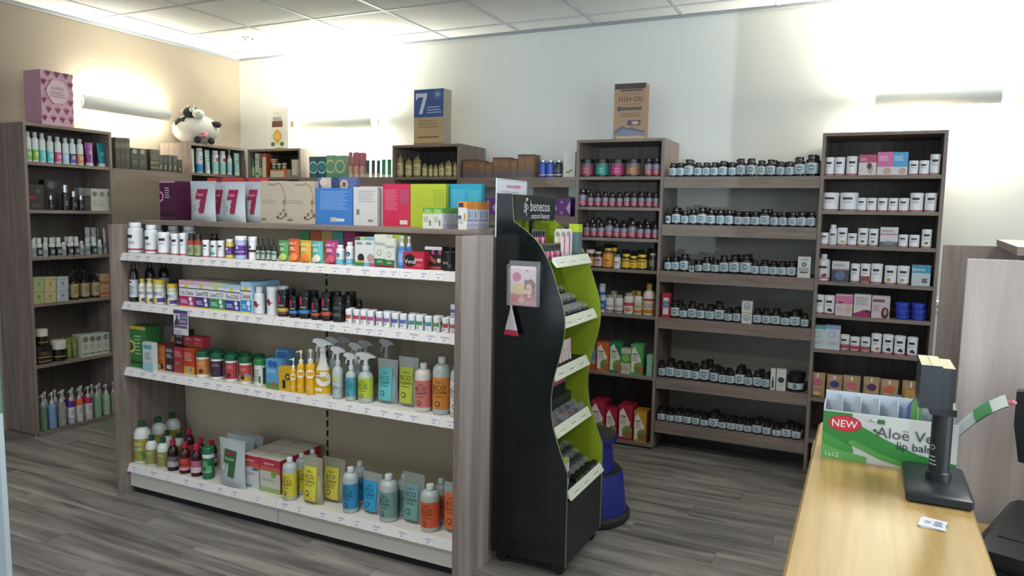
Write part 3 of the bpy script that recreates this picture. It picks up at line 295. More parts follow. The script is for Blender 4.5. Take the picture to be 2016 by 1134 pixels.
STYLES.update({
'bx_greenrad':('box',dict(c='#2c6a34',pr=[('r',-1,1,.92,1,'#b59a3c'),('d',-.9,.5,.16,'#b9a54a'),('d',-.9,.5,.1,'#3a4a20'),('l',-.4,.4,.3,.8,6,'#8fb08a'),('r',-1,1,.1,.16,'#123a1c')]),'tall green carton with gold top edge','box'),
'bx_whiteaqua':('box',dict(c='#b9c2c0',pr=[('r',-.8,.8,.78,.92,'#4a98a3'),('l',-.6,.6,.4,.66,4,'#6a7476'),('r',-1,1,.06,.3,'#8cbcc8')]),'white and aqua carton','box'),
'tent':('tent',dict(c='#b0aca0'),'clear plastic packet with orange lozenges','packet'),
'bx_orangeveg':('box',dict(c='#b0662f',top='#a8382a',pr=[('l',-.7,.7,.7,.9,3,'#cfa55f'),('l',-.7,.7,.45,.58,3,'#d0a878'),('d',.3,.16,.1,'#5a2a1a'),('d',-.2,.14,.08,'#c9c0b0')]),'orange powder carton with fruit picture','box'),
'bx_darkveg':('box',dict(c='#2c1a22',top='#8a2a2c',pr=[('t','GREENS',0,.78,.12,'#c9bfc0'),('l',-.7,.7,.5,.66,3,'#b9aeb0'),('d',.2,.16,.1,'#8a8088'),('d',-.3,.16,.08,'#b9b2b0')]),'dark plum powder carton','box'),
'bx_redveg':('box',dict(c='#a8303a',top='#a8303a',pr=[('l',-.7,.7,.62,.85,3,'#dba8a8'),('r',-.7,.2,.32,.42,'#8a7a3a'),('d',.3,.18,.1,'#6a5a2a')]),'crimson powder carton','box'),
'bx_orangered':('box',dict(c='#b8402a',top='#b8b04a',pr=[('l',-.8,.6,.5,.85,5,'#e0b69a'),('r',-1,1,0,.3,'#c2983a'),('d',.3,.16,.08,'#5f86a8')]),'orange red powder carton with yellow base','box'),
'gl_orange':('tub',_gl('#b8733a'),'powder tub with orange label and green lid','tub'),
'gl_purple':('tub',_gl('#36203a'),'powder tub with plum label and green lid','tub'),
'gl_red':('tub',_gl('#a83a42'),'powder tub with red label and green lid','tub'),
'gl_sun':('tub',_gl('#b04038','#c2953a'),'powder tub with red and yellow label, green lid','tub'),
'gl_white':('tub',dict(c='#ccd0c9',lid='#2a7a42',lidh=.2,pr=[('l',-.8,.2,.2,.65,6,'#6a736c'),('r',.1,.3,.15,.4,'#3a3a3a'),('r',.6,1.2,.1,.7,'#3a4f42')]),'white powder tub with bright green lid','tub'),
'gl_spray':('tub',dict(c='#1f6a45',lid='#1a6a40',lidh=.18,pr=[('r',-1.2,1.2,.68,.8,'#c9d2c9'),('d',-.3,.5,.1,'#4f9a62'),('d',.3,.35,.1,'#5fa070'),('t','Green',-.1,.26,.1,'#c9dcc9')]),'green tub with green lid','tub'),
'bx_babyblue':('box',dict(c='#5a96c4',pr=[('d',-.2,.85,.12,'#2f5f98'),('d',.5,.85,.12,'#2f5f98'),('l',-.7,.6,.55,.68,2,'#b9d2e6'),('r',-1,1,0,.22,'#5f8a45'),('d',.3,.16,.1,'#8a6a3a')]),'sky blue carton with green base','box'),
'bx_sunyellow':('box',dict(c='#c9a01f',pr=[('d',.65,.62,.14,'#3a2a18'),('d',.65,.62,.07,'#c9a01f'),('r',-.3,.25,.12,.48,'#3a2418')]),'small mustard carton with brown flower','box'),
'sun_spray':('pump',_sun(),'slim yellow mist bottle with white spray top','bottle'),
'sun_pump':('pump',_sun(nozzle=1),'yellow lotion bottle with white pump','bottle'),
'sun_mist':('pump',_sun(clearcap=1),'yellow lotion bottle with clear overcap','bottle'),
'sun_trigger':('trig',dict(c='#d6d5cc',cap='#d3d4cf',lab=(.03,.5,'#d9ab1e'),wide=1,pr=[('d',.25,.3,.13,'#e0ddd0'),('d',.25,.3,.045,'#c0a52a'),('r',-.8,.1,.08,.14,'#e6dcc0'),('l',-.7,0,.3,.42,2,'#a8801a')]),'large yellow and white trigger spray','spray bottle'),
'eco_trigclear':('trig',dict(c='#a9b3b0',cap='#cfd2d0',lab=(.22,.62,'#b9c2bd'),pr=[('r',-.7,.3,.45,.58,'#b9c27a'),('l',-.6,.4,.26,.36,3,'#7a8486')]),'clear trigger spray with pale label','spray bottle'),
'eco_trigblue':('trig',dict(_eco('#4f9fb0'),cap='#cfd2d0'),'trigger spray with aqua blue label','spray bottle'),
'eco_triglime':('trig',dict(_eco('#b0bf3a'),cap='#cfd2d0'),'trigger spray with lime label','spray bottle'),
'eco_pouchaqua':('pouch',_ecop('#5fb9bd'),'clear refill pouch with aqua label','pouch'),
'eco_pouchlime':('pouch',_ecop('#b5c23a'),'clear refill pouch with lime label','pouch'),
'eco_botpink':('bottle',_eco('#c9736a','#c9c6ba'),'screw capped bottle with pink label','bottle'),
'eco_botorange':('bottle',_eco('#c9802f'),'screw capped bottle with amber label','bottle'),
'eco_botwhite':('bottle',_eco('#c9cfd0'),'screw capped bottle with white label','bottle'),
'eco_botyellow':('bottle',_eco('#c9bf3c'),'squeeze bottle with yellow label','bottle'),
'eco_pouchyellow':('pouch',_ecop('#d2c843','#b5b79a'),'clear refill pouch with yellow label','pouch'),
'eco_pouchyellow2':('pouch',dict(_ecop('#cfc748','#b5b79a'),pr=_ecop('#cfc748')['pr']+[('t','TABLETS',-.1,.36,.045,'#20242c')]),'clear tablet pouch with yellow label','pouch'),
'eco_botblue':('bottle',_eco('#2f86b0'),'squeeze bottle with blue label','bottle'),
'eco_pouchblue':('pouch',_ecop('#2a9cc9'),'clear refill pouch with bright blue label','pouch'),
'eco_botgrey':('bottle',_eco('#6f9490'),'screw capped bottle with grey green label','bottle'),
'eco_pouchgrey':('pouch',_ecop('#6f9c98','#a9b3a8'),'clear refill pouch with grey green label','pouch'),
'eco_botcoral':('bottle',_eco('#cc5a34'),'screw capped bottle with coral label','bottle'),
'eco_pouchcoral':('pouch',_ecop('#d0622c'),'clear refill pouch with orange label','pouch'),
'alo_big':('bottle',dict(c='#c4c9c4',cap='#1f4a38',lab=(.06,.6,'#8f8a3f'),capw=.4,caph=.13,sh=.22,pr=[('t','ALOE',-.4,.36,.08,'#dcdcc8'),('p',[(-.9,.08),(.3,.08),(.7,.4),(.1,.3)],'#3f7a3a'),('l',-.7,.2,.44,.52,2,'#d0cfae')]),'large white juice bottle with green cap','bottle'),
'alo_small':('bottle',dict(c='#c6cac4',cap='#1c4434',lab=(.06,.55,'#85844a'),capw=.44,caph=.17,sh=.2,pr=[('p',[(-.9,.08),(.5,.08),(.5,.3),(-.1,.22)],'#3a6f38'),('l',-.6,.3,.4,.48,2,'#c9c8a8')]),'small white juice bottle with green cap','bottle'),
'juice_dark':('bottle',dict(c='#241216',cap='#8a2038',lab=(.12,.48,'#5f5566'),capw=.48,caph=.18,sh=.26,pr=[('r',-1,1,.15,.3,'#a39aa0'),('t','sour',-.3,.33,.09,'#d9d3d6')]),'dark juice bottle with crimson cap and grey label','bottle'),
'juice_red':('bottle',dict(c='#401018',cap='#a02440',lab=(.12,.5,'#b0402f'),capw=.48,caph=.18,sh=.26,pr=[('r',-1.1,1.1,.12,.22,'#c98a95'),('t','cherry',-.2,.32,.09,'#3a1410')]),'dark red juice bottle with orange red label','bottle'),
'juice_pink':('bottle',dict(c='#38121c',cap='#a82444',lab=(.12,.5,'#b0607a'),capw=.48,caph=.18,sh=.26,pr=[('r',-1.1,1.1,.14,.3,'#cfc0c2'),('l',-.6,.5,.18,.27,2,'#8a4a58')]),'dark red juice bottle with pink label','bottle'),
'pouch_protein':('pouch',dict(c='#aeb6b6',pr=[('p',[(-.1,.25),(.38,.23),(.5,.78),(-.5,.80),(-.5,.52),(-.05,.5)],'#2f5f35'),('r',-.3,.3,.68,.75,'#8a2a38'),('t','Protein',0,.61,.06,'#d6dcd6'),('d',-.45,.42,.05,'#c2c9c9')]),'white powder pouch with dark green seven','pouch'),
'pouch_plain':('pouch',dict(c='#a9b2b4',pr=[]),'white powder pouch behind the green seven pouch','pouch'),
'bx_dispeach':('box',dict(c='#c2c4c4',top='#bfb9b3',side='#a8283c',pr=[('r',-1,1,.78,1,'#b02f45'),('t','spatone',-.1,.87,.085,'#e6dcdc'),('p',[(-1,.66),(.2,.66),(1,.6),(1,.79),(-1,.79)],'#bb5a48'),('e',.5,.6,.4,.03,'#2f5a80'),('l',-.7,.5,.42,.5,2,'#98a0a8'),('e',-.3,.08,.5,.04,'#6f8fb0')]),'red and white iron sachet carton with blue splash','box'),
'bx_disgreen':('box',dict(c='#bcc2b0',top='#bfc0a8',side='#a8283c',pr=[('r',-1,1,.76,1,'#b02f45'),('t','spatone',-.1,.87,.085,'#e6dcdc'),('p',[(-1,.64),(.2,.64),(1,.58),(1,.77),(-1,.77)],'#b8604a'),('d',.35,.56,.1,'#7a9a45'),('r',-1,1,0,.14,'#8fa86a'),('l',-.7,.5,.34,.42,2,'#98a098')]),'red and green iron sachet carton','box'),
'bx_purple':('box',dict(c='#46183a',pr=[('r',-1,1,.95,1,'#b08aa8'),('d',-.95,.6,.14,'#c98ab0'),('d',-.95,.6,.09,'#46183a'),('l',-.3,.3,.55,.85,5,'#cbb0c2'),('r',-.9,.9,.1,.2,'#2a1024')]),'tall plum carton with pink ring','box'),
'pch_seven':('pouch',dict(c='#b4bcc2',pr=[('p',[(-.02,.2),(.36,.2),(.46,.56),(.08,.56),(-.04,.44),(.02,.36),(-.08,.3)],'#8f2448'),('p',[(-.45,.55),(.44,.55),(.56,.80),(-.32,.80)],'#94244a'),('t','Super',0,.67,.07,'#e0c2cc'),('l',-.55,-.25,.25,.42,4,'#8f979c')]),'white powder pouch with magenta seven','pouch'),
'bx_orangepurple':('box',dict(c='#c2452f',pr=[('r',-.3,.1,0,1,'#7a2a5a'),('r',.6,1,0,1,'#b0426a')]),'orange and purple carton behind the pouches','box'),
'bk_floral':('book',dict(c='#b5ab98',pr=[('l',-.95,.2,.46,.56,4,'#a09682'),('d',.8,.5,.06,'#8d7f68'),('d',.75,.3,.05,'#8d7f68'),('d',.5,.22,.04,'#75684f'),('d',.9,.2,.05,'#75684f'),('d',.3,.14,.04,'#5f5440'),('s',[(-.4,.93),(0,.9),(.4,.95),(.7,.85),(.8,.72),(.9,.6),(.7,.5),(.85,.36)],'#8d7f68'),('s',[(.2,.14),(.5,.1),(.8,.16)],'#6a5d48'),('r',-.95,-.6,.06,.11,'#7a7060')]),'beige book with brown floral vine','book'),
'bk_blue':('book',dict(c='#3f78bc',pr=[('l',-.75,.75,.4,.92,11,'#7fa6d6'),('r',-.2,.15,.08,.2,'#b9b7b0'),('r',.15,.55,.09,.17,'#c6d0dc')]),'blue hardback showing its back cover','book'),
'bk_photo':('book',dict(c='#5a6a98',pr=[('r',-.8,-.2,.5,1,'#b9b3b0'),('d',.35,.85,.1,'#c9b8a0'),('d',.35,.85,.06,'#7a5f45'),('r',-.3,.1,.6,1,'#3a4468'),('e',-.7,.9,.2,.08,'#d0c4b0')]),'photo covered cookbook behind blue book','book'),
'bk_white':('book',dict(c='#c4c4c2',pr=[('l',-.6,.8,.6,.92,6,'#a6a8a8'),('r',-.75,-.5,.28,.42,'#7a7470'),('r',.2,.6,.1,.16,'#7d7f80')]),'white paperback back cover','book'),
'bk_red':('book',dict(c='#c02a4c',pr=[('l',-.85,.1,.38,.88,16,'#d0708a'),('r',.25,.9,.5,.87,'#a84260'),('r',.25,.8,.05,.15,'#cfc6bb')]),'crimson paperback back cover','book'),
'bk_lime':('book',dict(c='#a5b32a',pr=[('l',-.85,.1,.38,.88,16,'#aebb3c'),('r',.3,.9,.5,.87,'#98a62a')]),'lime green paperback','book'),
'bk_cyan':('book',dict(c='#1f8fae',pr=[('l',-.85,.1,.38,.88,16,'#5fb4cc'),('r',.2,.85,.45,.87,'#3f9aa8')]),'turquoise paperback','book'),
'bx_olb':('box',dict(c='#c6c7bc',side='#c3c3cc',pr=[('r',-1,1,.78,1,'#5a9a3a'),('t','Olux',0,.87,.13,'#dce6d0'),('r',-1,1,.72,.78,'#a9b83a'),('l',-.8,.2,.3,.6,5,'#a6a79c'),('r',.3,.6,.15,.4,'#6d6a60')],sp=[('r',-1,1,.74,1,'#5a9a3a'),('d',0,.6,.05,'#9aa0ae'),('d',0,.45,.05,'#9aa0ae'),('r',-.9,.9,.16,.2,'#a88fa0')]),'slim white carton with green top','box'),
'bx_olborange':('box',dict(c='#c6c7c2',side='#b9bccb',pr=[('r',-1,1,.78,1,'#cc8030'),('r',-.9,.2,.8,.95,'#3a2a3a'),('d',-.6,.44,.07,'#4a5058'),('l',-.8,.2,.2,.38,4,'#a6a79c'),('e',.5,.45,.2,.15,'#b08a3a')],sp=[('r',-1,1,.74,1,'#d0822a'),('d',0,.6,.06,'#7f86a0'),('d',0,.48,.06,'#7f86a0'),('r',-.8,.8,.32,.35,'#4a4a5a'),('r',-.9,.9,.14,.18,'#a58fb0')]),'slim white carton with orange top','box'),
})
_pk=[]
for _r in range(6):
    for _k in range(4):
        _x=-.85+_k*.56+(.28 if _r%2 else 0); _z=.06+_r*.165
        _pk+=[('p',[(_x-.2,_z+.1),(_x,_z),(_x+.2,_z+.1)],'#6b2440'),('p',[(_x-.2,_z+.105),(_x,_z+.15),(_x+.2,_z+.105)],'#c26a8a')]
STYLES.update({
'hero_pukka':('box',dict(c='#c9a0b0',side='#b98fa2',pr=_pk+[('p',[(-.75,.62),(-.35,.42),(.35,.42),(.75,.62),(.35,.84),(-.35,.84)],'#d6bcc6'),('t','pukka',0,.70,.07,'#4a4050'),('l',-.5,.5,.52,.64,3,'#9a7080')],sp=_pk),'tall pink patterned tea box on far left unit','box'),
'hero_jar':('box',dict(c='#dcdccf',side='#d0d0bf',pr=[('t','Pukka',0,.86,.07,'#b9b9a8'),('r',-.4,.4,.68,.78,'#9a9a96'),('r',-.5,.5,.54,.68,'#5a3424'),('r',-.58,.58,.04,.54,'#d9d6c6'),('p',[(0,.5),(.4,.38),(.42,.28),(0,.14),(-.42,.28),(-.4,.38)],'#c99a3a'),('l',-.25,.25,.26,.4,3,'#e6cf9a'),('e',.42,.14,.2,.05,'#3f6a45'),('e',-.42,.14,.2,.05,'#3f6a45'),('e',.2,.03,.45,.03,'#c9a04a')],sp=[('r',-.6,.2,.04,.5,'#d2cfb0'),('r',-.5,.1,.54,.68,'#5a3424')]),'white carton picturing a brown jar on back corner unit','box'),
'hero_seven':('box',dict(c='#b39a72',side='#a8a08f',pr=[('r',-1,1,.5,1,'#35548c'),('p',[(-.88,.93),(-.1,.93),(-.1,.88),(-.42,.56),(-.66,.56),(-.36,.86),(-.72,.86),(-.8,.82),(-.88,.82)],'#c9ced6'),('d',.6,.9,.09,'#6f88b8'),('d',.6,.9,.075,'#35548c'),('d',.6,.9,.05,'#8fa3c6'),('l',-.1,.9,.56,.7,3,'#a9b6d0'),('l',-.7,.7,.3,.46,3,'#8f7a58'),('r',-.7,.7,.13,.155,'#6a5a48'),('r',-1,1,.02,.035,'#7f6a4c')]),'tall carton with blue top half and large white 7','box'),
'hero_fish':('box',dict(c='#9c7a5c',top='#352a2a',side='#8a6a50',pr=[('r',-1,1,.9,1,'#352a2a'),('r',-.6,.8,.86,.89,'#4a3a34'),('t','WILD ALASKAN',.1,.81,.035,'#6a4f3f'),('t','FISH OIL',.1,.72,.09,'#1d1513'),('r',-.6,.8,.62,.635,'#7a5c46'),('r',-.8,.8,.52,.58,'#4a4a3a'),('d',-.65,.55,.045,'#4a4a3a'),('l',-.6,.75,.4,.48,2,'#6a4f3f'),('r',-.1,.75,.25,.34,'#4a3450'),('e',.4,.295,.25,.03,'#b59a86'),('p',[(-1,.07),(1,.07),(1,.15),(.6,.17),(.2,.22),(-.1,.19),(-.4,.25),(-.7,.2),(-1,.12)],'#4f5468'),('p',[(-1,.07),(1,.07),(1,.11),(.2,.16),(-.4,.19),(-1,.1)],'#6f7688'),('r',-.8,1,.015,.06,'#b59a80')]),'tall brown carton lettered FISH OIL','box'),
})

EXTRA_TEXT = ['benecos', 'natural beauty', 'FISH OIL', 'WILD ALASKAN', '7', 'pukka', 'NEW', 'Aloë Ve', 'lip balm', '1x12', '- Tea Tree &', 'Aloe', 'Pukka', 'womankind', 'SKIN', 'KNOW', 'LOVE']
TXT = {}
def load_texts():
    words = set(EXTRA_TEXT)
    for st in STYLES.values():
        for p in st[1].get('pr', []):
            if p[0] == 't': words.add(p[1])
    tmp = []
    for w in sorted(words):
        c = bpy.data.curves.new('txt', 'FONT'); c.body = w; c.resolution_u = 2; c.align_x = 'CENTER'; c.size = 1.4
        o = bpy.data.objects.new('txt', c); COL.objects.link(o); tmp.append((w, o, c))
    dg = bpy.context.evaluated_depsgraph_get(); dg.update()
    for w, o, c in tmp:
        me = o.evaluated_get(dg).to_mesh()
        vs = [(v.co.x, v.co.y) for v in me.vertices]; fs = [tuple(p.vertices) for p in me.polygons]
        x0 = min(v[0] for v in vs); x1 = max(v[0] for v in vs)
        TXT[w] = ([(x-(x0+x1)/2, y) for x, y in vs], fs, x1-x0)
        o.evaluated_get(dg).to_mesh_clear()
    for w, o, c in tmp:
        bpy.data.objects.remove(o); bpy.data.curves.remove(c)
load_texts()

# ------------------------------------------------------------------ mesh builder
class MB:
    def __init__(s): s.v = []; s.f = []; s.mi = []; s.mats = []
    def m(s, M):
        if M not in s.mats: s.mats.append(M)
        return s.mats.index(M)
    def add(s, vs, fs, M):
        b = len(s.v); s.v += [tuple(v) for v in vs]; k = s.m(M)
        for f in fs: s.f.append(tuple(b+i for i in f)); s.mi.append(k)
    def box(s, x0, x1, y0, y1, z0, z1, M, top=None, side=None, bev=0):
        if bev:
            b = bev; P = []
            for (z, i) in ((z0, b), (z0+b, 0), (z1-b, 0), (z1, b)):
                P += [(x0+b if i == 0 else x0+i+b*0, y0+i, z)]; P.pop()
                P += [(x0+i+b, y0+i, z), (x1-i-b, y0+i, z), (x1-i, y0+i+b, z), (x1-i, y1-i-b, z), (x1-i-b, y1-i, z), (x0+i+b, y1-i, z), (x0+i, y1-i-b, z), (x0+i, y0+i+b, z)]
            F = [tuple(reversed(range(8))), tuple(range(24, 32))]
            for k in range(3):
                for j in range(8): F.append((k*8+j, k*8+(j+1) % 8, (k+1)*8+(j+1) % 8, (k+1)*8+j))
            s.add(P, F, M); return
        P = [(x0,y0,z0),(x1,y0,z0),(x1,y1,z0),(x0,y1,z0),(x0,y0,z1),(x1,y0,z1),(x1,y1,z1),(x0,y1,z1)]
        s.add(P, [(0,1,5,4),(2,3,7,6),(0,3,2,1)], M); s.add(P, [(4,5,6,7)], top or M); s.add(P, [(1,2,6,5),(3,0,4,7)], side or M)
    def lathe(s, prof, M, seg=20, c=(0,0), sy=1):
        P = []; F = []
        for r, z in prof:
            for i in range(seg):
                a = 2*math.pi*i/seg; P.append((c[0]+r*math.cos(a), c[1]+r*sy*math.sin(a), z))
        for k in range(len(prof)-1):
            for i in range(seg):
                j = (i+1) % seg; F.append((k*seg+i, k*seg+j, (k+1)*seg+j, (k+1)*seg+i))
        F.append(tuple(reversed(range(seg)))); n = (len(prof)-1)*seg; F.append(tuple(range(n, n+seg)))
        s.add(P, F, M)
    def tube(s, pts, rad, M, seg=8):
        P = []; F = []; pts = [Vector(p) for p in pts]
        for i, p in enumerate(pts):
            d = (pts[min(i+1, len(pts)-1)]-pts[max(i-1, 0)]).normalized()
            u = d.cross(Vector((0,0,1))); u = u.normalized() if u.length > 1e-3 else Vector((1,0,0)); w = d.cross(u)
            rr = rad[i] if isinstance(rad, (list, tuple)) else rad
            for k in range(seg):
                a = 2*math.pi*k/seg; P.append(p+u*(rr*math.cos(a))+w*(rr*math.sin(a)))
        for i in range(len(pts)-1):
            for k in range(seg):
                j = (k+1) % seg; F.append((i*seg+k, i*seg+j, (i+1)*seg+j, (i+1)*seg+k))
        F.append(tuple(reversed(range(seg)))); n = (len(pts)-1)*seg; F.append(tuple(range(n, n+seg)))
        s.add(P, F, M)
    def prism(s, poly, a0, a1, M, axis='y', rim=None):     # polygon of (horizontal, z) pushed along an axis
        n = len(poly)
        if axis == 'y': P = [(x, a0, z) for x, z in poly]+[(x, a1, z) for x, z in poly]
        elif axis == 'x': P = [(a0, x, z) for x, z in poly]+[(a1, x, z) for x, z in poly]
        else: P = [(x, y, a0) for x, y in poly]+[(x, y, a1) for x, y in poly]
        s.add(P, [tuple(range(n)), tuple(reversed(range(n, 2*n)))], M)
        s.add(P, [(i, i+n, (i+1) % n+n, (i+1) % n) for i in range(n)], rim or M)
    def ball(s, c, r, M, seg=16, rings=10):
        P = []; F = []
        rx, ry, rz = r if isinstance(r, (tuple, list)) else (r, r, r)
        for i in range(rings+1):
            t = math.pi*i/rings
            for k in range(seg):
                a = 2*math.pi*k/seg; P.append((c[0]+rx*math.sin(t)*math.cos(a), c[1]+ry*math.sin(t)*math.sin(a), c[2]+rz*math.cos(t)))
        for i in range(rings):
            for k in range(seg):
                j = (k+1) % seg; F.append((i*seg+k, (i+1)*seg+k, (i+1)*seg+j, i*seg+j))
        s.add(P, F, M)
    # printing: pts in (u,v) local metres on a sheet, sheet() maps to 3-D
    def prints(s, pr, hw, h, place, lift=.0006, step=.00014):
        for k, p in enumerate(pr):
            o = lift+k*step
            t = p[0]
            if t == 'r': s._grid(p[1]*hw, p[2]*hw, p[3]*h, p[4]*h, place, o, mat(p[5]))
            elif t == 'l':
                n = p[5]; dz = (p[4]-p[3])*h/n
                for i in range(n):
                    z = p[3]*h+dz*i; e = p[2]*hw-(.18*((i*37) % 5)/4)*(p[2]-p[1])*hw
                    s._grid(p[1]*hw, e, z+dz*.28, z+dz*.68, place, o, mat(p[6]), 3)
            elif t in 'de':
                if t == 'd': cx, cz, rx = p[1]*hw, p[2]*h, p[3]*h; rz = rx; c = p[4]
                else: cx, cz, rx, rz, c = p[1]*hw, p[2]*h, p[3]*hw, p[4]*h, p[5]
                n = 16; cl = lambda q: max(-hw, min(hw, q)); P = [place(cl(cx), cz, o)]+[place(cl(cx+rx*math.cos(2*math.pi*i/n)), max(0, min(h, cz+rz*math.sin(2*math.pi*i/n))), o) for i in range(n)]
                s.add(P, [(0, 1+i, 1+(i+1) % n) for i in range(n)], mat(c))
            elif t == 'p':
                P = [place(max(-1, min(1, x))*hw, max(0, min(1, z))*h, o) for x, z in p[1]]; s.add(P, [tuple(range(len(P)))], mat(p[2]))
            elif t == 's':
                pts = p[1]; wd = .006
                for a, b in zip(pts[:-1], pts[1:]):
                    A = Vector((a[0]*hw, a[1]*h)); B = Vector((b[0]*hw, b[1]*h)); d = (B-A); nn = Vector((-d.y, d.x)).normalized()*wd*.35
                    s.add([place(*(A-nn), o), place(*(B-nn), o), place(*(B+nn), o), place(*(A+nn), o)], [(0,1,2,3)], mat(p[2]))
            elif t == 't':
                vs, fs, w = TXT[p[1]]; sz = p[4]*h; avail = (1-abs(p[2])*.6)*hw*1.7; sx = min(sz, avail/w); sh = p[6] if len(p) > 6 else 0
                s.add([place(p[2]*hw+(x+(y-.5)*sh)*sx, p[3]*h+(y-.5)*sz, o) for x, y in vs], fs, mat(p[5]))
    def _grid(s, u0, u1, z0, z1, place, o, M, n=0):
        n = n or (16 if abs(u1-u0) > .05 else 8)
        m_ = 7 if z1-z0 > .05 else 1; P = []
        for i in range(n+1):
            u = u0+(u1-u0)*i/n; P += [place(u, z0+(z1-z0)*k/m_, o) for k in range(m_+1)]
        q = m_+1
        s.add(P, [(q*i+k, q*i+q+k, q*i+q+k+1, q*i+k+1) for i in range(n) for k in range(m_)], M)
    def mesh(s, name, smooth=True):
        me = bpy.data.meshes.new(name); me.from_pydata(s.v, [], s.f)
        for M in s.mats: me.materials.append(M)
        me.polygons.foreach_set('material_index', s.mi)
        if smooth:
            me.polygons.foreach_set('use_smooth', [True]*len(s.f)); me.set_sharp_from_angle(angle=R(38))
        me.update(); return me

def link(name, me, parent=None, loc=None, **pr):
    o = bpy.data.objects.new(name, me); COL.objects.link(o)
    if parent: o.parent = parent
    if loc: o.location = loc
    for k, v in pr.items(): o[k] = v
    return o
def thing(name, label, cat, loc=(0,0,0), rz=0, group=None):
    o = bpy.data.objects.new(name, None); COL.objects.link(o); o.empty_display_size = .05; o.location = loc; o.rotation_euler = (0,0,rz)
    o['label'] = label; o['category'] = cat
    if group: o['group'] = group
    return o
def part(name, parent, fn, smooth=True, **pr):
    b = MB(); fn(b); return link(name, b.mesh(name, smooth), parent, **pr)
def struct(name, fn, **pr):
    b = MB(); fn(b); return link(name, b.mesh(name), None, kind='structure', **pr)

# ------------------------------------------------------------------ room
XW, YB, ZC = -4.98, 4.84, 2.755
XR, YF = 3.0, -1.9
floor = struct('floor', lambda b: b.box(XW-.1, XR+.1, YF-.1, YB+.1, -.12, -.008, mat('#565049', .8)))
PW, PLN = .165, 1.22
pl_mesh = {}
def plank(x0, x1, y0):
    k = round(x1-x0, 3)
    if k not in pl_mesh:
        b = MB(); g = .0005; b.box(g, k-g, g, PW-g, -.008, -.0006, FLOORM); b.box(g+.0005, k-g-.0005, g+.0005, PW-g-.0005, -.0006, 0, FLOORM); pl_mesh[k] = b.mesh('plank', False)
    link('plank', pl_mesh[k], floor, (x0, y0, 0))
y = .4; row = 0
while y < 4.8:
    x = XW+[-.0, -.41, -.82, -.2, -.61][row % 5]
    while x < .55:
        a, b_ = max(x, XW), min(x+PLN, .6)
        if b_-a > .05: plank(round(a, 3), round(b_, 3), y)
        x += PLN
    y += PW; row += 1
struct('wall_back', lambda b: b.box(XW-.1, XR+.1, YB, YB+.1, -.1, 2.9, WALLW))
struct('wall_left', lambda b: b.box(XW-.1, XW, YF-.1, YB, -.1, 2.9, WALLT))
struct('wall_right', lambda b: [b.box(XR, XR+.1, y0, y1, z0, z1, WALLW) for y0, y1, z0, z1 in ((YF-.1, -1.05, -.1, 2.9), (1.65, YB, -.1, 2.9), (-1.05, 1.65, -.1, .4), (-1.05, 1.65, 2.6, 2.9))])
w2 = struct('window_2', lambda b: [b.box(XR+.03, XR+.08, y_-.03, y_+.03, .4, 2.6, mat('#b9bcbd', .3, .6)) for y_ in (-1.02, .3, 1.62)])
part('pane', w2, lambda b: b.box(XR+.05, XR+.056, -1.05, 1.65, .4, 2.6, mat('#dfe8ea', .05, 0, 'clear')))
def front_wall(b):
    for x0, x1, z0, z1 in ((XW, -4.4, 0, 2.755), (-4.4, -.85, 0, .3), (-4.4, -.85, 2.6, 2.755), (-.85, -.1, 0, 2.755), (-.1, 1.25, 2.2, 2.755), (1.25, XR, 0, 2.755)):
        b.box(x0, x1, YF-.1, YF, z0, z1, WALLW)
struct('wall_front', front_wall)
ALU = mat('#b9bcbd', .3, .6); PANE = mat('#dfe8ea', .05, 0, 'clear')
win = struct('window_1', lambda b: [b.box(x-.03, x+.03, YF-.09, YF-.03, .3, 2.6, ALU) for x in (-4.37, -3.2, -2.05, -.88)])
part('pane', win, lambda b: b.box(-4.4, -.85, YF-.065, YF-.06, .3, 2.6, PANE))
dr = struct('door_1', lambda b: (b.box(-.1, -.04, YF-.09, YF-.04, 0, 2.2, ALU), b.box(1.21, 1.25, YF-.09, YF-.04, 0, 2.2, ALU), b.box(-.04, 1.21, YF-.09, YF-.04, 0, .12, ALU), b.box(-.04, 1.21, YF-.09, YF-.04, 2.14, 2.2, ALU)))
part('pane', dr, lambda b: b.box(-.04, 1.21, YF-.068, YF-.062, .12, 2.14, PANE))
ceil = struct('ceiling', lambda b: b.box(XW-.1, XR+.1, YF-.1, YB+.1, ZC+.02, ZC+.1, mat('#8a8d8f', .8)))
gx = [XW]+[-4.62+.58*i for i in range(14)]; gy = [YB]+[4.61-.58*i for i in range(12)]
tiles = {}
for i in range(len(gx)-1):
    for j in range(len(gy)-1):
        w, d = round(gx[i+1]-gx[i], 3), round(gy[j]-gy[j+1], 3)
        if (w, d) not in tiles:
            b = MB(); b.box(.008, w-.008, .008, d-.008, ZC-.002, ZC+.018, TILEM); tiles[(w, d)] = b.mesh('ceiling_tile', False)
        link('ceiling_tile', tiles[(w, d)], ceil, (gx[i], gy[j+1], 0))
TB = mat('#b4bac0', .3)
for xx in gx[1:]: part('ceiling_bar', ceil, lambda b: b.box(xx-.011, xx+.011, gy[-1], YB, ZC-.006, ZC+.01, TB), False)
for yy in gy[1:]: part('ceiling_bar', ceil, lambda b: b.box(XW, gx[-1], yy-.011, yy+.011, ZC-.0065, ZC+.01, TB), False)
struct('trim_1', lambda b: (b.box(XW, XR, YB-.02, YB, ZC-.02, ZC-.004, mat('#8f9499', .5)), b.box(XW, XW+.02, YF, YB-.02, ZC-.02, ZC-.004, mat('#8f9499', .5))))
DADO = mat('#c9cbc8', .4)
struct('trim_2', lambda b: (b.prism([(YB, .94), (YB-.012, .942), (YB-.02, .96), (YB-.012, .975), (YB-.03, .99), (YB-.03, 1.01), (YB, 1.017)], .36, XR, DADO, 'x')))
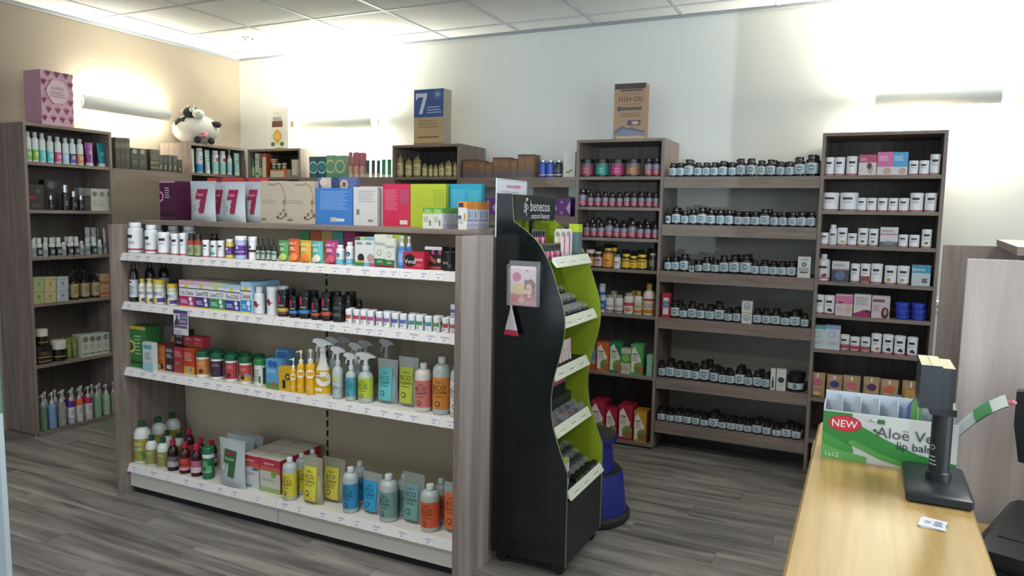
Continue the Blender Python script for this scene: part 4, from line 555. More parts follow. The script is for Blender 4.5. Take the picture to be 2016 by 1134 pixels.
struct('baseboard_back', lambda b: b.box(.4, XR, YB-.015, YB, 0, .12, DADO))

# ------------------------------------------------------------------ shelving
def tall_unit(label, group, loc, rz, w, d, h, shelves):
    """front towards -Y in its own frame, x from 0 to w"""
    t = thing('shelving_unit', label, 'shelving unit', loc, rz, group); T = .018
    for x in (0, w-T): part('side_panel', t, lambda b: b.box(x, x+T, 0, d, 0, h-T, OAKV), False)
    part('top_panel', t, lambda b: b.box(0, w, 0, d, h-T, h, OAKH), False)
    part('back_panel', t, lambda b: b.box(T, w-T, d-.012, d-.002, .02, h-T, OAKD), False)
    for z in shelves: part('shelf', t, lambda b: b.box(T, w-T, .004, d-.012, z-.02, z, OAKH), False)
    for x in (.012, w-.012): part('foot', t, lambda b: b.lathe([(.009, -.02), (.009, 0)], CHROME, 10, (x, .03)))
    t.location.z += .02
    for c in t.children: c.location.z = 0
    return t
U = 'tall grey oak shelving units'
def back_unit(label, x0, x1, shelves): return tall_unit(label, U, (x0, 4.45, 0), 0, x1-x0, .375, 1.94-.02, [z-.02 for z in shelves])
back_unit('tall grey wood shelving unit in the back left corner below white boxed jar', -4.508, -3.963, (1.72, 1.43, 1.13, .84, .46, .06))
back_unit('tall grey wood shelving unit topped by blue box numbered 7', -3.109, -2.553, (1.715, 1.43, 1.13, .84, .46, .06))
back_unit('tall grey wood shelving unit of pink bottles, topped by fish oil box', -1.694, -1.129, (1.71, 1.52, 1.327, 1.132, .848, .465, .035))
back_unit('rightmost tall grey wood shelving unit, filled with white tubs', -.248, .354, (1.71, 1.516, 1.325, 1.122, .934, .738, .454, .21, .035))
def left_unit(label, y0, y1, h, shelves): return tall_unit(label, U, (-4.65, y0, 0), R(90), y1-y0, .315, h-.02, [z-.02 for z in shelves])
left_unit('tall grey wood shelving unit at far left with pump bottles at its foot', 2.79, 3.372, 1.966, (1.73, 1.434, 1.14, .848, .457, .022))
left_unit('tall grey wood shelving unit carrying the plush cow', 4.008, 4.575, 1.958, (1.736, 1.44, 1.14, .85, .46, .06))
def ledge_run(label, loc, rz, w, d, zs, fas=.068, back=None):
    t = thing('ledge_shelving', label, 'shelves', loc, rz, 'open ledges between the tall units')
    if back: part('back_panel', t, lambda b: b.box(.001, w-.001, d-.006, d-.001, back[0], back[1], mat('#a19d94', .35)), False)  # added grey backing; its darker tone also carries the shade under the ledges
    for z in zs:
        s_ = part('shelf', t, lambda b: b.box(.001, w-.001, .02, d-.007, z-.018, z, OAKH), False)
        part('fascia', s_, lambda b: b.box(.001, w-.001, .002, .02, z-fas, z-.001, OAKH), False)
    return t
ledge_run('single ledge between the two left wall units', (-4.65, 3.374, 0), R(90), .632, .31, (1.727, .85))
ledge_run('ledge between corner unit and the unit topped by box 7', (-3.962, 4.45, 0), 0, .852, .385, (1.715, 1.43, .85))
ledge_run('ledge of kraft cartons left of the pink bottle unit', (-2.552, 4.45, 0), 0, .857, .385, (1.71, .85))
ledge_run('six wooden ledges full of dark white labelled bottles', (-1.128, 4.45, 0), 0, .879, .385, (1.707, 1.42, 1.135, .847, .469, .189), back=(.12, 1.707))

# ------------------------------------------------------------------ gondola
gon = thing('gondola_shelving', 'low double sided shop gondola with wood ends and white price strips', 'shelving', (-2.36, 2.81, 0))
gx0, gx1, gyf, gyb = -.985, .99, -.41, .41       # own frame
part('end_panel', gon, lambda b: b.box(gx0-.01, gx0+.012, gyf, gyb, 0, 1.377, OAKV), False)
part('end_panel', gon, lambda b: b.box(gx1-.03+.01, gx1+.008, gyf, gyb, 0, 1.377, OAKV, side=PALE), False)  # same wood as the other end; paler side faces paint in the daylight
part('top_board', gon, lambda b: b.box(gx0, gx1, -.26, .26, 1.377, 1.397, OAKH), False)
for k, (a, c) in enumerate(((gx0+.013, .018), (.022, gx1-.022))):
    part('back_board', gon, lambda b: b.box(a, c, -.004, .004, .12, 1.377, BEIGE), False)
    part('base_panel', gon, lambda b: b.box(a, c, -.352, -.34, .038, .118, CREAM), False)
    part('base_panel', gon, lambda b: b.box(a, c, .34, .352, .038, .118, CREAM), False)
def slots(b):
    b.box(-.004, .044, -.006, .006, .12, 1.377, BEIGE)
    z = .2
    while z < 1.3:
        b.box(.014, .025, -.0075, -.006, z, z+.034, mat('#191714', .7)); z += .05
part('slotted_upright', gon, slots, False)
part('plinth', gon, lambda b: b.box(gx0+.013, gx1-.02, -.33, .33, 0, .036, BLACKP), False)
tick_m = {}
def ticket(kind):
    if kind in tick_m: return tick_m[kind]
    b = MB(); w = .05; b.box(-w/2, w/2, -.0012, 0, .003, .035, mat('#d2d0cf', .25))
    rr = random.Random(kind); y_ = -.0014
    for n, (z, hh) in enumerate(((.025, .0022), (.0205, .002), (.0105, .0042))):
        l = rr.uniform(.45, .8)*w/2 if n < 2 else w*.11
        if n == 1 and kind % 3 == 0: continue
        b.add([(-l, y_, z), (l, y_, z), (l, y_, z+hh), (-l, y_, z+hh)], [(0,1,2,3)], mat('#777a9c' if n else '#6a6c86'))
    tick_m[kind] = b.mesh('price_ticket', False); return tick_m[kind]
GSH = (1.235, .99, .655, .155); rnd = random.Random(3)
for z in GSH:
    for k, (a, c) in enumerate(((gx0+.013, .019), (.021, gx1-.021))):
        s_ = part('shelf', gon, lambda b: b.box(a, c, -.352, -.006, z-.025, z, CREAM), False)
        part('price_strip', s_, lambda b: b.prism([(-.352, z+.002), (-.356, z+.002), (-.372, z-.036), (-.352, z-.036)], a, c, STRIP, 'x'), False)
        n = 13 if z > .9 else 11 if z > .5 else 8; x = a+.05
        while x < c-.03:
            o = link('price_ticket', ticket(rnd.randrange(9)), s_, (x, -.3725, z-.0365)); o.rotation_euler = (R(-22.5), 0, 0)
            x += max(.053, (c-a)/(n+1)*rnd.uniform(.8, 1.3))
    part('rear_shelf', gon, lambda b: b.box(gx0+.013, gx1-.021, .006, .352, z-.025, z, CREAM), False)

# ------------------------------------------------------------------ product builders (front towards -Y, base at z = 0)
def cyl(r, cy=0):
    def place(u, z, o):
        a = u/r; return ((r+o)*math.sin(a), cy-(r+o)*math.cos(a), z)
    return place
def flat(y):
    return lambda u, z, o: (u, y-o, z)
def plastic(c): return mat(c, .38)
def b_bottle(W, H, D, o):
    r = W/2; ch = o.get('caph', .16)*H; sh = o.get('sh', .1)*H; cw = o.get('capw', .7)*r
    zb = H-ch-.02*H-sh; seg = 24 if r > .03 else 18
    out = []; b = MB(); e = min(.004, r*.15)
    prof = [(r-e, 0), (r, e), (r, zb)]
    for k in range(1, 5):
        t = k/4*math.pi/2; prof.append((cw*.86+(r-cw*.86)*math.cos(t), zb+sh*math.sin(t)))
    prof.append((cw*.86, H-ch)); b.lathe(prof, mat(o['c'], .2 if o['c'] < '#50' else .35), seg); out.append(('bottle_body', b))
    b = MB(); cm = mat(o['cap'], .3, o.get('capm', 0)); e = min(.002, ch*.15)
    b.lathe([(cw, H-ch), (cw, H-e), (cw-e, H)], cm, seg)
    if o.get('rim'): b.lathe([(cw*1.02, H-ch), (cw*1.02, H-ch*.8)], mat('#7d7a74', .25, .8), seg)
    out.append(('cap', b))
    if 'lab' in o:
        b = MB(); l0, l1, lc = o['lab']; q = r+.0005; l1 = min(l1, zb/H)
        b.lathe([(q, l0*H), (q, l1*H)], mat(lc, .4), seg)
        if 'lab2' in o:
            a0, a1, c2 = o['lab2']; a1 = min(a1, zb/H); b.lathe([(q+.0004, a0*H), (q+.0004, a1*H)], mat(c2, .4), seg)
        hw = r*1.25; b.prints(o.get('pr', []), hw, H, cyl(r+.0012), .0006, .0003); out.append(('label', b))
    return out
def b_tub(W, H, D, o):
    r = W/2; lh = o.get('lidh', .17)*H; seg = 28 if r > .03 else 20; rb = r*.955; out = []
    b = MB(); e = min(.003, r*.1); b.lathe([(rb-e, 0), (rb, e), (rb, H-lh)], plastic(o['c']), seg); out.append(('tub_body', b))
    b = MB(); b.lathe([(r, H-lh), (r, H-e), (r-e, H), (r*.8, H), (r*.78, H-.0012)], plastic(o['lid']), seg); out.append(('lid', b))
    if o.get('pr'):
        b = MB(); b.prints(o['pr'], rb*1.25, H, cyl(rb), .0006, .0003); out.append(('label', b))
    return out
def b_box(W, H, D, o):
    D = D or min(W*.8, .06); out = []; b = MB()
    b.box(-W/2, W/2, -D/2, D/2, 0, H, mat(o['c'], .45), mat(o.get('top', o['c']), .45), mat(o.get('side', o['c']), .45)); out.append(('carton', b))
    if o.get('pr'):
        b = MB(); b.prints(o['pr'], W/2, H, flat(-D/2)); out.append(('front_print', b))
    if o.get('sp'):
        b = MB(); b.prints(o['sp'], D/2, H, lambda u, z, q: (W/2+q, u, z)); out.append(('side_print', b))
    return out
def b_pouch(W, H, D, o):
    D = D or min(.5*W, .055); out = []; b = MB(); nu, nv = 12, 10; M = mat(o['c'], .3, 0, 'film' if o.get('clear') else 'plain')
    def bulge(u, v):
        t = (1-abs(u)**2.6)*(.95 if v < .04 else max(0, 1-v/.94)**.75+.02)
        return D/2*min(1, t)*(.35+.65*min(1, v/.12) if v < .12 else 1)
    def front(u, z, q): 
        return (u, -bulge(max(-1, min(1, u/(W/2))), max(0, min(1, z/H)))-.0008-q, z)
    P = []; F = []
    for sgn in (-1, 1):
        base = len(P)
        for j in range(nv+1):
            for i in range(nu+1):
                u = -1+2*i/nu; v = j/nv; nar = 1-.05*math.sin(math.pi*v)
                P.append((u*W/2*nar, sgn*(bulge(u, v)+.0008), v*H))
        for j in range(nv):
            for i in range(nu):
                a = base+j*(nu+1)+i; q = (a, a+1, a+nu+2, a+nu+1); F.append(q if sgn < 0 else q[::-1])
    b.add(P, F, M)
    n1 = (nu+1)*(nv+1)
    b.add([P[i] for i in range(nu+1)]+[P[n1+i] for i in range(nu+1)], [(i+1, i, nu+1+i, nu+2+i) for i in range(nu)], M)
    out.append(('pouch_body', b))
    b = MB(); b.box(-W/2, W/2, -.0022, .0022, H*.955, H, M); out.append(('top_seal', b))
    if o.get('pr'):
        b = MB(); b.prints(o['pr'], W/2*.94, H, front, .0045, .0006); out.append(('front_print', b))
    if o.get('clear'):
        b = MB(); b.ball((0, 0, H*.34), (W*.42, D*.34, H*.33), mat(o['pr'][0][5], .5), 12, 8); out.append(('contents', b))
    return out
def b_tube(W, H, D, o):
    r = W*.42; ch = .14*H; out = []; b = MB(); P = []; F = []; seg = 16; K = 6
    for k in range(K+1):
        t = k/K; z = ch+(H-ch)*t; ry = r*(1-t)*.9+.0012; rx = r*.9+(W/2-r*.9)*t
        for i in range(seg):
            a = 2*math.pi*i/seg; P.append((rx*math.cos(a), ry*math.sin(a), z))
    for k in range(K):
        for i in range(seg):
            j = (i+1) % seg; F.append((k*seg+i, k*seg+j, (k+1)*seg+j, (k+1)*seg+i))
    F += [tuple(reversed(range(seg))), tuple(range(K*seg, K*seg+seg))]
    b.add(P, F, plastic(o['c'])); out.append(('tube_body', b))
    b = MB(); b.lathe([(r*.93, 0), (r*.95, ch*.9), (r*.9, ch)], plastic(o['cap']), seg); out.append(('cap', b))
    if o.get('pr'):
        def pl(u, z, q):
            t = max(0, (z-ch)/(H-ch)); ry = r*(1-t)*.9+.0012; rx = r*.9+(W/2-r*.9)*t; x = max(-rx*.98, min(rx*.98, u))
            return (x, -ry*math.sqrt(1-(x/rx)**2)-q-.0012, z)
        b = MB(); b.prints(o['pr'], W/2*.85, H, pl); out.append(('front_print', b))
    return out
def b_pump(W, H, D, o):
    r = W/2; hb = H*.68; seg = 22; out = []; b = MB(); e = min(.004, r*.2)
    b.lathe([(r-e, 0), (r, e), (r, hb*.86), (r*.92, hb*.95), (r*.5, hb), (r*.42, hb)], mat(o['c'], .3), seg)
    if o.get('sh_c'): b.lathe([(r*1.006, hb*.74), (r*1.006, hb*.86), (r*.925, hb*.955), (r*.5, hb*1.004)], mat(o['sh_c'], .3), seg)
    out.append(('bottle_body', b))
    b = MB(); M = plastic(o['cap'])
    b.lathe([(r*.55, hb), (r*.55, hb+H*.08), (r*.3, hb+H*.1), (r*.18, hb+H*.11), (r*.18, H*.93)], M, 14)
    b.lathe([(r*.34, H*.92), (r*.36, H*.98), (r*.3, H)], M, 14)
    if not o.get('clearcap'): b.tube([(0, 0, H*.965), (-r*.9, -r*.35, H*.96), (-r*1.1, -r*.43, H*.94)], [r*.16, r*.13, r*.1], M)
    out.append(('pump_head', b))
    if o.get('clearcap'):
        b = MB(); b.lathe([(r*.7, hb), (r*.7, H*.99), (r*.6, H*1.0)], mat('#cfd3d0', .1, 0, 'clear'), 16); out.append(('overcap', b))
    if o.get('lab'):
        b = MB(); l0, l1, lc = o['lab']; b.lathe([(r+.0005, l0*H), (r+.0005, min(l1, .57)*H)], mat(lc, .4), seg); b.prints(o.get('pr', []), r*1.25, H, cyl(r+.001)); out.append(('label', b))
    return out
def b_trig(W, H, D, o):
    r = W*.48; hb = H*.6; seg = 22; out = []; b = MB(); sy = .62 if o.get('wide') else 1
    if o.get('wide'): prof = [(r*1.1, 0), (r*1.15, .006), (r*1.12, H*.3), (r*.95, H*.46), (r*.6, H*.56), (r*.42, H*.7), (r*.4, H*.76)]; top = H*.76
    else: prof = [(r-.004, 0), (r, .004), (r, hb*.84), (r*.86, hb*.95), (r*.4, hb*1.04), (r*.36, hb*1.08)]; top = hb*1.08
    b.lathe(prof, mat(o['c'], .25), seg, sy=sy); out.append(('bottle_body', b))
    b = MB(); M = plastic(o['cap'])
    b.lathe([(r*.46, top), (r*.46, top+H*.07), (r*.3, top+H*.08), (r*.28, H*.9)], M, 14)
    k = W*.72; z = H
    b.prism([(-k*.85, z-H*.03), (-k*.88, z-H*.075), (-k*.6, z-H*.085), (-k*.35, z-H*.15), (k*.22, z-H*.15), (k*.42, z-H*.115), (k*.95, z-H*.105), (k*.9, z-H*.085), (k*.3, z-H*.02), (-k*.3, z), (-k*.7, z-H*.006)], -r*.3, r*.3, M)
    b.tube([(-k*.3, 0, z-H*.12), (-k*.58, 0, z-H*.17), (-k*.66, 0, z-H*.24)], [r*.17, r*.15, r*.1], M); out.append(('trigger_head', b))
    b = MB(); l0, l1, lc = o['lab']
    if o.get('wide'): b.lathe([(r*1.16, .01), (r*1.13, H*.3), (r*.98, H*.45)], mat(lc, .35), seg, sy=sy)
    else: b.lathe([(r+.0006, l0*H), (r+.0006, min(l1, .5)*H)], mat(lc, .4), seg)
    def pl(u, z, q):
        a = u/r; rr = r*1.15 if o.get('wide') else r; return ((rr+q+.001)*math.sin(a), -(rr*sy+q+.0015)*math.cos(a), z)
    sc = .76 if not o.get('wide') else 1
    b.prints([tuple(p) for p in o.get('pr', [])], r*1.2, H*sc, pl, .001); out.append(('label', b))
    return out
def b_book(W, H, D, o):
    D = D or .022; out = []; c = mat(o['c'], .35); b = MB()
    b.box(-W/2, W/2, -D/2, -D/2+.002, 0, H, c); b.box(-W/2, W/2, D/2-.002, D/2, 0, H, c); b.box(W/2-.002, W/2, -D/2, D/2, 0, H, c); out.append(('cover', b))
    b = MB(); b.box(-W/2+.004, W/2-.002, -D/2+.002, D/2-.002, .003, H-.003, mat('#cfcabd', .7)); out.append(('pages', b))
    b = MB(); b.prints(o['pr'], W/2, H, flat(-D/2)); out.append(('cover_print', b))
    return out
def b_tent(W, H, D, o):
    D = .05; out = []; b = MB(); M = mat('#c2c4bd', .15, 0, 'clear')
    b.prism([(-W/2, 0), (W/2, 0), (W/2, H*.8), (W*.2, H), (-W*.3, H*.97), (-W/2, H*.6)], -D/2, D/2, M); out.append(('packet', b))
    for i, (x, z) in enumerate(((-.1, .14), (.22, .14), (.05, .38), (.3, .4), (-.25, .36), (.15, .62))):
        b = MB(); b.ball((x*W, 0, z*H), (W*.16, .018, H*.13), mat('#b8702f', .5), 10, 6); out.append(('lozenge', b))
    return out
BUILD = dict(bottle=b_bottle, tub=b_tub, box=b_box, pouch=b_pouch, tube=b_tube, pump=b_pump, trig=b_trig, book=b_book, tent=b_tent)
NAMES = dict(bottle='bottle', tub='tub', box='carton_box', pouch='pouch', tube='tube', pump='pump_bottle', trig='spray_bottle', book='book', tent='packet')
FLAT = ('box', 'pouch', 'book', 'tent')
CACHE = {}
def product(style, W, H, D):
    kind, o = STYLES[style][:2]
    if style in ('vir', 'pinkbottle', 'tub_white', 'dropper'): W = round(W/.003)*.003; H = round(H/.004)*.004
    if style.startswith('vial'): W, H = round(W/.004)*.004, round(H/.005)*.005
    k = (style, round(W, 4), round(H, 4), round(D, 3))
    if k not in CACHE: CACHE[k] = [(n, b.mesh(n)) for n, b in BUILD[kind](W, H, D, o)]
    return CACHE[k]
def put(style, label, cat, loc, rz, W, H, D=0, group=None):
    parts = product(style, W, H, D); kind = STYLES[style][0]
    nm = {'jar': 'jar', 'vial': 'vial', 'canister': 'canister', 'pot': 'pot', 'sachet': 'sachet'}.get(cat, NAMES[kind])
    if len(parts) == 1:
        o = link(nm, parts[0][1], None, loc); o.rotation_euler = (0, 0, rz); o['label'] = label; o['category'] = cat
        if group: o['group'] = group
        return o
    t = thing(nm, label, cat, loc, rz, group)
    for n, me in parts: link(n, me, t)
    return t

# ------------------------------------------------------------------ stock on the shelves
# (style, place along shelf, width, height, lift above shelf, set-back from shelf front, depth, rows behind)
SHELVES = [
 ('u1a','top shelf of left tall unit',0,-4.65,1.73,90,[
  ('pb_green',2.838,0.037,0.183,0,0.02,0,0),
  ('pb_green',2.881,0.037,0.184,0,0.02,0,0),
  ('pb_aqua',2.925,0.037,0.182,0,0.02,0,0),
  ('pb_aqua',2.974,0.038,0.171,0,0.02,0,0),
  ('pb_pink',3.024,0.039,0.171,0,0.02,0,0),
  ('pb_ltblue',3.074,0.039,0.168,0,0.02,0,0),
  ('pb_purple',3.12,0.038,0.169,0,0.02,0,0),
  ('pb_orange',3.171,0.041,0.171,0,0.02,0,0),
  ('tube_magenta',3.242,0.061,0.154,0,0.02,0,0),
  ('tube_teal',3.329,0.063,0.157,0,0.02,0,0),
 ]),
 ('u1b','second shelf of left tall unit',0,-4.65,1.434,90,[
  ('bx_blackred',2.866,0.094,0.158,0,0.02,0.06,0),
  ('bx_blackroundel',2.996,0.08,0.192,0,0.08,0.06,0),
  ('silverpump',2.961,0.024,0.094,0,0.02,0,0),
  ('silverpump',3.059,0.037,0.164,0,0.02,0,0),
  ('silverpump',3.114,0.034,0.126,0,0.02,0,0),
  ('silverpump',3.163,0.031,0.101,0,0.02,0,0),
  ('bx_charcoal',3.194,0.041,0.097,0,0.02,0.05,0),
  ('bx_greyplain',3.224,0.076,0.15,0,0.085,0.05,0),
  ('bx_whiteprint',3.25,0.05,0.148,0,0.02,0.06,0),
  ('bx_whiteprint',3.303,0.052,0.148,0,0.02,0.06,0),
  ('bx_whiteprint',3.357,0.053,0.149,0,0.02,0.06,0),
 ]),
 ('u1c','third shelf of left tall unit',0,-4.65,1.14,90,[
  ('wcapdark',2.878,0.035,0.119,0,0.02,0,1),
  ('wcapdark',2.958,0.036,0.119,0,0.02,0,1),
  ('wcapdark',3.002,0.036,0.12,0,0.02,0,1),
  ('wcapdark',3.078,0.036,0.122,0,0.02,0,1),
  ('wcapdark',3.12,0.034,0.123,0,0.02,0,1),
  ('wcapdark',3.241,0.036,0.117,0,0.02,0,1),
  ('wcapgrey',2.842,0.031,0.113,0,0.02,0,0),
  ('wcapgrey',2.914,0.031,0.092,0,0.02,0,0),
  ('wcapgrey',3.033,0.03,0.089,0,0.02,0,0),
  ('wcapgrey',3.155,0.031,0.093,0,0.02,0,0),
  ('wcapgrey',3.196,0.036,0.113,0,0.02,0,0),
  ('wcapgrey',3.282,0.032,0.1,0,0.02,0,0),
  ('tube_white',3.279,0.038,0.179,0,0.13,0,0),
  ('tube_white',3.324,0.038,0.178,0,0.13,0,0),
  ('tube_white',3.369,0.039,0.176,0,0.13,0,0),
  ('tube_skyblue',3.361,0.042,0.175,0,0.06,0,0),
 ]),
 ('u1d','fourth shelf of left tall unit',0,-4.65,0.848,90,[
  ('bx_palegreen',2.852,0.064,0.094,0,0.02,0.07,0),
  ('bx_palegreen',2.857,0.064,0.071,0.094,0.02,0.07,0),
  ('bx_palelemon',2.925,0.072,0.088,0,0.02,0.07,0),
  ('bx_palelemon',2.928,0.072,0.074,0.088,0.02,0.07,0),
  ('bx_palelilac',3.005,0.075,0.083,0,0.02,0.07,0),
  ('bx_palelilac',3.008,0.075,0.075,0.083,0.02,0.07,0),
  ('amberpump',3.099,0.051,0.191,0,0.02,0,1),
  ('amberpump',3.174,0.055,0.19,0,0.02,0,1),
  ('amberpump',3.248,0.055,0.189,0,0.02,0,1),
  ('bx_peach',3.327,0.08,0.07,0,0.05,0.06,0),
  ('bx_peach',3.329,0.08,0.085,0.07,0.05,0.06,0),
  ('darkbottle',2.979,0.035,0.2,0,0.1,0,0),
  ('darkbottle',3.038,0.035,0.196,0,0.1,0,0),
 ]),
 ('u1e','fifth shelf of left tall unit',0,-4.65,0.457,90,[
  ('bx_blackgold',2.874,0.096,0.114,0,0.02,0.09,0),
  ('jar_whitelid',2.88,0.068,0.106,0.115,0.02,0,0),
  ('jar_whitelid',2.99,0.09,0.133,0,0.02,0,0),
  ('tube_green',3.05,0.032,0.141,0,0.035,0,1),
  ('tube_green',3.09,0.033,0.136,0,0.035,0,1),
  ('bx_whitegreen',3.146,0.057,0.147,0,0.02,0.03,2),
  ('bx_whitegreen',3.195,0.042,0.144,0,0.02,0.03,2),
  ('bx_whitegreen',3.241,0.048,0.142,0,0.02,0.03,2),
  ('bx_whitegreen',3.293,0.049,0.144,0,0.02,0.03,2),
  ('bx_greyblue',3.335,0.025,0.146,0,0.02,0.03,0),
 ]),
 ('u1f','bottom shelf of left tall unit',0,-4.65,0.022,90,[
  ('pump_sage',2.859,0.044,0.237,0,0.02,0,1),
  ('pump_blue',2.918,0.048,0.237,0,0.02,0,1),
  ('pump_grey',2.982,0.05,0.235,0,0.02,0,1),
  ('pump_violet',3.044,0.047,0.227,0,0.02,0,1),
  ('pump_orange',3.1,0.044,0.228,0,0.02,0,1),
  ('pump_magenta',3.165,0.051,0.226,0,0.02,0,1),
  ('pump_mint',3.229,0.047,0.22,0,0.02,0,1),
  ('pump_pale',3.296,0.051,0.216,0,0.02,0,1),
  ('pump_grey',3.342,0.031,0.222,0,0.02,0,0),
 ]),
 ('la','ledge beside left tall unit',0,-4.65,1.727,90,[
  ('bx_blacktall',3.431,0.036,0.209,0,0.02,0.08,0),
  ('bx_blacktall',3.468,0.036,0.21,0,0.02,0.08,0),
  ('bx_blacktall',3.505,0.037,0.213,0,0.02,0.08,0),
  ('bx_silverband',3.561,0.061,0.149,0,0.02,0.08,0),
  ('bx_silverband',3.625,0.063,0.15,0,0.02,0.08,0),
  ('bx_blackgold',3.723,0.078,0.153,0,0.02,0.08,0),
  ('bx_blacksmall',3.773,0.032,0.118,0,0.02,0.06,0),
  ('bx_blacksmall',3.812,0.038,0.12,0,0.02,0.06,0),
  ('bx_blacksmall',3.853,0.036,0.124,0,0.02,0.06,0),
  ('bx_blacksmall',3.895,0.042,0.124,0,0.02,0.06,0),
  ('bx_blacksmall',3.939,0.04,0.097,0,0.02,0.06,0),
 ]),
 ('u2a','corner unit under plush cow',0,-4.65,1.736,90,[
  ('tube_sage',4.067,0.036,0.181,0,0.02,0,0),
  ('bot_bluewhite',4.139,0.053,0.191,0,0.02,0,0),
  ('tube_seafoam',4.216,0.051,0.185,0,0.02,0,0),
  ('bot_whiteaqua',4.293,0.05,0.184,0,0.02,0,0),
  ('bot_whiteaqua',4.366,0.048,0.187,0,0.02,0,0),
  ('spray_whiteblue',4.434,0.041,0.206,0,0.02,0,0),
  ('tube_seafoam',4.521,0.058,0.184,0,0.02,0,0),
 ]),
 ('u3a','top shelf of back corner unit',1,4.45,1.72,0,[
  ('bot_greenherb',-4.479,0.026,0.162,0,0.02,0,0),
  ('bx_whitegreentall',-4.427,0.04,0.19,0,0.02,0.05,0),
  ('bot_greenherb',-4.399,0.024,0.148,0,0.02,0,0),
  ('bx_whiteorange',-4.351,0.042,0.188,0,0.02,0.06,0),
  ('bx_orangeflat',-4.2,0.178,0.061,0,0.02,0.1,0),
  ('jar_tiny_green',-4.26,0.035,0.049,0.062,0.02,0,0),
  ('jar_tiny_green',-4.208,0.034,0.047,0.062,0.02,0,0),
  ('jar_tiny_orange',-4.157,0.037,0.05,0.061,0.02,0,0),
  ('jar_tiny_orange',-4.303,0.066,0.032,0.115,0.05,0,0),
  ('pouch_whitecloth',-4.045,0.094,0.138,0,0.02,0,0),
 ]),
 ('lb','ledge right of back corner unit',1,4.45,1.715,0,[
  ('bx_tealring',-3.854,0.077,0.159,0,0.02,0.06,1),
  ('bx_tealring',-3.771,0.076,0.159,0,0.02,0.06,1),
  ('bx_greenring',-3.689,0.076,0.167,0,0.02,0.06,1),
  ('bx_greenring',-3.597,0.098,0.164,0,0.02,0.06,1),
  ('tube_rose',-3.514,0.04,0.188,0,0.02,0,1),
  ('tube_rose',-3.457,0.04,0.187,0,0.02,0,1),
  ('tube_rose',-3.403,0.04,0.184,0,0.02,0,1),
  ('tube_darkteal',-3.354,0.034,0.126,0,0.02,0,0),
  ('tube_darkteal',-3.304,0.034,0.126,0,0.02,0,0),
  ('tube_darkteal',-3.256,0.031,0.123,0,0.02,0,0),
  ('tube_green2',-3.211,0.035,0.129,0,0.02,0,0),
  ('tube_green2',-3.161,0.034,0.128,0,0.02,0,0),
 ]),
 ('u4a','top shelf of unit below seven box',1,4.45,1.715,0,[
  ('goldbottle',-3.07,0.051,0.167,0,0.02,0,0),
  ('goldbottle',-2.997,0.055,0.135,0,0.02,0,0),
  ('goldbottle',-2.925,0.058,0.152,0,0.02,0,0),
  ('goldbottle',-2.856,0.038,0.098,0,0.02,0,0),
  ('goldbottle',-2.806,0.033,0.092,0,0.02,0,0),
  ('goldbottle',-2.764,0.033,0.09,0,0.02,0,0),
  ('goldbottle',-2.718,0.042,0.1,0,0.02,0,0),
  ('goldbottle',-2.663,0.052,0.117,0,0.02,0,0),
  ('goldbottle',-2.603,0.03,0.107,0,0.02,0,0),
 ]),
 ('lc','ledge left of purple bottle unit',1,4.45,1.71,0,[
  ('bx_kraft',-2.478,0.119,0.121,0,0.02,0.06,0),
  ('bx_kraft',-2.39,0.054,0.112,0,0.02,0.05,0),
  ('bx_kraft',-2.335,0.051,0.101,0,0.02,0.05,0),
  ('bx_kraft',-2.274,0.063,0.132,0,0.02,0.06,0),
  ('bx_kraft',-2.207,0.068,0.131,0,0.02,0.06,0),
  ('bx_kraft',-2.146,0.051,0.12,0,0.02,0.05,0),
  ('bx_kraft',-2.089,0.056,0.149,0,0.02,0.1,0),
  ('bx_kraft',-2.03,0.061,0.148,0,0.02,0.1,0),
  ('can_blue',-1.946,0.05,0.109,0,0.02,0,0),
  ('can_blue',-1.892,0.05,0.108,0,0.02,0,0),
  ('can_black',-1.835,0.054,0.107,0,0.02,0,0),
  ('bx_whiteleaf',-1.766,0.081,0.165,0,0.06,0.05,0),
 ]),
 ('u5a','top shelf of middle tall unit',1,4.45,1.71,0,[
  ('widejar_red',-1.643,0.089,0.113,0,0.02,0,0),
  ('widejar_green',-1.542,0.088,0.112,0,0.02,0,0),
  ('widejar_pink',-1.44,0.091,0.11,0,0.02,0,0),
  ('widejar_copper',-1.339,0.093,0.109,0,0.02,0,0),
  ('pinkbottle',-1.234,0.047,0.111,0,0.02,0,0),
  ('pinkbottle',-1.184,0.044,0.11,0,0.02,0,0),
 ]),
 ('u5b','second shelf of middle tall unit',1,4.45,1.52,0,[
  ('pinkbottle',-1.661,0.053,0.111,0,0.02,0,0),
  ('pinkbottle',-1.604,0.041,0.087,0,0.02,0,0),
  ('pinkbottle',-1.556,0.042,0.087,0,0.02,0,0),
  ('pinkbottle',-1.506,0.039,0.087,0,0.02,0,0),
  ('pinkbottle',-1.46,0.041,0.086,0,0.02,0,0),
  ('pinkbottle',-1.411,0.039,0.086,0,0.02,0,0),
  ('pinkbottle',-1.365,0.04,0.087,0,0.02,0,0),
  ('pinkbottle',-1.318,0.04,0.087,0,0.02,0,0),
  ('pinkbottle',-1.271,0.04,0.087,0,0.02,0,0),
  ('pinkbottle',-1.223,0.041,0.087,0,0.02,0,0),
  ('pinkbottle',-1.179,0.034,0.086,0,0.02,0,0),
  ('pinkbottle',-1.652,0.035,0.11,0,0.1,0,0),
 ]),
 ('u5c','third shelf of middle tall unit',1,4.45,1.327,0,[
  ('pinkbottle',-1.667,0.038,0.091,0,0.02,0,0),
  ('pinkbottle',-1.624,0.041,0.092,0,0.02,0,0),
  ('pinkbottle',-1.578,0.042,0.09,0,0.02,0,0),
  ('pinkbottle',-1.529,0.044,0.091,0,0.02,0,0),
  ('pinkbottle',-1.476,0.054,0.11,0,0.02,0,0),
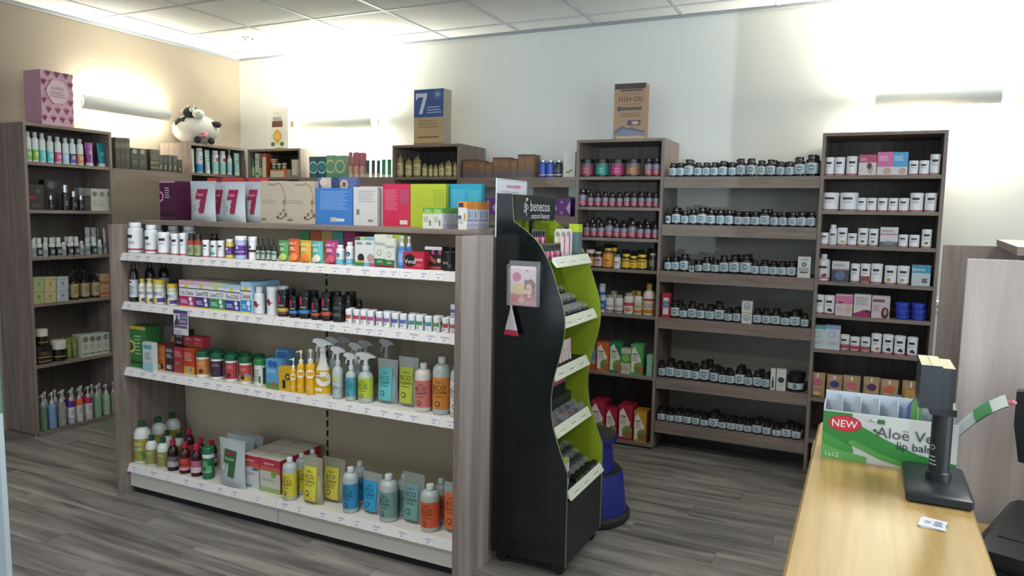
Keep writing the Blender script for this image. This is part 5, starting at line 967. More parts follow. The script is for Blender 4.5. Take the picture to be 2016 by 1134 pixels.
  ('pinkbottle',-1.425,0.041,0.091,0,0.02,0,0),
  ('pinkbottle',-1.378,0.044,0.091,0,0.02,0,0),
  ('pinkbottle',-1.325,0.054,0.108,0,0.02,0,0),
  ('pinkbottle',-1.272,0.041,0.09,0,0.02,0,0),
  ('pinkbottle',-1.224,0.042,0.09,0,0.02,0,0),
  ('pinkbottle',-1.176,0.035,0.088,0,0.02,0,0),
  ('pinkbottle',-1.613,0.038,0.111,0,0.09,0,0),
  ('pinkbottle',-1.571,0.038,0.112,0,0.09,0,0),
  ('pinkbottle',-1.461,0.038,0.107,0,0.09,0,0),
  ('pinkbottle',-1.247,0.037,0.108,0,0.09,0,0),
 ]),
 ('u5d','fourth shelf of middle tall unit',1,4.45,1.132,0,[
  ('jar_cream',-1.598,0.06,0.114,0,0.02,0,0),
  ('bot_darkwhite',-1.543,0.053,0.105,0,0.02,0,0),
  ('bot_orangezest',-1.479,0.072,0.127,0,0.02,0,0),
  ('bot_whitegreen',-1.415,0.046,0.092,0,0.02,0,0),
  ('bot_yellow',-1.357,0.056,0.095,0,0.02,0,0),
  ('bot_yellow',-1.308,0.05,0.085,0,0.02,0,0),
  ('bot_yellow',-1.256,0.063,0.095,0,0.02,0,0),
  ('bot_blacksilver',-1.187,0.047,0.107,0,0.02,0,0),
  ('bot_yellow',-1.47,0.052,0.128,0,0.12,0,0),
 ]),
 ('u5e','fifth shelf of middle tall unit',1,4.45,0.848,0,[
  ('tub_blueband',-1.5,0.039,0.109,0,0.02,0,0),
  ('bot_goldwhite',-1.456,0.058,0.114,0,0.02,0,0),
  ('bot_goldwhite',-1.396,0.057,0.116,0,0.02,0,0),
  ('bot_goldpink',-1.331,0.063,0.133,0,0.02,0,0),
  ('bot_goldcap',-1.27,0.055,0.15,0,0.02,0,0),
  ('bot_goldbig',-1.204,0.073,0.198,0,0.02,0,0),
  ('tub_blueband',-1.534,0.042,0.174,0,0.1,0,0),
  ('bot_goldwhite',-1.457,0.053,0.131,0,0.1,0,0),
  ('bot_goldcap',-1.331,0.053,0.139,0,0.12,0,0),
 ]),
 ('u5f','sixth shelf of middle tall unit',1,4.45,0.465,0,[
  ('bx_multi',-1.552,0.038,0.142,0,0.02,0.07,0),
  ('bx_orangetonic',-1.485,0.084,0.188,0,0.02,0.07,0),
  ('bx_greentonic',-1.399,0.084,0.201,0,0.02,0.07,0),
  ('bx_greenwhite',-1.331,0.064,0.163,0,0.02,0.05,0),
  ('bx_limetonic',-1.26,0.079,0.194,0,0.02,0.09,0),
  ('tube_mintpack',-1.185,0.023,0.137,0,0.02,0,0),
  ('tube_mintpack',-1.168,0.021,0.142,0,0.02,0,0),
 ]),
 ('u5g','bottom shelf of middle tall unit',1,4.45,0.035,0,[
  ('bx_redtonic',-1.504,0.096,0.23,0,0.02,0.12,0),
  ('bx_redtonic',-1.414,0.075,0.194,0,0.02,0.07,0),
  ('bx_redtonic',-1.321,0.092,0.224,0,0.02,0.12,0),
  ('bx_goldtonic',-1.224,0.081,0.197,0,0.02,0.12,0),
 ]),
 ('va','top ledge of bottle wall',1,4.45,1.707,0,[
  ('vir',-1.082,0.045,0.085,0,0.02,0,1),
  ('vir',-1.036,0.044,0.085,0,0.02,0,1),
  ('vir',-0.986,0.057,0.106,0,0.02,0,1),
  ('vir',-0.931,0.046,0.085,0,0.02,0,1),
  ('vir',-0.883,0.045,0.085,0,0.02,0,1),
  ('vir',-0.835,0.044,0.084,0,0.02,0,1),
  ('vir',-0.786,0.048,0.092,0,0.02,0,1),
  ('vir',-0.732,0.043,0.085,0,0.02,0,1),
  ('vir',-0.683,0.051,0.105,0,0.02,0,1),
  ('vir',-0.625,0.055,0.105,0,0.02,0,1),
  ('vir',-0.57,0.048,0.092,0,0.02,0,1),
  ('vir',-0.518,0.051,0.095,0,0.02,0,1),
  ('vir',-0.464,0.046,0.086,0,0.02,0,1),
  ('vir',-0.415,0.045,0.085,0,0.02,0,1),
  ('vir',-0.363,0.057,0.107,0,0.02,0,1),
  ('vir',-0.298,0.065,0.12,0,0.02,0,1),
 ]),
 ('vb','second ledge of bottle wall',1,4.45,1.42,0,[
  ('virdrop',-1.099,0.031,0.1,0,0.02,0,0),
  ('vir',-1.052,0.055,0.102,0,0.02,0,1),
  ('vir',-0.998,0.044,0.083,0,0.02,0,1),
  ('vir',-0.948,0.049,0.091,0,0.02,0,1),
  ('vir',-0.896,0.057,0.103,0,0.02,0,1),
  ('vir',-0.843,0.05,0.091,0,0.02,0,1),
  ('vir',-0.788,0.049,0.091,0,0.02,0,1),
  ('vir',-0.737,0.049,0.093,0,0.02,0,1),
  ('vir',-0.684,0.044,0.084,0,0.02,0,1),
  ('vir',-0.639,0.049,0.084,0,0.02,0,1),
  ('vir',-0.589,0.048,0.084,0,0.02,0,1),
  ('vir',-0.537,0.058,0.102,0,0.02,0,1),
  ('vir',-0.483,0.046,0.083,0,0.02,0,1),
  ('vir',-0.436,0.046,0.083,0,0.02,0,1),
  ('vir',-0.385,0.049,0.083,0,0.02,0,1),
  ('vir',-0.336,0.05,0.09,0,0.02,0,1),
  ('vir',-0.285,0.048,0.09,0,0.02,0,1),
 ]),
 ('vc','third ledge of bottle wall',1,4.45,1.135,0,[
  ('vir',-1.09,0.043,0.085,0,0.02,0,1),
  ('vir',-1.044,0.045,0.087,0,0.02,0,1),
  ('vir',-0.99,0.056,0.106,0,0.02,0,1),
  ('vir',-0.903,0.042,0.071,0,0.02,0,1),
  ('vir',-0.855,0.049,0.091,0,0.02,0,1),
  ('vir',-0.806,0.045,0.079,0,0.02,0,1),
  ('vir',-0.755,0.055,0.103,0,0.02,0,1),
  ('vir',-0.695,0.06,0.114,0,0.02,0,1),
  ('vir',-0.629,0.065,0.117,0,0.02,0,1),
  ('vir',-0.577,0.045,0.084,0,0.02,0,1),
  ('vir',-0.524,0.051,0.089,0,0.02,0,1),
  ('vir',-0.474,0.048,0.083,0,0.02,0,1),
  ('vir',-0.427,0.047,0.083,0,0.02,0,1),
  ('vir',-0.376,0.052,0.089,0,0.02,0,1),
  ('bx_virblack',-0.94,0.033,0.074,0,0.02,0.05,0),
  ('bx_sugar',-0.307,0.068,0.119,0,0.02,0.05,0),
 ]),
 ('vd','fourth ledge of bottle wall',1,4.45,0.847,0,[
  ('tin_red',-1.088,0.052,0.149,0,0.02,0,0),
  ('vir',-1.036,0.054,0.103,0,0.02,0,1),
  ('vir',-0.983,0.047,0.082,0,0.02,0,1),
  ('vir',-0.93,0.05,0.103,0,0.02,0,1),
  ('vir',-0.878,0.049,0.091,0,0.02,0,1),
  ('vir',-0.824,0.05,0.091,0,0.02,0,1),
  ('vir',-0.768,0.061,0.114,0,0.02,0,1),
  ('vir',-0.714,0.046,0.081,0,0.02,0,1),
  ('vir',-0.665,0.046,0.09,0,0.02,0,1),
  ('vir',-0.55,0.049,0.088,0,0.02,0,1),
  ('vir',-0.498,0.05,0.089,0,0.02,0,1),
  ('vir',-0.447,0.051,0.091,0,0.02,0,1),
  ('vir',-0.395,0.049,0.078,0,0.02,0,1),
  ('vir',-0.342,0.057,0.098,0,0.02,0,1),
  ('vir',-0.288,0.042,0.08,0,0.02,0,1),
  ('bx_virwhite',-0.606,0.058,0.063,0,0.02,0.05,0),
  ('bx_virwhite',-0.607,0.06,0.067,0.065,0.02,0.05,0),
 ]),
 ('ve','fifth ledge of bottle wall',1,4.45,0.469,0,[
  ('vir',-1.102,0.044,0.091,0,0.02,0,1),
  ('vir',-1.05,0.056,0.109,0,0.02,0,1),
  ('vir',-0.995,0.05,0.102,0,0.02,0,1),
  ('vir',-0.944,0.05,0.102,0,0.02,0,1),
  ('vir',-0.894,0.047,0.095,0,0.02,0,1),
  ('vir',-0.841,0.059,0.124,0,0.02,0,1),
  ('vir',-0.782,0.048,0.099,0,0.02,0,1),
  ('vir',-0.732,0.046,0.09,0,0.02,0,1),
  ('vir',-0.684,0.047,0.09,0,0.02,0,1),
  ('vir',-0.631,0.056,0.11,0,0.02,0,1),
  ('vir',-0.58,0.045,0.092,0,0.02,0,1),
  ('vir',-0.53,0.049,0.099,0,0.02,0,1),
  ('vir',-0.482,0.045,0.091,0,0.02,0,1),
  ('bx_virslim',-0.441,0.027,0.126,0,0.02,0.03,0),
  ('bx_virslim2',-0.396,0.051,0.126,0,0.02,0.04,0),
  ('virtub',-0.32,0.094,0.092,0,0.02,0,1),
 ]),
 ('vf','lowest ledge of bottle wall',1,4.45,0.189,0,[
  ('vir',-1.095,0.05,0.077,0,0.02,0,1),
  ('vir',-1.039,0.052,0.074,0,0.02,0,1),
  ('vir',-0.986,0.051,0.081,0,0.02,0,1),
  ('vir',-0.931,0.051,0.079,0,0.02,0,1),
  ('vir',-0.879,0.046,0.078,0,0.02,0,1),
  ('vir',-0.827,0.047,0.073,0,0.02,0,1),
  ('vir',-0.772,0.06,0.094,0,0.02,0,1),
  ('vir',-0.718,0.046,0.07,0,0.02,0,1),
  ('vir',-0.668,0.048,0.075,0,0.02,0,1),
  ('vir',-0.619,0.048,0.075,0,0.02,0,1),
  ('vir',-0.57,0.046,0.074,0,0.02,0,1),
  ('vir',-0.518,0.053,0.09,0,0.02,0,1),
  ('vir',-0.463,0.049,0.079,0,0.02,0,1),
  ('vir',-0.407,0.05,0.067,0,0.02,0,1),
  ('vir',-0.353,0.055,0.089,0,0.02,0,1),
  ('vir',-0.298,0.051,0.078,0,0.02,0,1),
 ]),
 ('u7a','top shelf of right tall unit',1,4.45,1.71,0,[
  ('tub_white',-0.207,0.05,0.102,0,0.02,0,0),
  ('tub_white',-0.155,0.055,0.101,0,0.02,0,0),
  ('tub_white',-0.093,0.061,0.104,0,0.02,0,0),
  ('bx_facepink',-0.016,0.086,0.11,0,0.02,0.04,0),
  ('bx_sleeppink',0.068,0.075,0.123,0,0.02,0.05,0),
  ('bx_sleepblue',0.141,0.071,0.121,0,0.02,0.05,0),
  ('tub_white',0.205,0.047,0.075,0,0.02,0,0),
  ('tub_white',0.255,0.049,0.075,0,0.02,0,0),
  ('tub_white',0.305,0.05,0.107,0,0.02,0,0),
 ]),
 ('u7b','second shelf of right tall unit',1,4.45,1.516,0,[
  ('tub_white',-0.194,0.092,0.1,0,0.02,0,0),
  ('tub_white',-0.098,0.095,0.101,0,0.02,0,0),
  ('tub_white',-0.033,0.05,0.07,0,0.02,0,0),
  ('tub_white',0.017,0.05,0.07,0,0.02,0,0),
  ('tub_white',0.07,0.051,0.071,0,0.02,0,0),
  ('tub_white',0.121,0.049,0.071,0,0.02,0,0),
  ('tub_white',0.172,0.051,0.072,0,0.02,0,0),
  ('tub_white',0.232,0.066,0.102,0,0.02,0,0),
  ('tub_white',0.298,0.059,0.102,0,0.02,0,0),
 ]),
 ('u7c','third shelf of right tall unit',1,4.45,1.325,0,[
  ('tub_white',-0.212,0.049,0.067,0,0.02,0,0),
  ('bot_whiteslim',-0.167,0.04,0.113,0,0.02,0,0),
  ('tub_lemon',-0.12,0.054,0.098,0,0.02,0,0),
  ('tub_white',-0.069,0.049,0.067,0,0.02,0,0),
  ('tub_leaf',-0.016,0.053,0.098,0,0.02,0,0),
  ('tub_leaf',0.037,0.05,0.096,0,0.02,0,0),
  ('bx_joint',0.111,0.086,0.106,0,0.02,0.06,0),
  ('tub_white',0.181,0.049,0.068,0,0.02,0,0),
  ('tub_white',0.234,0.05,0.068,0,0.02,0,0),
  ('tub_leaf',0.291,0.05,0.099,0,0.02,0,0),
 ]),
 ('u7d','fourth shelf of right tall unit',1,4.45,1.122,0,[
  ('bot_cherry',-0.207,0.07,0.15,0,0.02,0,0),
  ('bx_globe',-0.118,0.088,0.114,0,0.02,0.05,0),
  ('tub_white',-0.043,0.049,0.106,0,0.02,0,0),
  ('tub_brown',0.008,0.05,0.106,0,0.02,0,0),
  ('tub_white',0.064,0.059,0.108,0,0.02,0,0),
  ('tub_ginger',0.132,0.061,0.101,0,0.02,0,0),
  ('tub_ginger',0.194,0.061,0.102,0,0.02,0,0),
  ('bx_eye',0.277,0.087,0.111,0,0.02,0.05,0),
 ]),
 ('u7e','fifth shelf of right tall unit',1,4.45,0.934,0,[
  ('tub_white',-0.216,0.052,0.109,0,0.02,0,0),
  ('tub_berry',-0.162,0.059,0.107,0,0.02,0,0),
  ('bx_pinkbaby',-0.088,0.087,0.118,0,0.02,0.05,0),
  ('bx_ultra',0.003,0.085,0.124,0,0.02,0.05,0),
  ('bx_femina',0.095,0.089,0.122,0,0.02,0.05,0),
  ('pot_blue',0.204,0.07,0.022,0,0.02,0,0),
  ('pot_blue',0.202,0.07,0.035,0.022,0.02,0,0),
  ('pot_blue',0.2,0.071,0.034,0.057,0.02,0,0),
  ('pot_blue',0.281,0.069,0.024,0,0.02,0,0),
  ('pot_blue',0.279,0.069,0.035,0.024,0.02,0,0),
  ('pot_blue',0.277,0.069,0.033,0.059,0.02,0,0),
 ]),
 ('u7f','sixth shelf of right tall unit',1,4.45,0.738,0,[
  ('bx_whiteteal',-0.211,0.075,0.129,0,0.02,0.06,0),
  ('bx_whiteblue',-0.136,0.077,0.134,0,0.02,0.06,0),
  ('tub_rednote',-0.073,0.051,0.087,0,0.02,0,0),
  ('tub_rednote',-0.021,0.05,0.079,0,0.02,0,0),
  ('tub_rednote',0.032,0.051,0.082,0,0.02,0,0),
  ('tub_paw',0.086,0.053,0.106,0,0.02,0,0),
  ('tub_berry',0.143,0.054,0.106,0,0.02,0,0),
  ('tub_berry',0.201,0.056,0.104,0,0.02,0,0),
  ('tub_berry',0.262,0.053,0.102,0,0.02,0,0),
 ]),
 ('u7g','seventh shelf of right tall unit',1,4.45,0.454,0,[
  ('kraft_pink',-0.202,0.083,0.142,0,0.02,0,0),
  ('kraft_blue',-0.112,0.082,0.139,0,0.02,0,0),
  ('kraft_pink',-0.024,0.09,0.143,0,0.02,0,0),
  ('kraft_purple',0.076,0.083,0.147,0,0.02,0,0),
  ('kraft_orange',0.165,0.092,0.141,0,0.03,0,0),
  ('kraft_gold',0.268,0.084,0.148,0,0.02,0,0),
  ('pouch_stripe',0.204,0.042,0.067,0,0.005,0,0),
 ]),
 ('g1','gondola top shelf',1,2.45,1.235,0,[
  ('big_white',-3.3,0.071,0.151,0,0.02,0,0),
  ('big_white',-3.177,0.057,0.142,0,0.02,0,0),
  ('tub_white',-3.088,0.056,0.108,0,0.02,0,0),
  ('tub_white',-2.998,0.038,0.106,0,0.02,0,0),
  ('tub_white',-2.942,0.034,0.107,0,0.02,0,0),
  ('bot_redolive',-2.885,0.036,0.108,0,0.02,0,0),
  ('bot_redolive',-2.843,0.036,0.108,0,0.02,0,0),
  ('tub_white',-2.788,0.032,0.078,0,0.02,0,0),
  ('tub_tealnote',-2.736,0.03,0.078,0,0.02,0,0),
  ('tub_white',-2.692,0.032,0.08,0,0.02,0,0),
  ('bot_yellowpurple',-2.639,0.036,0.089,0,0.02,0,0),
  ('tub_purpleblue',-2.578,0.054,0.104,0,0.02,0,0),
  ('bx_burgundy',-2.578,0.028,0.065,0,0.075,0.03,0),
  ('tub_blackband',-2.498,0.038,0.104,0,0.02,0,0),
  ('dropper',-2.458,0.019,0.1,0,0.02,0,0),
  ('dropper',-2.427,0.019,0.101,0,0.02,0,0),
  ('dropper',-2.395,0.019,0.103,0,0.02,0,0),
  ('dropper',-2.365,0.02,0.099,0,0.02,0,0),
  ('big_white',-3.3,0.051,0.142,0,0.16,0,0),
  ('big_white',-3.192,0.063,0.137,0,0.16,0,0),
  ('big_white',-3.08,0.063,0.138,0,0.16,0,0),
  ('vir',-2.873,0.045,0.105,0,0.14,0,0),
  ('pch_green',-2.333,0.057,0.093,0,0.045,0,0),
  ('pch_orange',-2.274,0.059,0.101,0,0.045,0,0),
  ('pch_yellow',-2.209,0.064,0.097,0,0.045,0,0),
  ('pch_teal',-2.143,0.061,0.096,0,0.045,0,0),
  ('pch_pink',-2.068,0.072,0.1,0,0.045,0,0),
  ('bxh_green',-2.306,0.062,0.136,0,0.16,0.05,0),
  ('bxh_orange',-2.24,0.061,0.137,0,0.16,0.05,0),
  ('bxh_yellow',-2.176,0.061,0.138,0,0.16,0.05,0),
  ('bxh_teal',-2.114,0.057,0.138,0,0.16,0.05,0),
  ('bxh_pink',-2.049,0.062,0.138,0,0.16,0.05,0),
  ('bot_arch',-2.001,0.037,0.084,0,0.02,0,0),
  ('bot_arch',-1.95,0.035,0.098,0,0.02,0,0),
  ('bx_berryyellow',-1.888,0.048,0.121,0,0.02,0.05,0),
  ('bx_berryblue',-1.84,0.048,0.122,0,0.02,0.05,0),
  ('bx_olive',-1.786,0.056,0.134,0,0.02,0.05,0),
  ('bx_olive',-1.738,0.048,0.119,0,0.02,0.05,0),
  ('bx_lime',-1.76,0.054,0.133,0,0.09,0.05,0),
  ('spray_blue',-1.688,0.032,0.132,0,0.02,0,0),
  ('spray_blue',-1.688,0.029,0.129,0,0.07,0,0),
  ('bx_vocal',-1.621,0.093,0.07,0,0.02,0.04,0),
  ('bx_blackpink',-1.557,0.08,0.092,0,0.063,0.05,0),
  ('tub_black',-1.471,0.059,0.077,0,0.02,0,0),
  ('bx_charcoal',-1.527,0.045,0.087,0,0.12,0.05,0),
 ]),
 ('g2','gondola second shelf',1,2.45,0.99,0,[
  ('bot_blacktall',-3.303,0.044,0.192,0,0.02,0,0),
  ('bot_blacktall',-3.317,0.049,0.189,0,0.12,0,0),
  ('bot_blacktall',-3.311,0.05,0.186,0,0.2,0,0),
  ('bot_lemoncap',-3.236,0.033,0.119,0,0.02,0,0),
  ('bot_lemoncap',-3.181,0.033,0.124,0,0.02,0,0),
  ('tub_lemonlid',-3.125,0.057,0.12,0,0.02,0,0),
  ('tub_lemonlid',-3.032,0.051,0.104,0,0.02,0,0),
  ('bxs_pink',-2.905,0.103,0.13,0,0.02,0.16,0),
  ('bxs_purple',-2.804,0.097,0.13,0,0.02,0.16,0),
  ('bxs_green',-2.707,0.097,0.129,0,0.02,0.16,0),
  ('bxs_navy',-2.609,0.096,0.126,0,0.02,0.16,0),
  ('bxs_cyan',-2.524,0.063,0.143,0,0.02,0.18,0),
  ('bot_redplant',-2.467,0.048,0.124,0,0.02,0,0),
  ('tub_redplant',-2.392,0.049,0.128,0,0.02,0,1),
  ('cn_yellow',-2.326,0.05,0.117,0,0.02,0,1),
  ('cn_blue',-2.261,0.04,0.095,0,0.02,0,1),
  ('cn_blue',-2.202,0.052,0.118,0,0.02,0,1),
  ('cn_red',-2.137,0.041,0.093,0,0.02,0,1),
  ('cn_red',-2.08,0.048,0.121,0,0.02,0,1),
  ('cn_plain',-2.019,0.052,0.109,0,0.02,0,1),
  ('cn_plain',-2.048,0.05,0.117,0,0.14,0,0),
  ('cn_plain',-1.999,0.033,0.085,0,0.14,0,0),
  ('vial_0',-1.954,0.031,0.061,0,0.02,0,1),
  ('vial_1',-1.914,0.031,0.061,0,0.02,0,1),
  ('vial_2',-1.877,0.031,0.062,0,0.02,0,1),
  ('vial_3',-1.841,0.031,0.062,0,0.02,0,1),
  ('vial_4',-1.798,0.031,0.062,0,0.02,0,1),
  ('vial_5',-1.758,0.03,0.062,0,0.02,0,1),
  ('vial_6',-1.718,0.03,0.061,0,0.02,0,1),
  ('vial_7',-1.679,0.031,0.061,0,0.02,0,1),
  ('vial_8',-1.638,0.03,0.061,0,0.02,0,1),
  ('vial_9',-1.6,0.03,0.062,0,0.02,0,1),
  ('vial_10',-1.559,0.03,0.059,0,0.02,0,1),
  ('vial_11',-1.52,0.029,0.059,0,0.02,0,1),
  ('vial_12',-1.479,0.029,0.06,0,0.02,0,1),
  ('vial_13',-1.444,0.029,0.061,0,0.02,0,1),
  ('vial_7',-1.47,0.03,0.05,0.058,0.07,0,0),
 ]),
 ('g3','gondola third shelf',1,2.45,0.655,0,[
  ('bx_greenrad',-3.274,0.115,0.212,0,0.03,0.09,0),
  ('bx_whiteaqua',-3.166,0.072,0.143,0,0,0.028,0),
  ('tent',-3.194,0.097,0.207,0,0.14,0,0),
  ('bx_orangeveg',-3.14,0.072,0.125,0,0.05,0.08,0),
  ('bx_darkveg',-3.074,0.061,0.134,0,0.05,0.08,0),
  ('bx_redveg',-3.009,0.064,0.127,0,0.05,0.08,0),
  ('bx_orangered',-2.943,0.074,0.126,0,0.055,0.07,0),
  ('bx_darkveg',-3.011,0.068,0.072,0.138,0.06,0.06,0),
  ('bx_redveg',-2.949,0.059,0.05,0.135,0.06,0.05,0),
  ('bx_redveg',-2.886,0.059,0.05,0.137,0.06,0.05,0),
  ('gl_orange',-2.843,0.062,0.124,0,0.02,0,1),
  ('gl_purple',-2.747,0.061,0.125,0,0.02,0,1),
  ('gl_red',-2.655,0.061,0.127,0,0.02,0,1),
  ('gl_sun',-2.566,0.062,0.125,0,0.02,0,1),
  ('gl_white',-2.474,0.058,0.125,0,0.02,0,1),
  ('bx_babyblue',-2.376,0.074,0.136,0,0.02,0.06,0),
  ('bx_babyblue',-2.376,0.068,0.17,0,0.08,0.05,0),
  ('bx_sunyellow',-2.305,0.064,0.108,0,0.02,0.05,0),
  ('sun_spray',-2.264,0.03,0.152,0,0.02,0,0),
  ('sun_pump',-2.223,0.037,0.192,0,0.02,0,0),
  ('sun_mist',-2.172,0.044,0.202,0,0.02,0,0),
  ('sun_mist',-2.186,0.033,0.197,0,0.09,0,0),
  ('sun_trigger',-2.113,0.069,0.253,0,0.02,0,0),
  ('eco_trigclear',-2.024,0.05,0.227,0,0.02,0,0),
  ('eco_trigblue',-1.953,0.05,0.206,0,0.02,0,0),
  ('eco_triglime',-1.882,0.066,0.214,0,0.02,0,0),
  ('eco_trigclear',-2.139,0.047,0.244,0,0.13,0,0),
  ('eco_trigclear',-2.132,0.048,0.237,0,0.2,0,0),
  ('eco_trigclear',-1.989,0.051,0.235,0,0.1,0,0),
  ('eco_trigclear',-1.998,0.052,0.234,0,0.18,0,0),
  ('eco_trigclear',-1.898,0.052,0.245,0,0.2,0,0),
  ('eco_pouchaqua',-1.791,0.102,0.188,0,0.06,0,0),
  ('eco_pouchlime',-1.685,0.098,0.208,0,0.06,0,0),
  ('eco_botpink',-1.594,0.069,0.198,0,0.02,0,0),
  ('eco_botorange',-1.508,0.074,0.231,0,0.02,0,0),
  ('eco_botwhite',-1.429,0.063,0.218,0,0.02,0,0),
  ('eco_botwhite',-1.494,0.049,0.226,0,0.12,0,0),
 ]),
 ('g4','gondola bottom shelf',1,2.45,0.155,0,[
  ('alo_big',-3.304,0.084,0.212,0,0.02,0,0),
  ('alo_big',-3.304,0.079,0.209,0,0.12,0,0),
  ('alo_big',-3.32,0.08,0.204,0,0.22,0,0),
  ('alo_small',-3.22,0.058,0.154,0,0.02,0,0),
  ('alo_small',-3.136,0.059,0.155,0,0.02,0,0),
  ('alo_small',-3.224,0.053,0.152,0,0.12,0,0),
  ('alo_small',-3.193,0.059,0.13,0,0.16,0,0),
  ('juice_dark',-3.062,0.054,0.154,0,0.02,0,0),
  ('juice_red',-2.978,0.053,0.157,0,0.02,0,0),
  ('juice_pink',-2.897,0.054,0.158,0,0.02,0,0),
  ('juice_red',-3.122,0.053,0.163,0,0.17,0,0),
  ('juice_pink',-2.959,0.049,0.159,0,0.1,0,0),
  ('juice_pink',-2.945,0.05,0.134,0,0.16,0,0),
  ('gl_spray',-2.82,0.058,0.155,0,0.02,0,0),
  ('pouch_protein',-2.631,0.167,0.228,0,-0.004,0,0),
  ('pouch_plain',-2.706,0.178,0.204,0,0.12,0,0),
  ('pouch_plain',-2.709,0.18,0.192,0,0.18,0,0),
  ('bx_dispeach',-2.54,0.106,0.158,0,0.045,0.09,2),
  ('bx_disgreen',-2.421,0.123,0.159,0,0.045,0.09,2),
  ('eco_botyellow',-2.29,0.065,0.194,0,0,0,0),
  ('eco_botyellow',-2.292,0.053,0.191,0,0.085,0,0),
  ('eco_botyellow',-2.282,0.051,0.192,0,0.15,0,0),
  ('eco_pouchyellow',-2.168,0.112,0.213,0,0.02,0,0),
  ('eco_pouchyellow2',-2.098,0.123,0.2,0,0.082,0,0),
  ('eco_botblue',-1.965,0.068,0.198,0,0.02,0,0),
  ('eco_botblue',-1.988,0.058,0.191,0,0.12,0,0),
  ('eco_pouchblue',-1.869,0.105,0.18,0,0.06,0,0),
  ('eco_botgrey',-1.768,0.079,0.198,0,0.02,0,0),
  ('eco_botgrey',-1.745,0.062,0.176,0,0.11,0,0),
  ('eco_pouchgrey',-1.658,0.108,0.214,0,0.06,0,0),
  ('eco_botcoral',-1.56,0.079,0.192,0,0.02,0,0),
  ('eco_botcoral',-1.563,0.056,0.186,0,0.12,0,0),
  ('eco_pouchcoral',-1.46,0.093,0.207,0,0.06,0,0),
 ]),
 ('gt','gondola top board',1,2.55,1.397,0,[
  ('bx_purple',-3.422,0.122,0.21,0,0.25,0.1,0),
  ('pch_seven',-3.128,0.185,0.207,0,0.2,0,0),
  ('pch_seven',-3.086,0.148,0.206,0,0.27,0,0),
  ('pch_seven',-2.908,0.158,0.203,0,0.2,0,0),
  ('pch_seven',-2.843,0.135,0.207,0,0.27,0,0),
  ('bx_orangepurple',-3.143,0.202,0.231,0,0.36,0.06,0),
  ('bx_orangepurple',-2.952,0.181,0.229,0,0.36,0.06,0),
  ('bk_floral',-2.666,0.17,0.208,0,0.25,0,0),
  ('bk_floral',-2.492,0.179,0.206,0,0.25,0,0),
  ('bk_blue',-2.289,0.223,0.173,0,0.25,0,0),
  ('bk_photo',-2.327,0.236,0.227,0,0.32,0,0),
  ('bk_white',-2.106,0.137,0.178,0,0.25,0,0),
  ('bk_white',-2.051,0.044,0.178,0,0.28,0,0),
  ('bk_red',-1.933,0.151,0.192,0,0.25,0,0),
  ('bk_lime',-1.764,0.184,0.192,0,0.25,0,0),
  ('bk_cyan',-1.596,0.175,0.193,0,0.28,0,0),
  ('bx_olb',-1.626,0.05,0.085,0,0.03,0.05,0),
  ('bx_olb',-1.579,0.043,0.086,0,0.03,0.045,2),
  ('bx_olborange',-1.463,0.04,0.112,0,0.03,0.045,3),
 ]),
]

ORD = ['first', 'second', 'third', 'fourth', 'fifth', 'sixth', 'seventh', 'eighth', 'ninth', 'tenth', 'eleventh', 'twelfth', 'thirteenth', 'fourteenth', 'fifteenth', 'sixteenth', 'seventeenth', 'eighteenth']
rnd = random.Random(11)
def naming(rows):
    """for every row: what tells it from its like on the same shelf"""
    out = [''] * len(rows); by = {}
    for i, r_ in enumerate(rows): by.setdefault(STYLES[r_[0]][2], []).append(i)
    for desc, ids in by.items():
        if len(ids) == 1: out[ids[0]] = ('', 'it'); continue
        fronts = [i for i in ids if rows[i][5] < .06]; backs = [i for i in ids if rows[i][5] >= .06]
        for grp, tail in ((fronts, ''), (backs, ' at back' if fronts else '')):
            cols = []
            for i in sorted(grp, key=lambda i: rows[i][1]):
                if cols and abs(rows[cols[-1][0]][1]-rows[i][1]) < .02: cols[-1].append(i)
                else: cols.append([i])
            for n, col in enumerate(cols):
                col.sort(key=lambda i: rows[i][4])
                for lv, i in enumerate(col):
                    lev = '' if len(col) == 1 else (('lower one', 'upper one') if len(col) == 2 else ('lowest', 'middle', 'topmost'))[lv]
                    pos = ('%s from left' % ORD[n]) if len(cols) > 1 else ''
                    if not lev and not pos: w_ = 'the front one' if not tail else 'the one at back'; nm = 'it'
                    else: w_ = ' '.join(x for x in (lev, 'in' if lev and pos else '', pos.replace(' from left', ' stack') if lev else pos) if x)+tail; nm = 'the '+ORD[n]
                    out[i] = (', '+w_, nm)
    return out
for name, phrase, axis, front, z0, rot, rows in SHELVES:
    names_ = naming(rows); total = {}
    for r_ in rows: total[STYLES[r_[0]][2]] = total.get(STYLES[r_[0]][2], 0)+1
    for (style, u, w, h, dz, inset, dep, rear), (which0, nm) in zip(rows, names_):
        kind, o, desc, cat = STYLES[style]
        dep_ = dep or (min(w*.8, .06) if kind == 'box' else .05 if kind == 'tent' else .022 if kind == 'book' else min(.5*w, .055) if kind == 'pouch' else w)
        for k in range(rear+1):
            v = inset+dep_/2+k*(dep_+.004)+(.006 if k and kind not in FLAT else 0)
            uu = u+(rnd.uniform(-.02, .02) if k and kind not in FLAT else 0)
            loc = (uu, front+v, z0+dz) if axis == 1 else (front-v, uu, z0+dz)
            rz = R(rot)+(rnd.uniform(-.1, .1)+(.28+max(0, -2.3-u)*.32 if name[0] == 'g' else 0) if kind not in FLAT else 0 if dep and rear else rnd.uniform(-.02, .02))
            which = which0 if k == 0 else ', %s %s' % (('right behind', 'two behind', 'three behind')[k-1], 'the first' if nm == 'it' else nm)
            lab = '%s%s, %s' % (desc, which, phrase)
            grp = (desc+'s on '+phrase) if total[desc]+rear > 1 else None
            put(style, lab, cat, loc, rz, w, h, dep, grp)
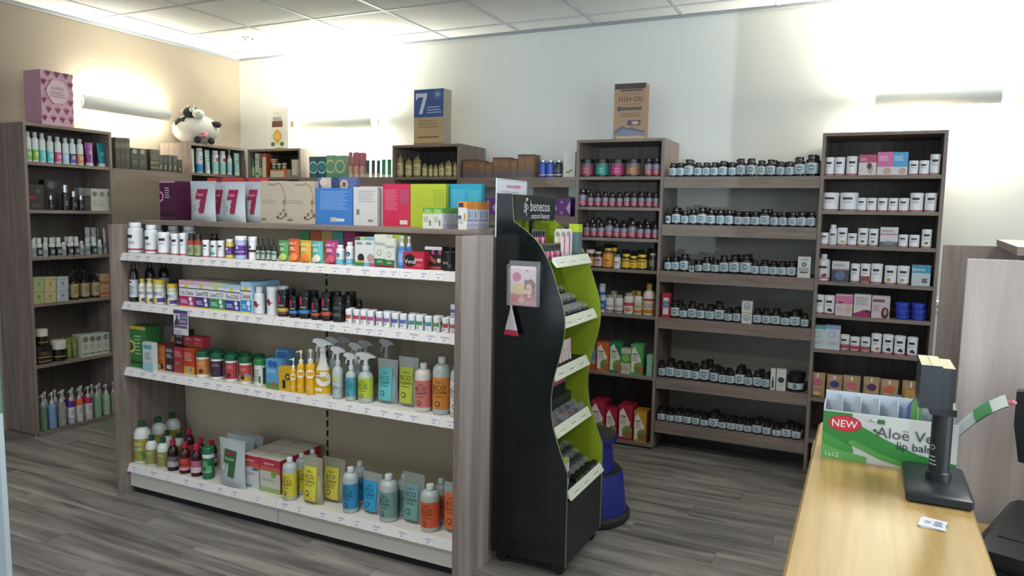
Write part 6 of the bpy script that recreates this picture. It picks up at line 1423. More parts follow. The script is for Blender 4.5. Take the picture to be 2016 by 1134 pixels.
# ------------------------------------------------------------------ big display cartons on top of the units
put('hero_pukka', STYLES['hero_pukka'][2], 'box', (-4.765, 3.03, 1.967), R(90), .205, .338, .17)
put('hero_jar', STYLES['hero_jar'][2], 'box', (-4.294, 4.615, 1.941), 0, .222, .335, .11)
put('hero_seven', STYLES['hero_seven'][2], 'box', (-2.837, 4.555, 1.941), 0, .244, .388, .11)
put('hero_fish', STYLES['hero_fish'][2], 'box', (-1.374, 4.55, 1.941), R(3), .195, .342, .1)
for i, (x, w) in enumerate(((-1.80, .12), (-2.34, .13))):
    t = thing('carton_box', 'violet and white patterned tea carton, %s on lower ledge behind display stand' % ('right one' if i == 0 else 'left one'), 'box', (x, 4.52, 1.455), 0, 'violet tea cartons')
    part('carton', t, lambda b: b.box(-w/2, w/2, -.04, .04, 0, .115, mat('#5f3a78')), False)
    part('front_print', t, lambda b: b.prints([('p', [(-1, .05), (-.5, .45), (-1, .85)], '#b5a0bf'), ('p', [(-.5, .5), (0, .9), (.5, .5), (0, .1)], '#b5a0bf'), ('d', 0, .5, .26, '#6a3a86'), ('p', [(.5, .45), (1, .05), (1, .85)], '#b5a0bf'), ('r', -.8, .8, .0, .08, '#8a3a78')], w/2, .115, flat(-.04)), False)
lo = thing('ledge_shelving', 'lower ledge behind the green display stand', 'shelves', (-2.552, 4.45, 0), 0, 'open ledges between the tall units')
part('shelf', lo, lambda b: b.box(.001, .856, .02, .385, 1.437, 1.455, OAKH), False)
part('fascia', lo, lambda b: b.box(.001, .856, .002, .02, 1.387, 1.454, OAKH), False)

# ------------------------------------------------------------------ plush cow on the corner unit
cw_ = thing('plush_cow', 'round black and white plush cow sitting on top of the corner unit', 'toy', (-4.795, 4.20, 1.959), R(25.7))
FURW, FURB, PINK = mat('#cfd0c8', .9), mat('#23262a', .9), mat('#c98f98', .8)
BC, BR_ = (0, 0, .118), (.178, .135, .118)
part('body', cw_, lambda b: b.ball(BC, BR_, FURW, 28, 18))
def patch(b):
    P = []; F = []; n = 12; mm = 5
    for i in range(n+1):
        for j in range(mm+1):
            a = R(205+52*i/n); e = R(18+8*math.sin(i/n*9)+(26-6*math.cos(i/n*5))*j/mm)
            k = 1.012; P.append((BC[0]+BR_[0]*k*math.cos(e)*math.cos(a), BC[1]+BR_[1]*k*math.cos(e)*math.sin(a), BC[2]+BR_[2]*k*math.sin(e)))
    for i in range(n):
        for j in range(mm):
            q = i*(mm+1)+j; F.append((q, q+mm+1, q+mm+2, q+1))
    b.add(P, F, FURB)
part('patch', cw_, patch)
hd = part('head', cw_, lambda b: b.ball((.0, -.07, .238), (.062, .06, .046), FURB))
part('muzzle', hd, lambda b: (b.ball((.068, -.105, .228), (.044, .045, .036), FURW), b.ball((.025, -.115, .255), (.022, .02, .02), FURW)))
part('eye', hd, lambda b: b.ball((.03, -.132, .262), .005, mat('#0a0a0a', .2), 8, 6))
part('nostril', hd, lambda b: b.ball((.09, -.143, .236), .004, mat('#5a4a4a', .6), 8, 6))
for sx in (-1, 1): part('ear', hd, lambda b: b.ball((.058*sx-.005, -.055, .252), (.03, .012, .017), FURB if sx > 0 else mat('#b9aca3', .9)))
for sx in (-1, 1): part('horn', hd, lambda b: b.tube([(.02*sx-.008, -.06, .27), (.026*sx-.008, -.062, .29), (.022*sx-.004, -.063, .302)], [.008, .006, .003], mat('#c9c0a3', .7)))
part('arm', cw_, lambda b: b.tube([(.13, -.03, .165), (.16, -.035, .16), (.2, -.035, .155), (.213, -.035, .152)], [.014, .021, .024, .012], FURB))
for fx, fy, fz in ((.065, -.125, .03), (.155, -.085, .026)): part('foot', cw_, lambda b: b.ball((fx, fy, fz), (.026, .026, .028), FURB, 14, 9))
ud = part('udder', cw_, lambda b: b.ball((.105, -.105, .07), (.036, .022, .03), PINK))
for tx, tz in ((.092, .08), (.112, .086), (.1, .058), (.122, .064)): part('teat', ud, lambda b: b.ball((tx, -.13, tz), (.007, .012, .007), PINK, 8, 6))

# ------------------------------------------------------------------ lamps
LP = 26
def wall_lamp(label, loc, rz, L, power, bx):
    """front towards -Y, the wall plane at y = 0"""
    t = thing('wall_lamp', label, 'lamp', loc, rz, 'curved wall lamps')
    SH = mat('#c6cac8', .35); P = []; n = 10
    for k in range(n+1):
        a = R(-62+124*k/n); P.append((-.052-.058*math.cos(a), .056*math.sin(a)))
    Q = [(y_+.004, z*.96) for y_, z in reversed(P)]
    part('shade', t, lambda b: b.prism(P+Q, -L/2, L/2, SH, 'x'))
    part('wall_plate', t, lambda b: (b.box(bx-.045, bx+.045, -.012, 0, -.03, .03, SH), b.box(bx-.02, bx+.02, -.06, -.012, -.008, .008, SH)), False)
    part('lamp_tube', t, lambda b: b.tube([(-L*.46, -.062, 0), (L*.46, -.062, 0)], .009, mat('#fff3cf', .4, 0, 'emit')))
    m_ = Matrix.Translation(loc) @ Matrix.Rotation(rz, 4, 'Z')
    for up in (1, -1):
        l = area('lamp_glow', m_ @ Vector((0, -.055, .02*up)), (R(180 if up > 0 else 0), 0, rz), L*.9, .05, power*(1 if up > 0 else .55), WARM)
wall_lamp('curved wall lamp on the taupe wall beside the plush cow', (XW, 3.69, 2.18), R(90), .70, LP*.75, -.25)
wall_lamp('curved wall lamp on the white wall left of the box numbered 7', (-3.86, YB, 2.165), 0, .70, LP*2.6, .30)
wall_lamp('curved wall lamp on the white wall above the rightmost unit', (.305, YB, 2.155), 0, .61, LP*2.6, -.2)
sl = thing('ceiling_spotlight', 'small recessed round spotlight in the ceiling near the corner', 'light', (-4.30, 4.28, ZC-.003))
part('bezel', sl, lambda b: b.lathe([(.048, -.006), (.05, 0), (.03, -.002), (.03, -.001)], mat('#d9dbd8', .3), 24))
part('lens', sl, lambda b: b.lathe([(.028, -.004), (.028, -.001)], mat('#f4f2e6', .2), 20))
for s_ in (-1, 1): part('shadow_mark', sl, lambda b: b.box(.036*s_-.008, .036*s_+.008, -.006, .006, -.011, -.005, mat('#6f7274', .4, .6)), False)  # dark blocks standing in for two shadow marks on the fitting
area('ceiling_spot_glow', (-4.30, 4.28, ZC-.02), (0, 0, 0), .05, .05, 3, WARM)

# ------------------------------------------------------------------ cosmetic display stand
st = thing('display_stand', 'black cosmetic display stand with wavy sides and lime green inside', 'display stand', (-1.18, 2.87, 0))
ST0 = Vector((-1.18, 2.87, 0))
def rel(b):
    b.v = [tuple(Vector(v)-ST0) for v in b.v]
def spart(name, parent, fn, smooth=True, **pr):
    b = MB(); fn(b); rel(b); return link(name, b.mesh(name, smooth), parent, **pr)
wave = [(-1.012, .44), (-1.045, .52), (-1.08, .625), (-1.091, .717), (-1.082, .81), (-1.06, .9), (-1.042, .99), (-1.044, 1.08), (-1.073, 1.172), (-1.11, 1.27), (-1.158, 1.348), (-1.218, 1.4), (-1.27, 1.434)]
def smooth_line(p, k=4):
    out = []
    for i in range(len(p)-1):
        p0, p1, p2, p3 = p[max(i-1, 0)], p[i], p[i+1], p[min(i+2, len(p)-1)]
        for s_ in range(k):
            t = s_/k
            out.append(tuple(.5*(2*p1[c]+(p2[c]-p0[c])*t+(2*p0[c]-5*p1[c]+4*p2[c]-p3[c])*t*t+(3*p1[c]-p0[c]-3*p2[c]+p3[c])*t**3) for c in (0, 1)))
    return out+[p[-1]]
prof = [(-1.345, .05), (-1.012, .05)]+smooth_line(wave)+[(-1.28, 1.543), (-1.345, 1.545)]
EDGE = mat('#6f756a', .3)
spart('side_panel', st, lambda b: b.prism(prof, 2.65, 2.657, GLOSSB, 'y', EDGE), False)
spart('side_lining', st, lambda b: b.prism(prof, 2.6572, 2.660, GREEN, 'y'), False)
spart('side_panel', st, lambda b: b.prism(prof, 3.083, 3.09, GLOSSB, 'y', EDGE), False)
spart('side_lining', st, lambda b: b.prism(prof, 3.080, 3.0828, GREEN, 'y'), False)
spart('back_panel', st, lambda b: b.box(-1.344, -1.335, 2.6602, 3.0798, .05, 1.54, GREEN), False)
spart('base_box', st, lambda b: b.box(-1.335, -1.013, 2.6602, 3.0798, .05, .318, mat('#1c2022', .5)), False)
sg = spart('sign_board', st, lambda b: b.box(-1.285, -1.268, 2.6602, 3.0798, 1.437, 1.541, mat('#12181d', .35)), False)
def sgn(b):
    WHT = '#cfd4d6'; hw, h = .203, .104
    pl = lambda u, z, o: (-1.268+o, 2.87+u, 1.437+z)
    b.prints([('t', 'benecos', .2, .60, .44, WHT), ('t', 'natural beauty', .24, .2, .24, WHT, .35)], hw, h, pl)
    for c, r_ in (((-.115, .062), .011), ((-.098, .055), .010), ((-.122, .04), .007), ((-.105, .085), .006), ((-.098, .088), .005)):
        pts = [pl(c[0]+r_*math.cos(a*math.pi/5), c[1]+r_*math.sin(a*math.pi/5), .0012) for a in range(11)]
        b.tube(pts, .0011, mat(WHT), 5)
    b.tube([pl(-.118, .07, .0012), pl(-.108, .045, .0012), pl(-.1, .018, .0012)], .0012, mat(WHT), 5)
spart('lettering', sg, sgn)
spart('sign_post', st, lambda b: b.box(-1.29, -1.276, 2.845, 2.868, 1.36, 1.437, BLACKP), False)
for cx, cy in ((-1.31, 2.69), (-1.05, 2.69), (-1.31, 3.05), (-1.05, 3.05)):
    spart('caster', st, lambda b: (b.tube([(cx, cy-.012, .025), (cx, cy+.012, .025)], .025, BLACKP, 16), b.box(cx-.012, cx+.012, cy-.02, cy+.02, .03, .052, BLACKP)))
SHV = [(-1.086, 1.256, .04), (-1.051, 1.016, .04), (-1.08, .802, .042), (-1.066, .57, .04), (-1.0, .326, .034)]
for k, (fx, fz, hh) in enumerate(SHV):
    bz = fz+hh-.006; bx_ = fx-.022
    s_ = spart('tray', st, lambda b: b.box(-1.335, bx_, 2.6602, 3.0798, bz-.012, bz, mat('#1d2021', .4)), False)
    spart('price_strip', s_, lambda b: b.prism([(bx_, bz+.002), (bx_+.003, fz+hh), (fx+.003, fz), (fx-.003, fz), (bx_, bz-.012)], 2.669, 3.071, mat('#d6dccb', .25)), False)
    def txt(b):
        L_ = lambda u, z, o: (fx-.0225+.0255*(1-z/hh)+.0008+o, 2.87+u, fz+z)
        rr = random.Random(k)
        for q in range(3):
            u0 = -.8+q*.6; b.prints([('r', u0, u0+.38, .2, .8, '#d6dac9'), ('l', u0+.04, u0+.32, .3, .7, 2, '#7f8a78'), ('r', u0+.1, u0+.16, .55, .7, '#6a4a58')], .2, hh, L_)
    spart('strip_print', s_, txt, False)
tz = [fz+hh-.006 for fx, fz, hh in SHV]
cnt = 0
def small(name, label, cat, group, loc, fn, rz=0):
    t = thing(name, label, cat, loc, rz, group); fn(t); return t
def polish(t, c):
    part('bottle_body', t, lambda b: b.lathe([(.0085, 0), (.0095, .002), (.0095, .022), (.005, .027)], mat(c, .15), 12))
    part('cap', t, lambda b: b.lathe([(.0065, .026), (.006, .056), (.0045, .058)], mat('#16181c', .25), 12))
pc = ['#b8446a', '#c77a94', '#9a2c50', '#d09aa8', '#8a3a5a', '#b85a80', '#c98a9a', '#7a2848']
part_riser = spart('acrylic_riser', st, lambda b: b.box(-1.25, -1.182, 2.669, 2.83, tz[0], tz[0]+.055, mat('#cdd3d6', .08, 0, 'clear')), False)
for i in range(8): small('nail_polish', 'black capped nail polish bottle, %s in front row on top tray' % ORD[i], 'nail polish', 'front row nail polishes', (-1.145, 2.683+.0215*i, tz[0]), lambda t: polish(t, pc[i]))
for i in range(6): small('nail_polish', 'black capped nail polish bottle, %s in raised back row' % ORD[i], 'nail polish', 'back row nail polishes', (-1.2, 2.684+.023*i, tz[0]+.0555), lambda t: polish(t, pc[7-i]))
for i in range(4):
    def card(t):
        part('card', t, lambda b: b.prism([(-.02, 0), (.02, 0), (.02, .1), (.012, .115), (-.012, .115), (-.02, .1)], -.0015, .0015, mat('#cdc9c2', .4)), False)
        part('stripe', t, lambda b: b.prints([('r', .1, .5, .05, .85, '#c2527f' if i % 2 else '#c9a052'), ('d', -.3, .8, .1, '#8f8a84')], .02, .115, flat(-.0015)), False)
    small('nail_card', 'white pack card with coloured stripe, %s from left on top tray' % ORD[i], 'card', 'upright pack cards', (-1.165+.012*(i % 2), 2.868+.03*i, tz[0]), card, R(65))
def pillar(t):
    part('column', t, lambda b: b.box(-.022, .022, -.022, .022, 0, .1, mat('#5f7278', .1)), False)
    part('lime_cap', t, lambda b: b.box(-.023, .023, -.023, .023, .1, .135, mat('#a3b82a', .35)), False)
small('tester_box', 'clear tester column with lime green cap on top tray', 'tester', None, (-1.15, 3.035, tz[0]), pillar)
def compact(t):
    part('pack', t, lambda b: b.lathe([(.019, 0), (.021, .003), (.021, .012), (.019, .015)], mat('#2a2c2e', .2), 16))
    part('blister', t, lambda b: b.lathe([(.019, .0155), (.02, .024), (.014, .03), (.004, .036)], mat('#d2d6d6', .04, 0, 'clear'), 9))
for i in range(18):
    r_, c_ = divmod(i, 6)
    small('cosmetic_pack', 'shiny clear topped cosmetic pot, %s in %s row on second tray' % (ORD[c_], ('front', 'middle', 'back')[r_]), 'cosmetics', 'clear topped pots on second tray', (-1.1-.055*r_, 2.70+.064*c_, tz[1]+.035*r_), compact)
spart('acrylic_steps', st, lambda b: [b.box(-1.18-.055*r_, -1.128-.055*r_, 2.669, 3.071, tz[1], tz[1]+.0345*(r_+1), mat('#8f9698', .1)) for r_ in (0, 1)], False)
def ctube(t, c):
    for n_, b in b_tube(.03, .1, 0, dict(c=c, cap='#1a1c1f', pr=[('l', -.4, .4, .5, .7, 2, '#8a8a86')])): link(n_, b.mesh(n_), t)
for i in range(7): small('cosmetic_tube', 'slim pale make-up tube with black cap, %s on third tray' % ORD[i], 'cosmetics', 'make-up tubes on third tray', (-1.12, 2.695+.036*i, tz[2]), lambda t: ctube(t, ('#c9a7b0', '#c2b0a8', '#bfb9b4')[i % 3]), R(80))
def stick(t, c, h=.07):
    part('case', t, lambda b: b.lathe([(.008, 0), (.008, h*.62), (.0068, h*.63)], BLACKP, 12))
    part('tip', t, lambda b: b.lathe([(.0066, h*.63), (.0066, h*.96), (.004, h)], mat(c, .3), 12))
for i in range(5): small('lip_gloss', 'tall grey capped gloss stick, %s at the right of third tray' % ORD[i], 'cosmetics', 'gloss sticks on third tray', (-1.19, 2.70+.03*i, tz[2]), lambda t: stick(t, '#8f9498', .125))
for i in range(14): small('lipstick', 'black lipstick with pink tip, %s in the slanted row on fourth tray' % ORD[i], 'lipstick', 'lipsticks on fourth tray', (-1.19, 2.682+.0275*i, tz[3]+.07), lambda t: stick(t, '#c46a80', .068))
spart('lipstick_rack', st, lambda b: b.box(-1.215, -1.165, 2.669, 3.071, tz[3], tz[3]+.0695, mat('#2a2d2f', .3)), False)
for i in range(6): small('mascara', 'black and white mascara box, %s at the back of fourth tray' % ORD[i], 'cosmetics', 'mascara boxes on fourth tray', (-1.26, 2.7+.065*i, tz[3]), lambda t: (part('box', t, lambda b: b.box(-.01, .01, -.01, .01, 0, .15, BLACKP), False), part('white_band', t, lambda b: b.box(.0101, .0106, -.009, .009, .04, .12, mat('#b9bcbc')), False)))
for i in range(12):
    r_, c_ = divmod(i, 6)
    small('cosmetic_pack', 'clear bagged cosmetic, %s in %s row at front of fourth tray' % (ORD[c_], ('front', 'rear')[r_]), 'cosmetics', 'clear bags on fourth tray', (-1.105-.04*r_, 2.70+.064*c_, tz[3]+.006*r_), lambda t: (part('bag', t, lambda b: b.prism([(-.018, 0), (.018, 0), (.02, .012), (.012, .024), (.004, .034), (-.006, .03), (-.016, .02)], -.027, .027, mat('#c9cdd0', .06, 0, 'clear')), False), part('contents', t, lambda b: b.box(-.012, .012, -.021, .021, .002, .016, mat(('#7a2a3a', '#2a2c30', '#6f757a')[i % 3], .25)))))
for i in range(5): small('pencil_box', 'tall white and black cosmetic carton, %s at left of bottom tray' % ORD[i], 'cosmetics', 'white cosmetic cartons on bottom tray', (-1.055, 2.672+.0195*i, tz[4]), lambda t: (part('carton', t, lambda b: b.box(-.009, .009, -.009, .009, 0, .115, mat('#c2c5c8')), False), part('band', t, lambda b: b.box(-.0094, .0094, -.0094, .0094, .03, .06, mat(('#20242c', '#8a98a8')[i % 2])), False), part('lime_top', t, lambda b: b.box(-.0094, .0094, -.0094, .0094, .1, .1155, mat('#a3b05a')), False)))
for i in range(21):
    r_, c_ = divmod(i, 7)
    small('cosmetic_pack', 'round clear lidded make-up pot, %s in %s row on bottom tray' % (ORD[c_], ('front', 'middle', 'back')[r_]), 'cosmetics', 'clear lidded pots on bottom tray', (-1.078-.048*r_, 2.698+.056*c_, tz[4]+.03*r_+.0005), compact)
spart('pot_steps', st, lambda b: [b.box(-1.15-.048*q, -1.1025-.048*q, 2.6602, 3.0798, tz[4], tz[4]+.03*(q+1), mat('#4a4d4e', .2)) for q in (0, 1)], False)
for i in range(12): small('eye_pencil', 'short black cosmetic case, %s along the front of bottom tray' % ORD[i], 'cosmetics', 'black cases on bottom tray', (-1.036, 2.80+.0225*i, tz[4]), lambda t: (part('case', t, lambda b: b.box(-.011, .011, -.008, .008, 0, .02, mat('#131518', .2)), False), part('dot', t, lambda b: b.box(.0111, .0116, -.004, .004, .006, .013, mat(('#b9c43a', '#4a6ab0', '#b9bcc0')[i % 3])), False)))
# leaflet pocket on the black side, with the swatch strips hanging below it
lf = thing('leaflet_holder', 'clear acrylic leaflet pocket on the black side of display stand', 'leaflet holder', (-1.213, 2.648, 1.10))
CL = mat('#c9ced2', .06, 0, 'clear')
for nm, bb in (('back_plate', (-.068, .066, -.003, 0, 0, .178)), ('front_plate', (-.062, .062, -.026, -.023, 0, .15)), ('side_plate', (-.068, -.064, -.026, -.003, 0, .165)), ('side_plate', (.062, .066, -.026, -.003, 0, .165)), ('bottom_plate', (-.062, .062, -.023, -.003, 0, .003))):
    part(nm, lf, lambda b: b.box(*bb, CL), False)
ly = thing('leaflet', 'pink leaflet with smiling curly haired woman, in the acrylic pocket', 'leaflet', (-1.213, 2.632, 1.1035))
part('paper', ly, lambda b: b.box(-.055, .055, -.0015, .0015, 0, .155, mat('#c9a9b0', .4)), False)
part('cover_print', ly, lambda b: b.prints([('r', -1, 1, 0, 1, '#cdb7bd'), ('r', -1, 1, .0, .3, '#b8707c'), ('d', -.5, .72, .12, '#b04a78'), ('e', -.35, .42, .5, .15, '#c9b36a'), ('e', .5, .5, .36, .15, '#5f3728'), ('e', .28, .58, .2, .08, '#6f4632'), ('e', .62, .6, .22, .08, '#6a402c'), ('e', .84, .5, .14, .12, '#5f3728'), ('e', .84, .36, .13, .1, '#6a402c'), ('e', .22, .46, .12, .07, '#5f3728'), ('e', .48, .42, .25, .14, '#cda48e'), ('e', .5, .22, .42, .1, '#a8485a'), ('p', [(.42, .3), (.6, .3), (.66, .2), (.4, .2)], '#cda48e'), ('e', .36, .42, .05, .012, '#3a241c'), ('e', .56, .42, .05, .012, '#3a241c'), ('e', .46, .31, .12, .02, '#e6dcd6'), ('e', .46, .29, .13, .012, '#a83a44'), ('r', -.9, -.2, .08, .26, '#b84a52'), ('e', -.1, .12, .25, .08, '#c99a86'), ('p', [(.2, .88), (.34, .92), (.5, .86), (.34, .88)], '#6a4a5a')], .055, .155, flat(-.0015)), False)
sw = thing('swatch_bunch', 'bunch of silver and crimson sample strips hanging under leaflet pocket', 'swatches', (-1.262, 2.64, 1.10))
for i in range(6):
    a = (i-2.5)*.09
    part('strip', sw, lambda b: (b.prism([(-.003, 0), (.003, 0), (.003+math.sin(a)*.1+.006, -.1), (math.sin(a)*.1-.006, -.1)], -.006-.002*i, -.0048-.002*i, mat('#b9b4ba', .3)), b.prism([(math.sin(a)*.1-.006, -.1), (math.sin(a)*.1+.009, -.1), (math.sin(a)*.12+.011, -.122), (math.sin(a)*.12-.008, -.122)], -.006-.002*i, -.0048-.002*i, mat('#a82440', .3))), False)
part('ring', sw, lambda b: b.tube([(.008*math.cos(k*.7), -.009, .006+.009*math.sin(k*.7)) for k in range(10)], .0012, CHROME, 6))
# white sign holder on the gondola's right end
sh_ = thing('sign_holder', 'white acrylic sign holder standing behind the display stand top', 'sign', (-1.3535, 2.80, 1.398))
part('panel', sh_, lambda b: b.box(-.003, .003, -.14, .15, -.03, .208, mat('#c4c8cc', .2)), False)
part('insert', sh_, lambda b: b.box(.0031, .0038, -.13, .14, .0, .2, mat('#cdd0d6', .4)), False)
part('insert_print', sh_, lambda b: b.prints([('r', -.4, .5, .86, .92, '#b48ab0'), ('r', .2, .6, .88, .93, '#cc6a9a'), ('l', -.8, .7, .6, .82, 3, '#a8b0bc')], .135, .2, lambda u, z, o: (.0039+o, u, z)), False)
wb = thing('shelf_talker', 'white and violet card lettered SKIN hanging from second gondola strip', 'sign', (-2.905, 2.432, .862))
part('card', wb, lambda b: b.box(-.048, .048, -.0012, .0012, 0, .118, mat('#c4c2c8', .3)), False)
part('card_print', wb, lambda b: b.prints([('r', -1, 1, .86, 1, '#4a3a78'), ('r', -.1, .95, .42, .84, '#5a4a80'), ('t', 'LOVE', .43, .73, .1, '#d9d6e0'), ('t', 'SKIN', .43, .56, .1, '#d9d6e0'), ('p', [(-.9, .4), (-.1, .4), (-.25, .62), (-.5, .7), (-.8, .55)], '#3a3640'), ('e', -.5, .74, .14, .07, '#54505a'), ('r', -.9, .9, .28, .38, '#6a4a70'), ('l', -.9, .2, .04, .2, 3, '#8a8690')], .048, .118, flat(-.0012)), False)

# ------------------------------------------------------------------ kick stool
ks = thing('step_stool', 'round royal blue kick step stool beside the display stand', 'stool', (-1.165, 3.325, 0))
BLU = mat('#16217c', .35); RUB = mat('#15171a', .7)
part('base_ring', ks, lambda b: b.lathe([(.205, 0), (.213, .008), (.213, .03), (.2, .045), (.19, .045)], RUB, 40))
part('lower_cone', ks, lambda b: b.lathe([(.197, .03), (.172, .225), (.165, .236)], BLU, 40))
part('lower_tread', ks, lambda b: b.lathe([(.163, .2362), (.16, .241), (.12, .242)], RUB, 40))
part('upper_cone', ks, lambda b: b.lathe([(.132, .24), (.112, .375), (.14, .385), (.14, .405)], BLU, 40))
part('top_tread', ks, lambda b: b.lathe([(.136, .405), (.134, .413), (.1, .415)], RUB, 40))
for a in (20, 140, 260): part('caster', ks, lambda b: b.ball((.15*math.cos(R(a)), .15*math.sin(R(a)), .02), .019, BLACKP, 10, 7))

# ------------------------------------------------------------------ counter
ct = thing('counter', 'golden wooden shop counter ledge at lower right', 'counter', (.065, 1.2, 0))
def ctop(b):
    x0, x1, y0, y1, r_ = -.145, .138, -1.0, .812, .03; P = []
    for cx, cy, a0 in ((x1-r_, y1-r_, 0), (x0+r_, y1-r_, 90)):
        for k in range(7): a = R(a0+15*k); P.append((cx+r_*math.cos(a), cy+r_*math.sin(a)))
    P += [(x0, y0), (x1, y0)]
    sh = lambda d: [(x+(d if x < 0 else -d), y_-(d if y_ > 0 else 0)) for x, y_ in P]
    n = len(P); lev = [(.91, .004), (.914, 0), (.944, 0), (.95, .005)]
    V = []; F = []
    for z, d in lev: V += [(x, y_, z) for x, y_ in sh(d)]
    for k in range(3):
        for i in range(n): F.append((k*n+i, k*n+(i+1) % n, (k+1)*n+(i+1) % n, (k+1)*n+i))
    F += [tuple(reversed(range(n))), tuple(range(3*n, 4*n))]
    b.add(V, F, COUNTER)
part('ledge_top', ct, ctop)
part('front_panel', ct, lambda b: b.box(-.06, .02, -1.0, .76, 0, .91, OAKY), False)
dk = thing('till_desk', 'lower golden wooden desk behind the counter ledge', 'desk', (.5, 0, 0))
part('desk_top', dk, lambda b: b.box(-.28, .5, -1.0, 2.15, .68, .70, COUNTER), False)
part('desk_end', dk, lambda b: b.box(-.28, .5, 2.12, 2.14, 0, .68, OAKV), False)
# lip balm display carton
lb_ = thing('display_carton', 'open green and white lip balm counter carton marked NEW', 'box', (.066, 1.735, .95))
BW, BD, BH = .252, .085, .105
WHI = mat('#b9c2cb', .4); GRN = mat('#2f7a35', .4)
part('front_wall', lb_, lambda b: b.box(-BW/2, BW/2, -BD/2, -BD/2+.002, 0, BH, mat('#c2c6c0', .4)), False)
part('rear_wall', lb_, lambda b: b.box(-BW/2, BW/2, BD/2-.002, BD/2, 0, BH+.026, WHI), False)
part('side_wall', lb_, lambda b: b.box(-BW/2, -BW/2+.002, -BD/2+.002, BD/2-.002, 0, BH+.008, WHI), False)
part('side_wall', lb_, lambda b: b.box(BW/2-.002, BW/2, -BD/2+.002, BD/2-.002, 0, BH-.03, GRN), False)
part('carton_floor', lb_, lambda b: b.box(-BW/2+.002, BW/2-.002, -BD/2+.002, BD/2-.002, 0, .003, WHI), False)
for q in range(6): part('divider', lb_, lambda b: b.box(-.09+.036*q-.0006, -.09+.036*q+.0006, -.0, BD/2-.002, .003, BH+.018, WHI), False)
def lbp(b):
    pl = flat(-BD/2)
    b.prints([('p', [(-1, 0), (-.62, 0), (-.5, .2), (-.6, .62), (-1, .98)], '#3f8f42'), ('p', [(-1, .55), (-.55, .3), (-.55, .98), (-1, .98)], '#2f7a35'),
              ('p', [(-.66, .42), (-.1, .14), (.4, .0), (1, 0), (1, .22), (.5, .3), (.0, .52), (-.4, .74), (-.66, .9), (-1, .98)], '#2f8035'),
              ('p', [(-.6, .36), (-.1, .12), (.35, 0), (.7, 0), (.3, .1), (-.1, .24), (-.55, .46)], '#4f9a48'),
              ('p', [(-1, .0), (-.3, 0), (-.3, .12), (-.7, .2), (-1, .3)], '#5fa55a'),
              ('e', -.66, .76, .26, .17, '#b02434'), ('e', -.66, .76, .235, .145, '#c23040'), ('t', 'NEW', -.66, .76, .15, '#e8e6e6'),
              ('t', '1x12', -.83, .1, .1, '#dfe6dc'), ('t', 'Aloë Ve', .24, .68, .22, '#4a4f52'), ('t', 'lip balm', .42, .46, .16, '#2a2e30'), ('t', '- Tea Tree &', .62, .3, .06, '#4a4f52'),
              ('r', -.27, -.08, .84, .93, '#dadcd8'), ('r', -.17, -.06, .84, .93, '#2f6a45'), ('t', 'Aloe', -.22, .885, .06, '#3a4a40'), ('e', -.2, .7, .03, .03, '#2f5a35'), ('e', -.16, .66, .025, .025, '#3f5a35')], BW/2, BH, pl)
part('front_print', lb_, lbp, False)
def flap(b):      # the lid, torn along one side and curling up to the right
    P = []; n = 10
    for i in range(n+1):
        t = i/n; x = BW/2-.004+.088*t; z = BH-.03+.115*t-.04*t*t; w = .03*(1-.12*t)
        P += [(x, BD/2-.03-w, z-.008*(1-t)), (x, BD/2-.03+w, z+.012*t)]
    b.add(P, [(2*i, 2*i+2, 2*i+3, 2*i+1) for i in range(n)], mat('#aab5b0', .35))
    Q = [(x, y_+.0008, z-.0022) for x, y_, z in P]; b.add(Q, [(2*i+1, 2*i+3, 2*i+2, 2*i) for i in range(n)], mat('#9296a6', .4))
    k = [P[8], P[14], P[15], P[9]]; b.add([(x-.001, y_, z+.0012) for x, y_, z in k], [(0, 1, 3, 2)] and [(0, 1, 2, 3)], mat('#2f7a45'))
part('lid_flap', lb_, flap)
part('red_tab', lb_, lambda b: b.tube([(BW/2+.082, BD/2-.03, .148), (BW/2+.094, BD/2-.032, .153), (BW/2+.1, BD/2-.032, .151)], [.004, .006, .004], mat('#b86a72', .4)))
for i, c in enumerate(('#5a8f4a', '#6a6ab0', '#8aa8c0')):
    o_ = thing('lip_balm', 'lip balm pack with %s stripes poking out of carton' % ('green', 'violet', 'pale blue')[i], 'lip balm', (.066+.052-.007*i, 1.738+.006*i, .9535), R(8*i-8), 'lip balm packs in the carton')
    part('card', o_, lambda b: b.prism([(-.011, 0), (.011, 0), (.011, .13-.012*i), (.002, .148-.01*i), (-.011, .125-.01*i)], -.0012, .0012, mat(c, .35)), False)
    part('balm', o_, lambda b: b.lathe([(.0075, .01), (.0075, .07), (.006, .073)], mat('#c9cfc9', .35), 12, (0, -.0088)))
# customer pole display
pd = thing('pole_display', 'dark grey customer pole display with cream topped head on counter', 'display', (.148, 1.585, .95))
DG = mat('#1b2329', .38); DK = mat('#12171b', .45); CRM = mat('#b9b594', .5)
part('base', pd, lambda b: b.box(-.054, .054, -.095, .098, 0, .021, DG, bev=.004), True)
part('pole', pd, lambda b: (b.lathe([(.022, .021), (.0215, .036), (.018, .038), (.018, .162)], DK, 28, (.004, .005))))
part('pole_print', pd, lambda b: b.prints([('l', -1.0, -.3, .1, .34, 3, '#8a8f92'), ('d', -.7, .5, .06, '#8a8f92'), ('d', -.7, .5, .04, '#12171b')], .022, .09, lambda u, z, o: (.004+(.018+o)*math.sin(u/.018), .005-(.018+o)*math.cos(u/.018), .04+z), .0006))
part('collar', pd, lambda b: b.box(-.02, .024, -.02, .03, .15, .1629, DK), False)
hd_ = part('head', pd, lambda b: b.box(-.040, -.005, -.03, .085, .163, .245, DG, top=CRM), False)
part('head', pd, lambda b: b.box(-.0045, .016, -.024, .085, .163, .241, DG, top=CRM), False)
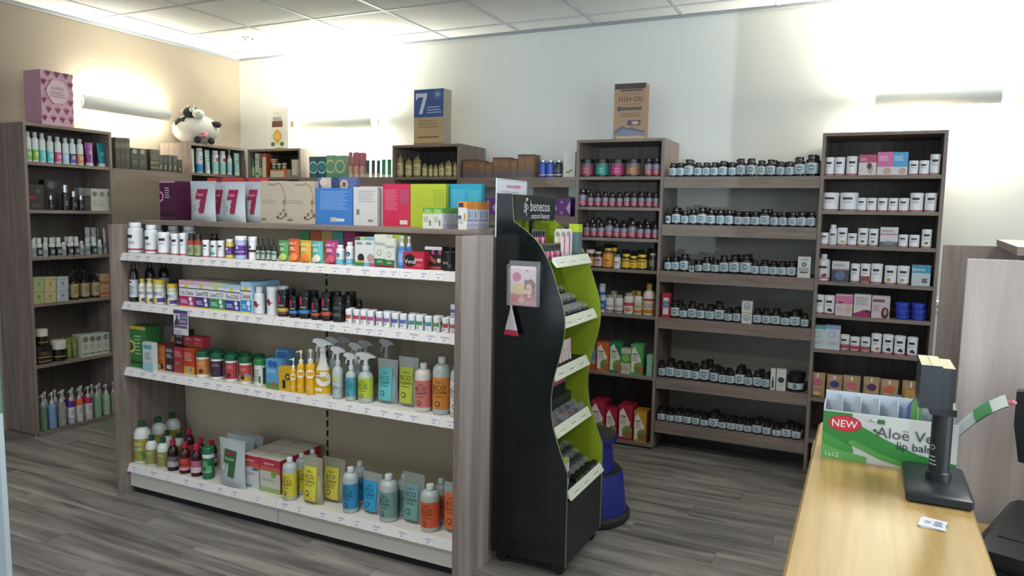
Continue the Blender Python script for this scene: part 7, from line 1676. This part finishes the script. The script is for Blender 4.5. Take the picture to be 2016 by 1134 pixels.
part('seam', hd_, lambda b: b.box(-.0235, -.0228, -.0305, .0851, .2448, .2456, mat('#7d7a62', .6)), False)
cd = thing('business_cards', 'small stack of white business cards lying on the counter', 'cards', (.131, 1.395, .9502))
for i in range(3):
    o_ = part('card', cd, lambda b: b.box(-.019, .019, -.022, .022, .0009*i, .0009*i+.0008, mat('#c6cad0', .4)), False); o_.rotation_euler = (0, 0, R(-14+6*(2-i)))
pt = part('card_print', cd, lambda b: b.prints([('l', .1, .8, .2, .8, 3, '#5a6a80'), ('d', -.4, .5, .12, '#8a97a8')], .019, .04, lambda u, z, o: (u, -.02+z, .00265+o)), False); pt.rotation_euler = (0, 0, R(-14))
# till and screen behind the counter
tl = thing('till_printer', 'black till printer behind the counter at right edge', 'printer', (.385, 1.70, .70), R(-19.5))
part('body', tl, lambda b: b.prism([(-.13, 0), (.2, 0), (.2, .15), (-.115, .15), (-.13, .14)], -.16, .19, mat('#1d2220', .4)), False)
part('paper_cover', tl, lambda b: b.box(-.06, .19, -.02, .17, .1502, .158, mat('#2c312e', .35), bev=.003))
part('cutter_slot', tl, lambda b: b.box(-.1, .19, -.07, -.055, .1502, .1515, mat('#060708', .7)), False)
part('front_lip', tl, lambda b: b.prism([(-.115, .03), (.19, .03), (.19, .12), (-.1, .12)], -.175, -.16, mat('#15191b', .3)), False)
mo = thing('touch_screen', 'black till screen tilted at the right frame edge', 'monitor', (.572, 2.06, .70), R(-12))
part('screen_case', mo, lambda b: b.prism([(-.21, .19), (.2, .15), (.2, .42), (-.225, .36), (-.225, .28)], -.02, .02, mat('#1a1e20', .35), rim=mat('#3a3f40', .4)), False)
part('glass', mo, lambda b: b.box(-.19, .19, .0201, .0212, .2, .34, mat('#0a0c0e', .1)), False)
part('stand', mo, lambda b: b.box(-.05, .05, -.05, .05, 0, .2, mat('#1a1e20', .4)), False)
# tall wooden screens behind the counter
ws = thing('wooden_screen', 'tall grey wood counter screen with pale front panel at right', 'cabinet', (.6, 2.7, 0))
part('pale_panel', ws, lambda b: b.box(-.358, .6, -.462, -.444, 0, 1.368, PALE, top=mat('#d0ccc6')), False)
part('dark_panel', ws, lambda b: b.box(-.335, .6, .5, .518, 0, 1.378, OAKV), False)
part('top_board', ws, lambda b: b.prism([(-.247, -.43), (.6, -.43), (.6, .56), (-.16, .56)], 1.38, 1.402, mat('#cfcbbd', .4), 'z', OAKH), False)
part('inner_shelf', ws, lambda b: b.box(-.1, .6, -.4, .5, .9, .92, OAKH), False)
# carton standing on the floor between counter and bottle wall, seen past the counter's edge
fb = thing('storage_box', 'beige cardboard box on floor behind the counter end', 'box', (-.1, 4.2, 0))
part('carton', fb, lambda b: b.box(-.09, .09, -.1, .1, 0, .22, mat('#b3a68c', .7)), False)
part('lid', fb, lambda b: b.box(-.094, .094, -.104, .104, .2, .25, mat('#b9ad94', .7)), False)
# pale panel cut by the left frame edge
po = thing('poster_panel', 'pale upright panel with green poster top, cut by left frame edge', 'panel', (-2.041, 1.0, 0)); po.rotation_euler = (0, R(-.75), 0)
part('board', po, lambda b: b.box(-.25, .25, -.006, .006, .02, .97, mat('#b3c0c6', .3)), False)
part('green_poster', po, lambda b: b.box(-.25, .25, -.006, .006, .97, 1.43, mat('#2f5a3a', .35), side=mat('#5f8068', .35)), False)
part('poster_print', po, lambda b: b.prints([('r', -1, 1, 0, .07, '#7fa58a'), ('d', 0, .6, .2, '#4f7f52'), ('l', -.8, .6, .15, .32, 3, '#a9bfa8')], .25, .46, lambda u, z, o: (u, -.0062-o, .97+z)), False)
part('foot', po, lambda b: b.box(-.22, .22, -.15, .15, 0, .02, mat('#8f979a', .4, .5)), False)
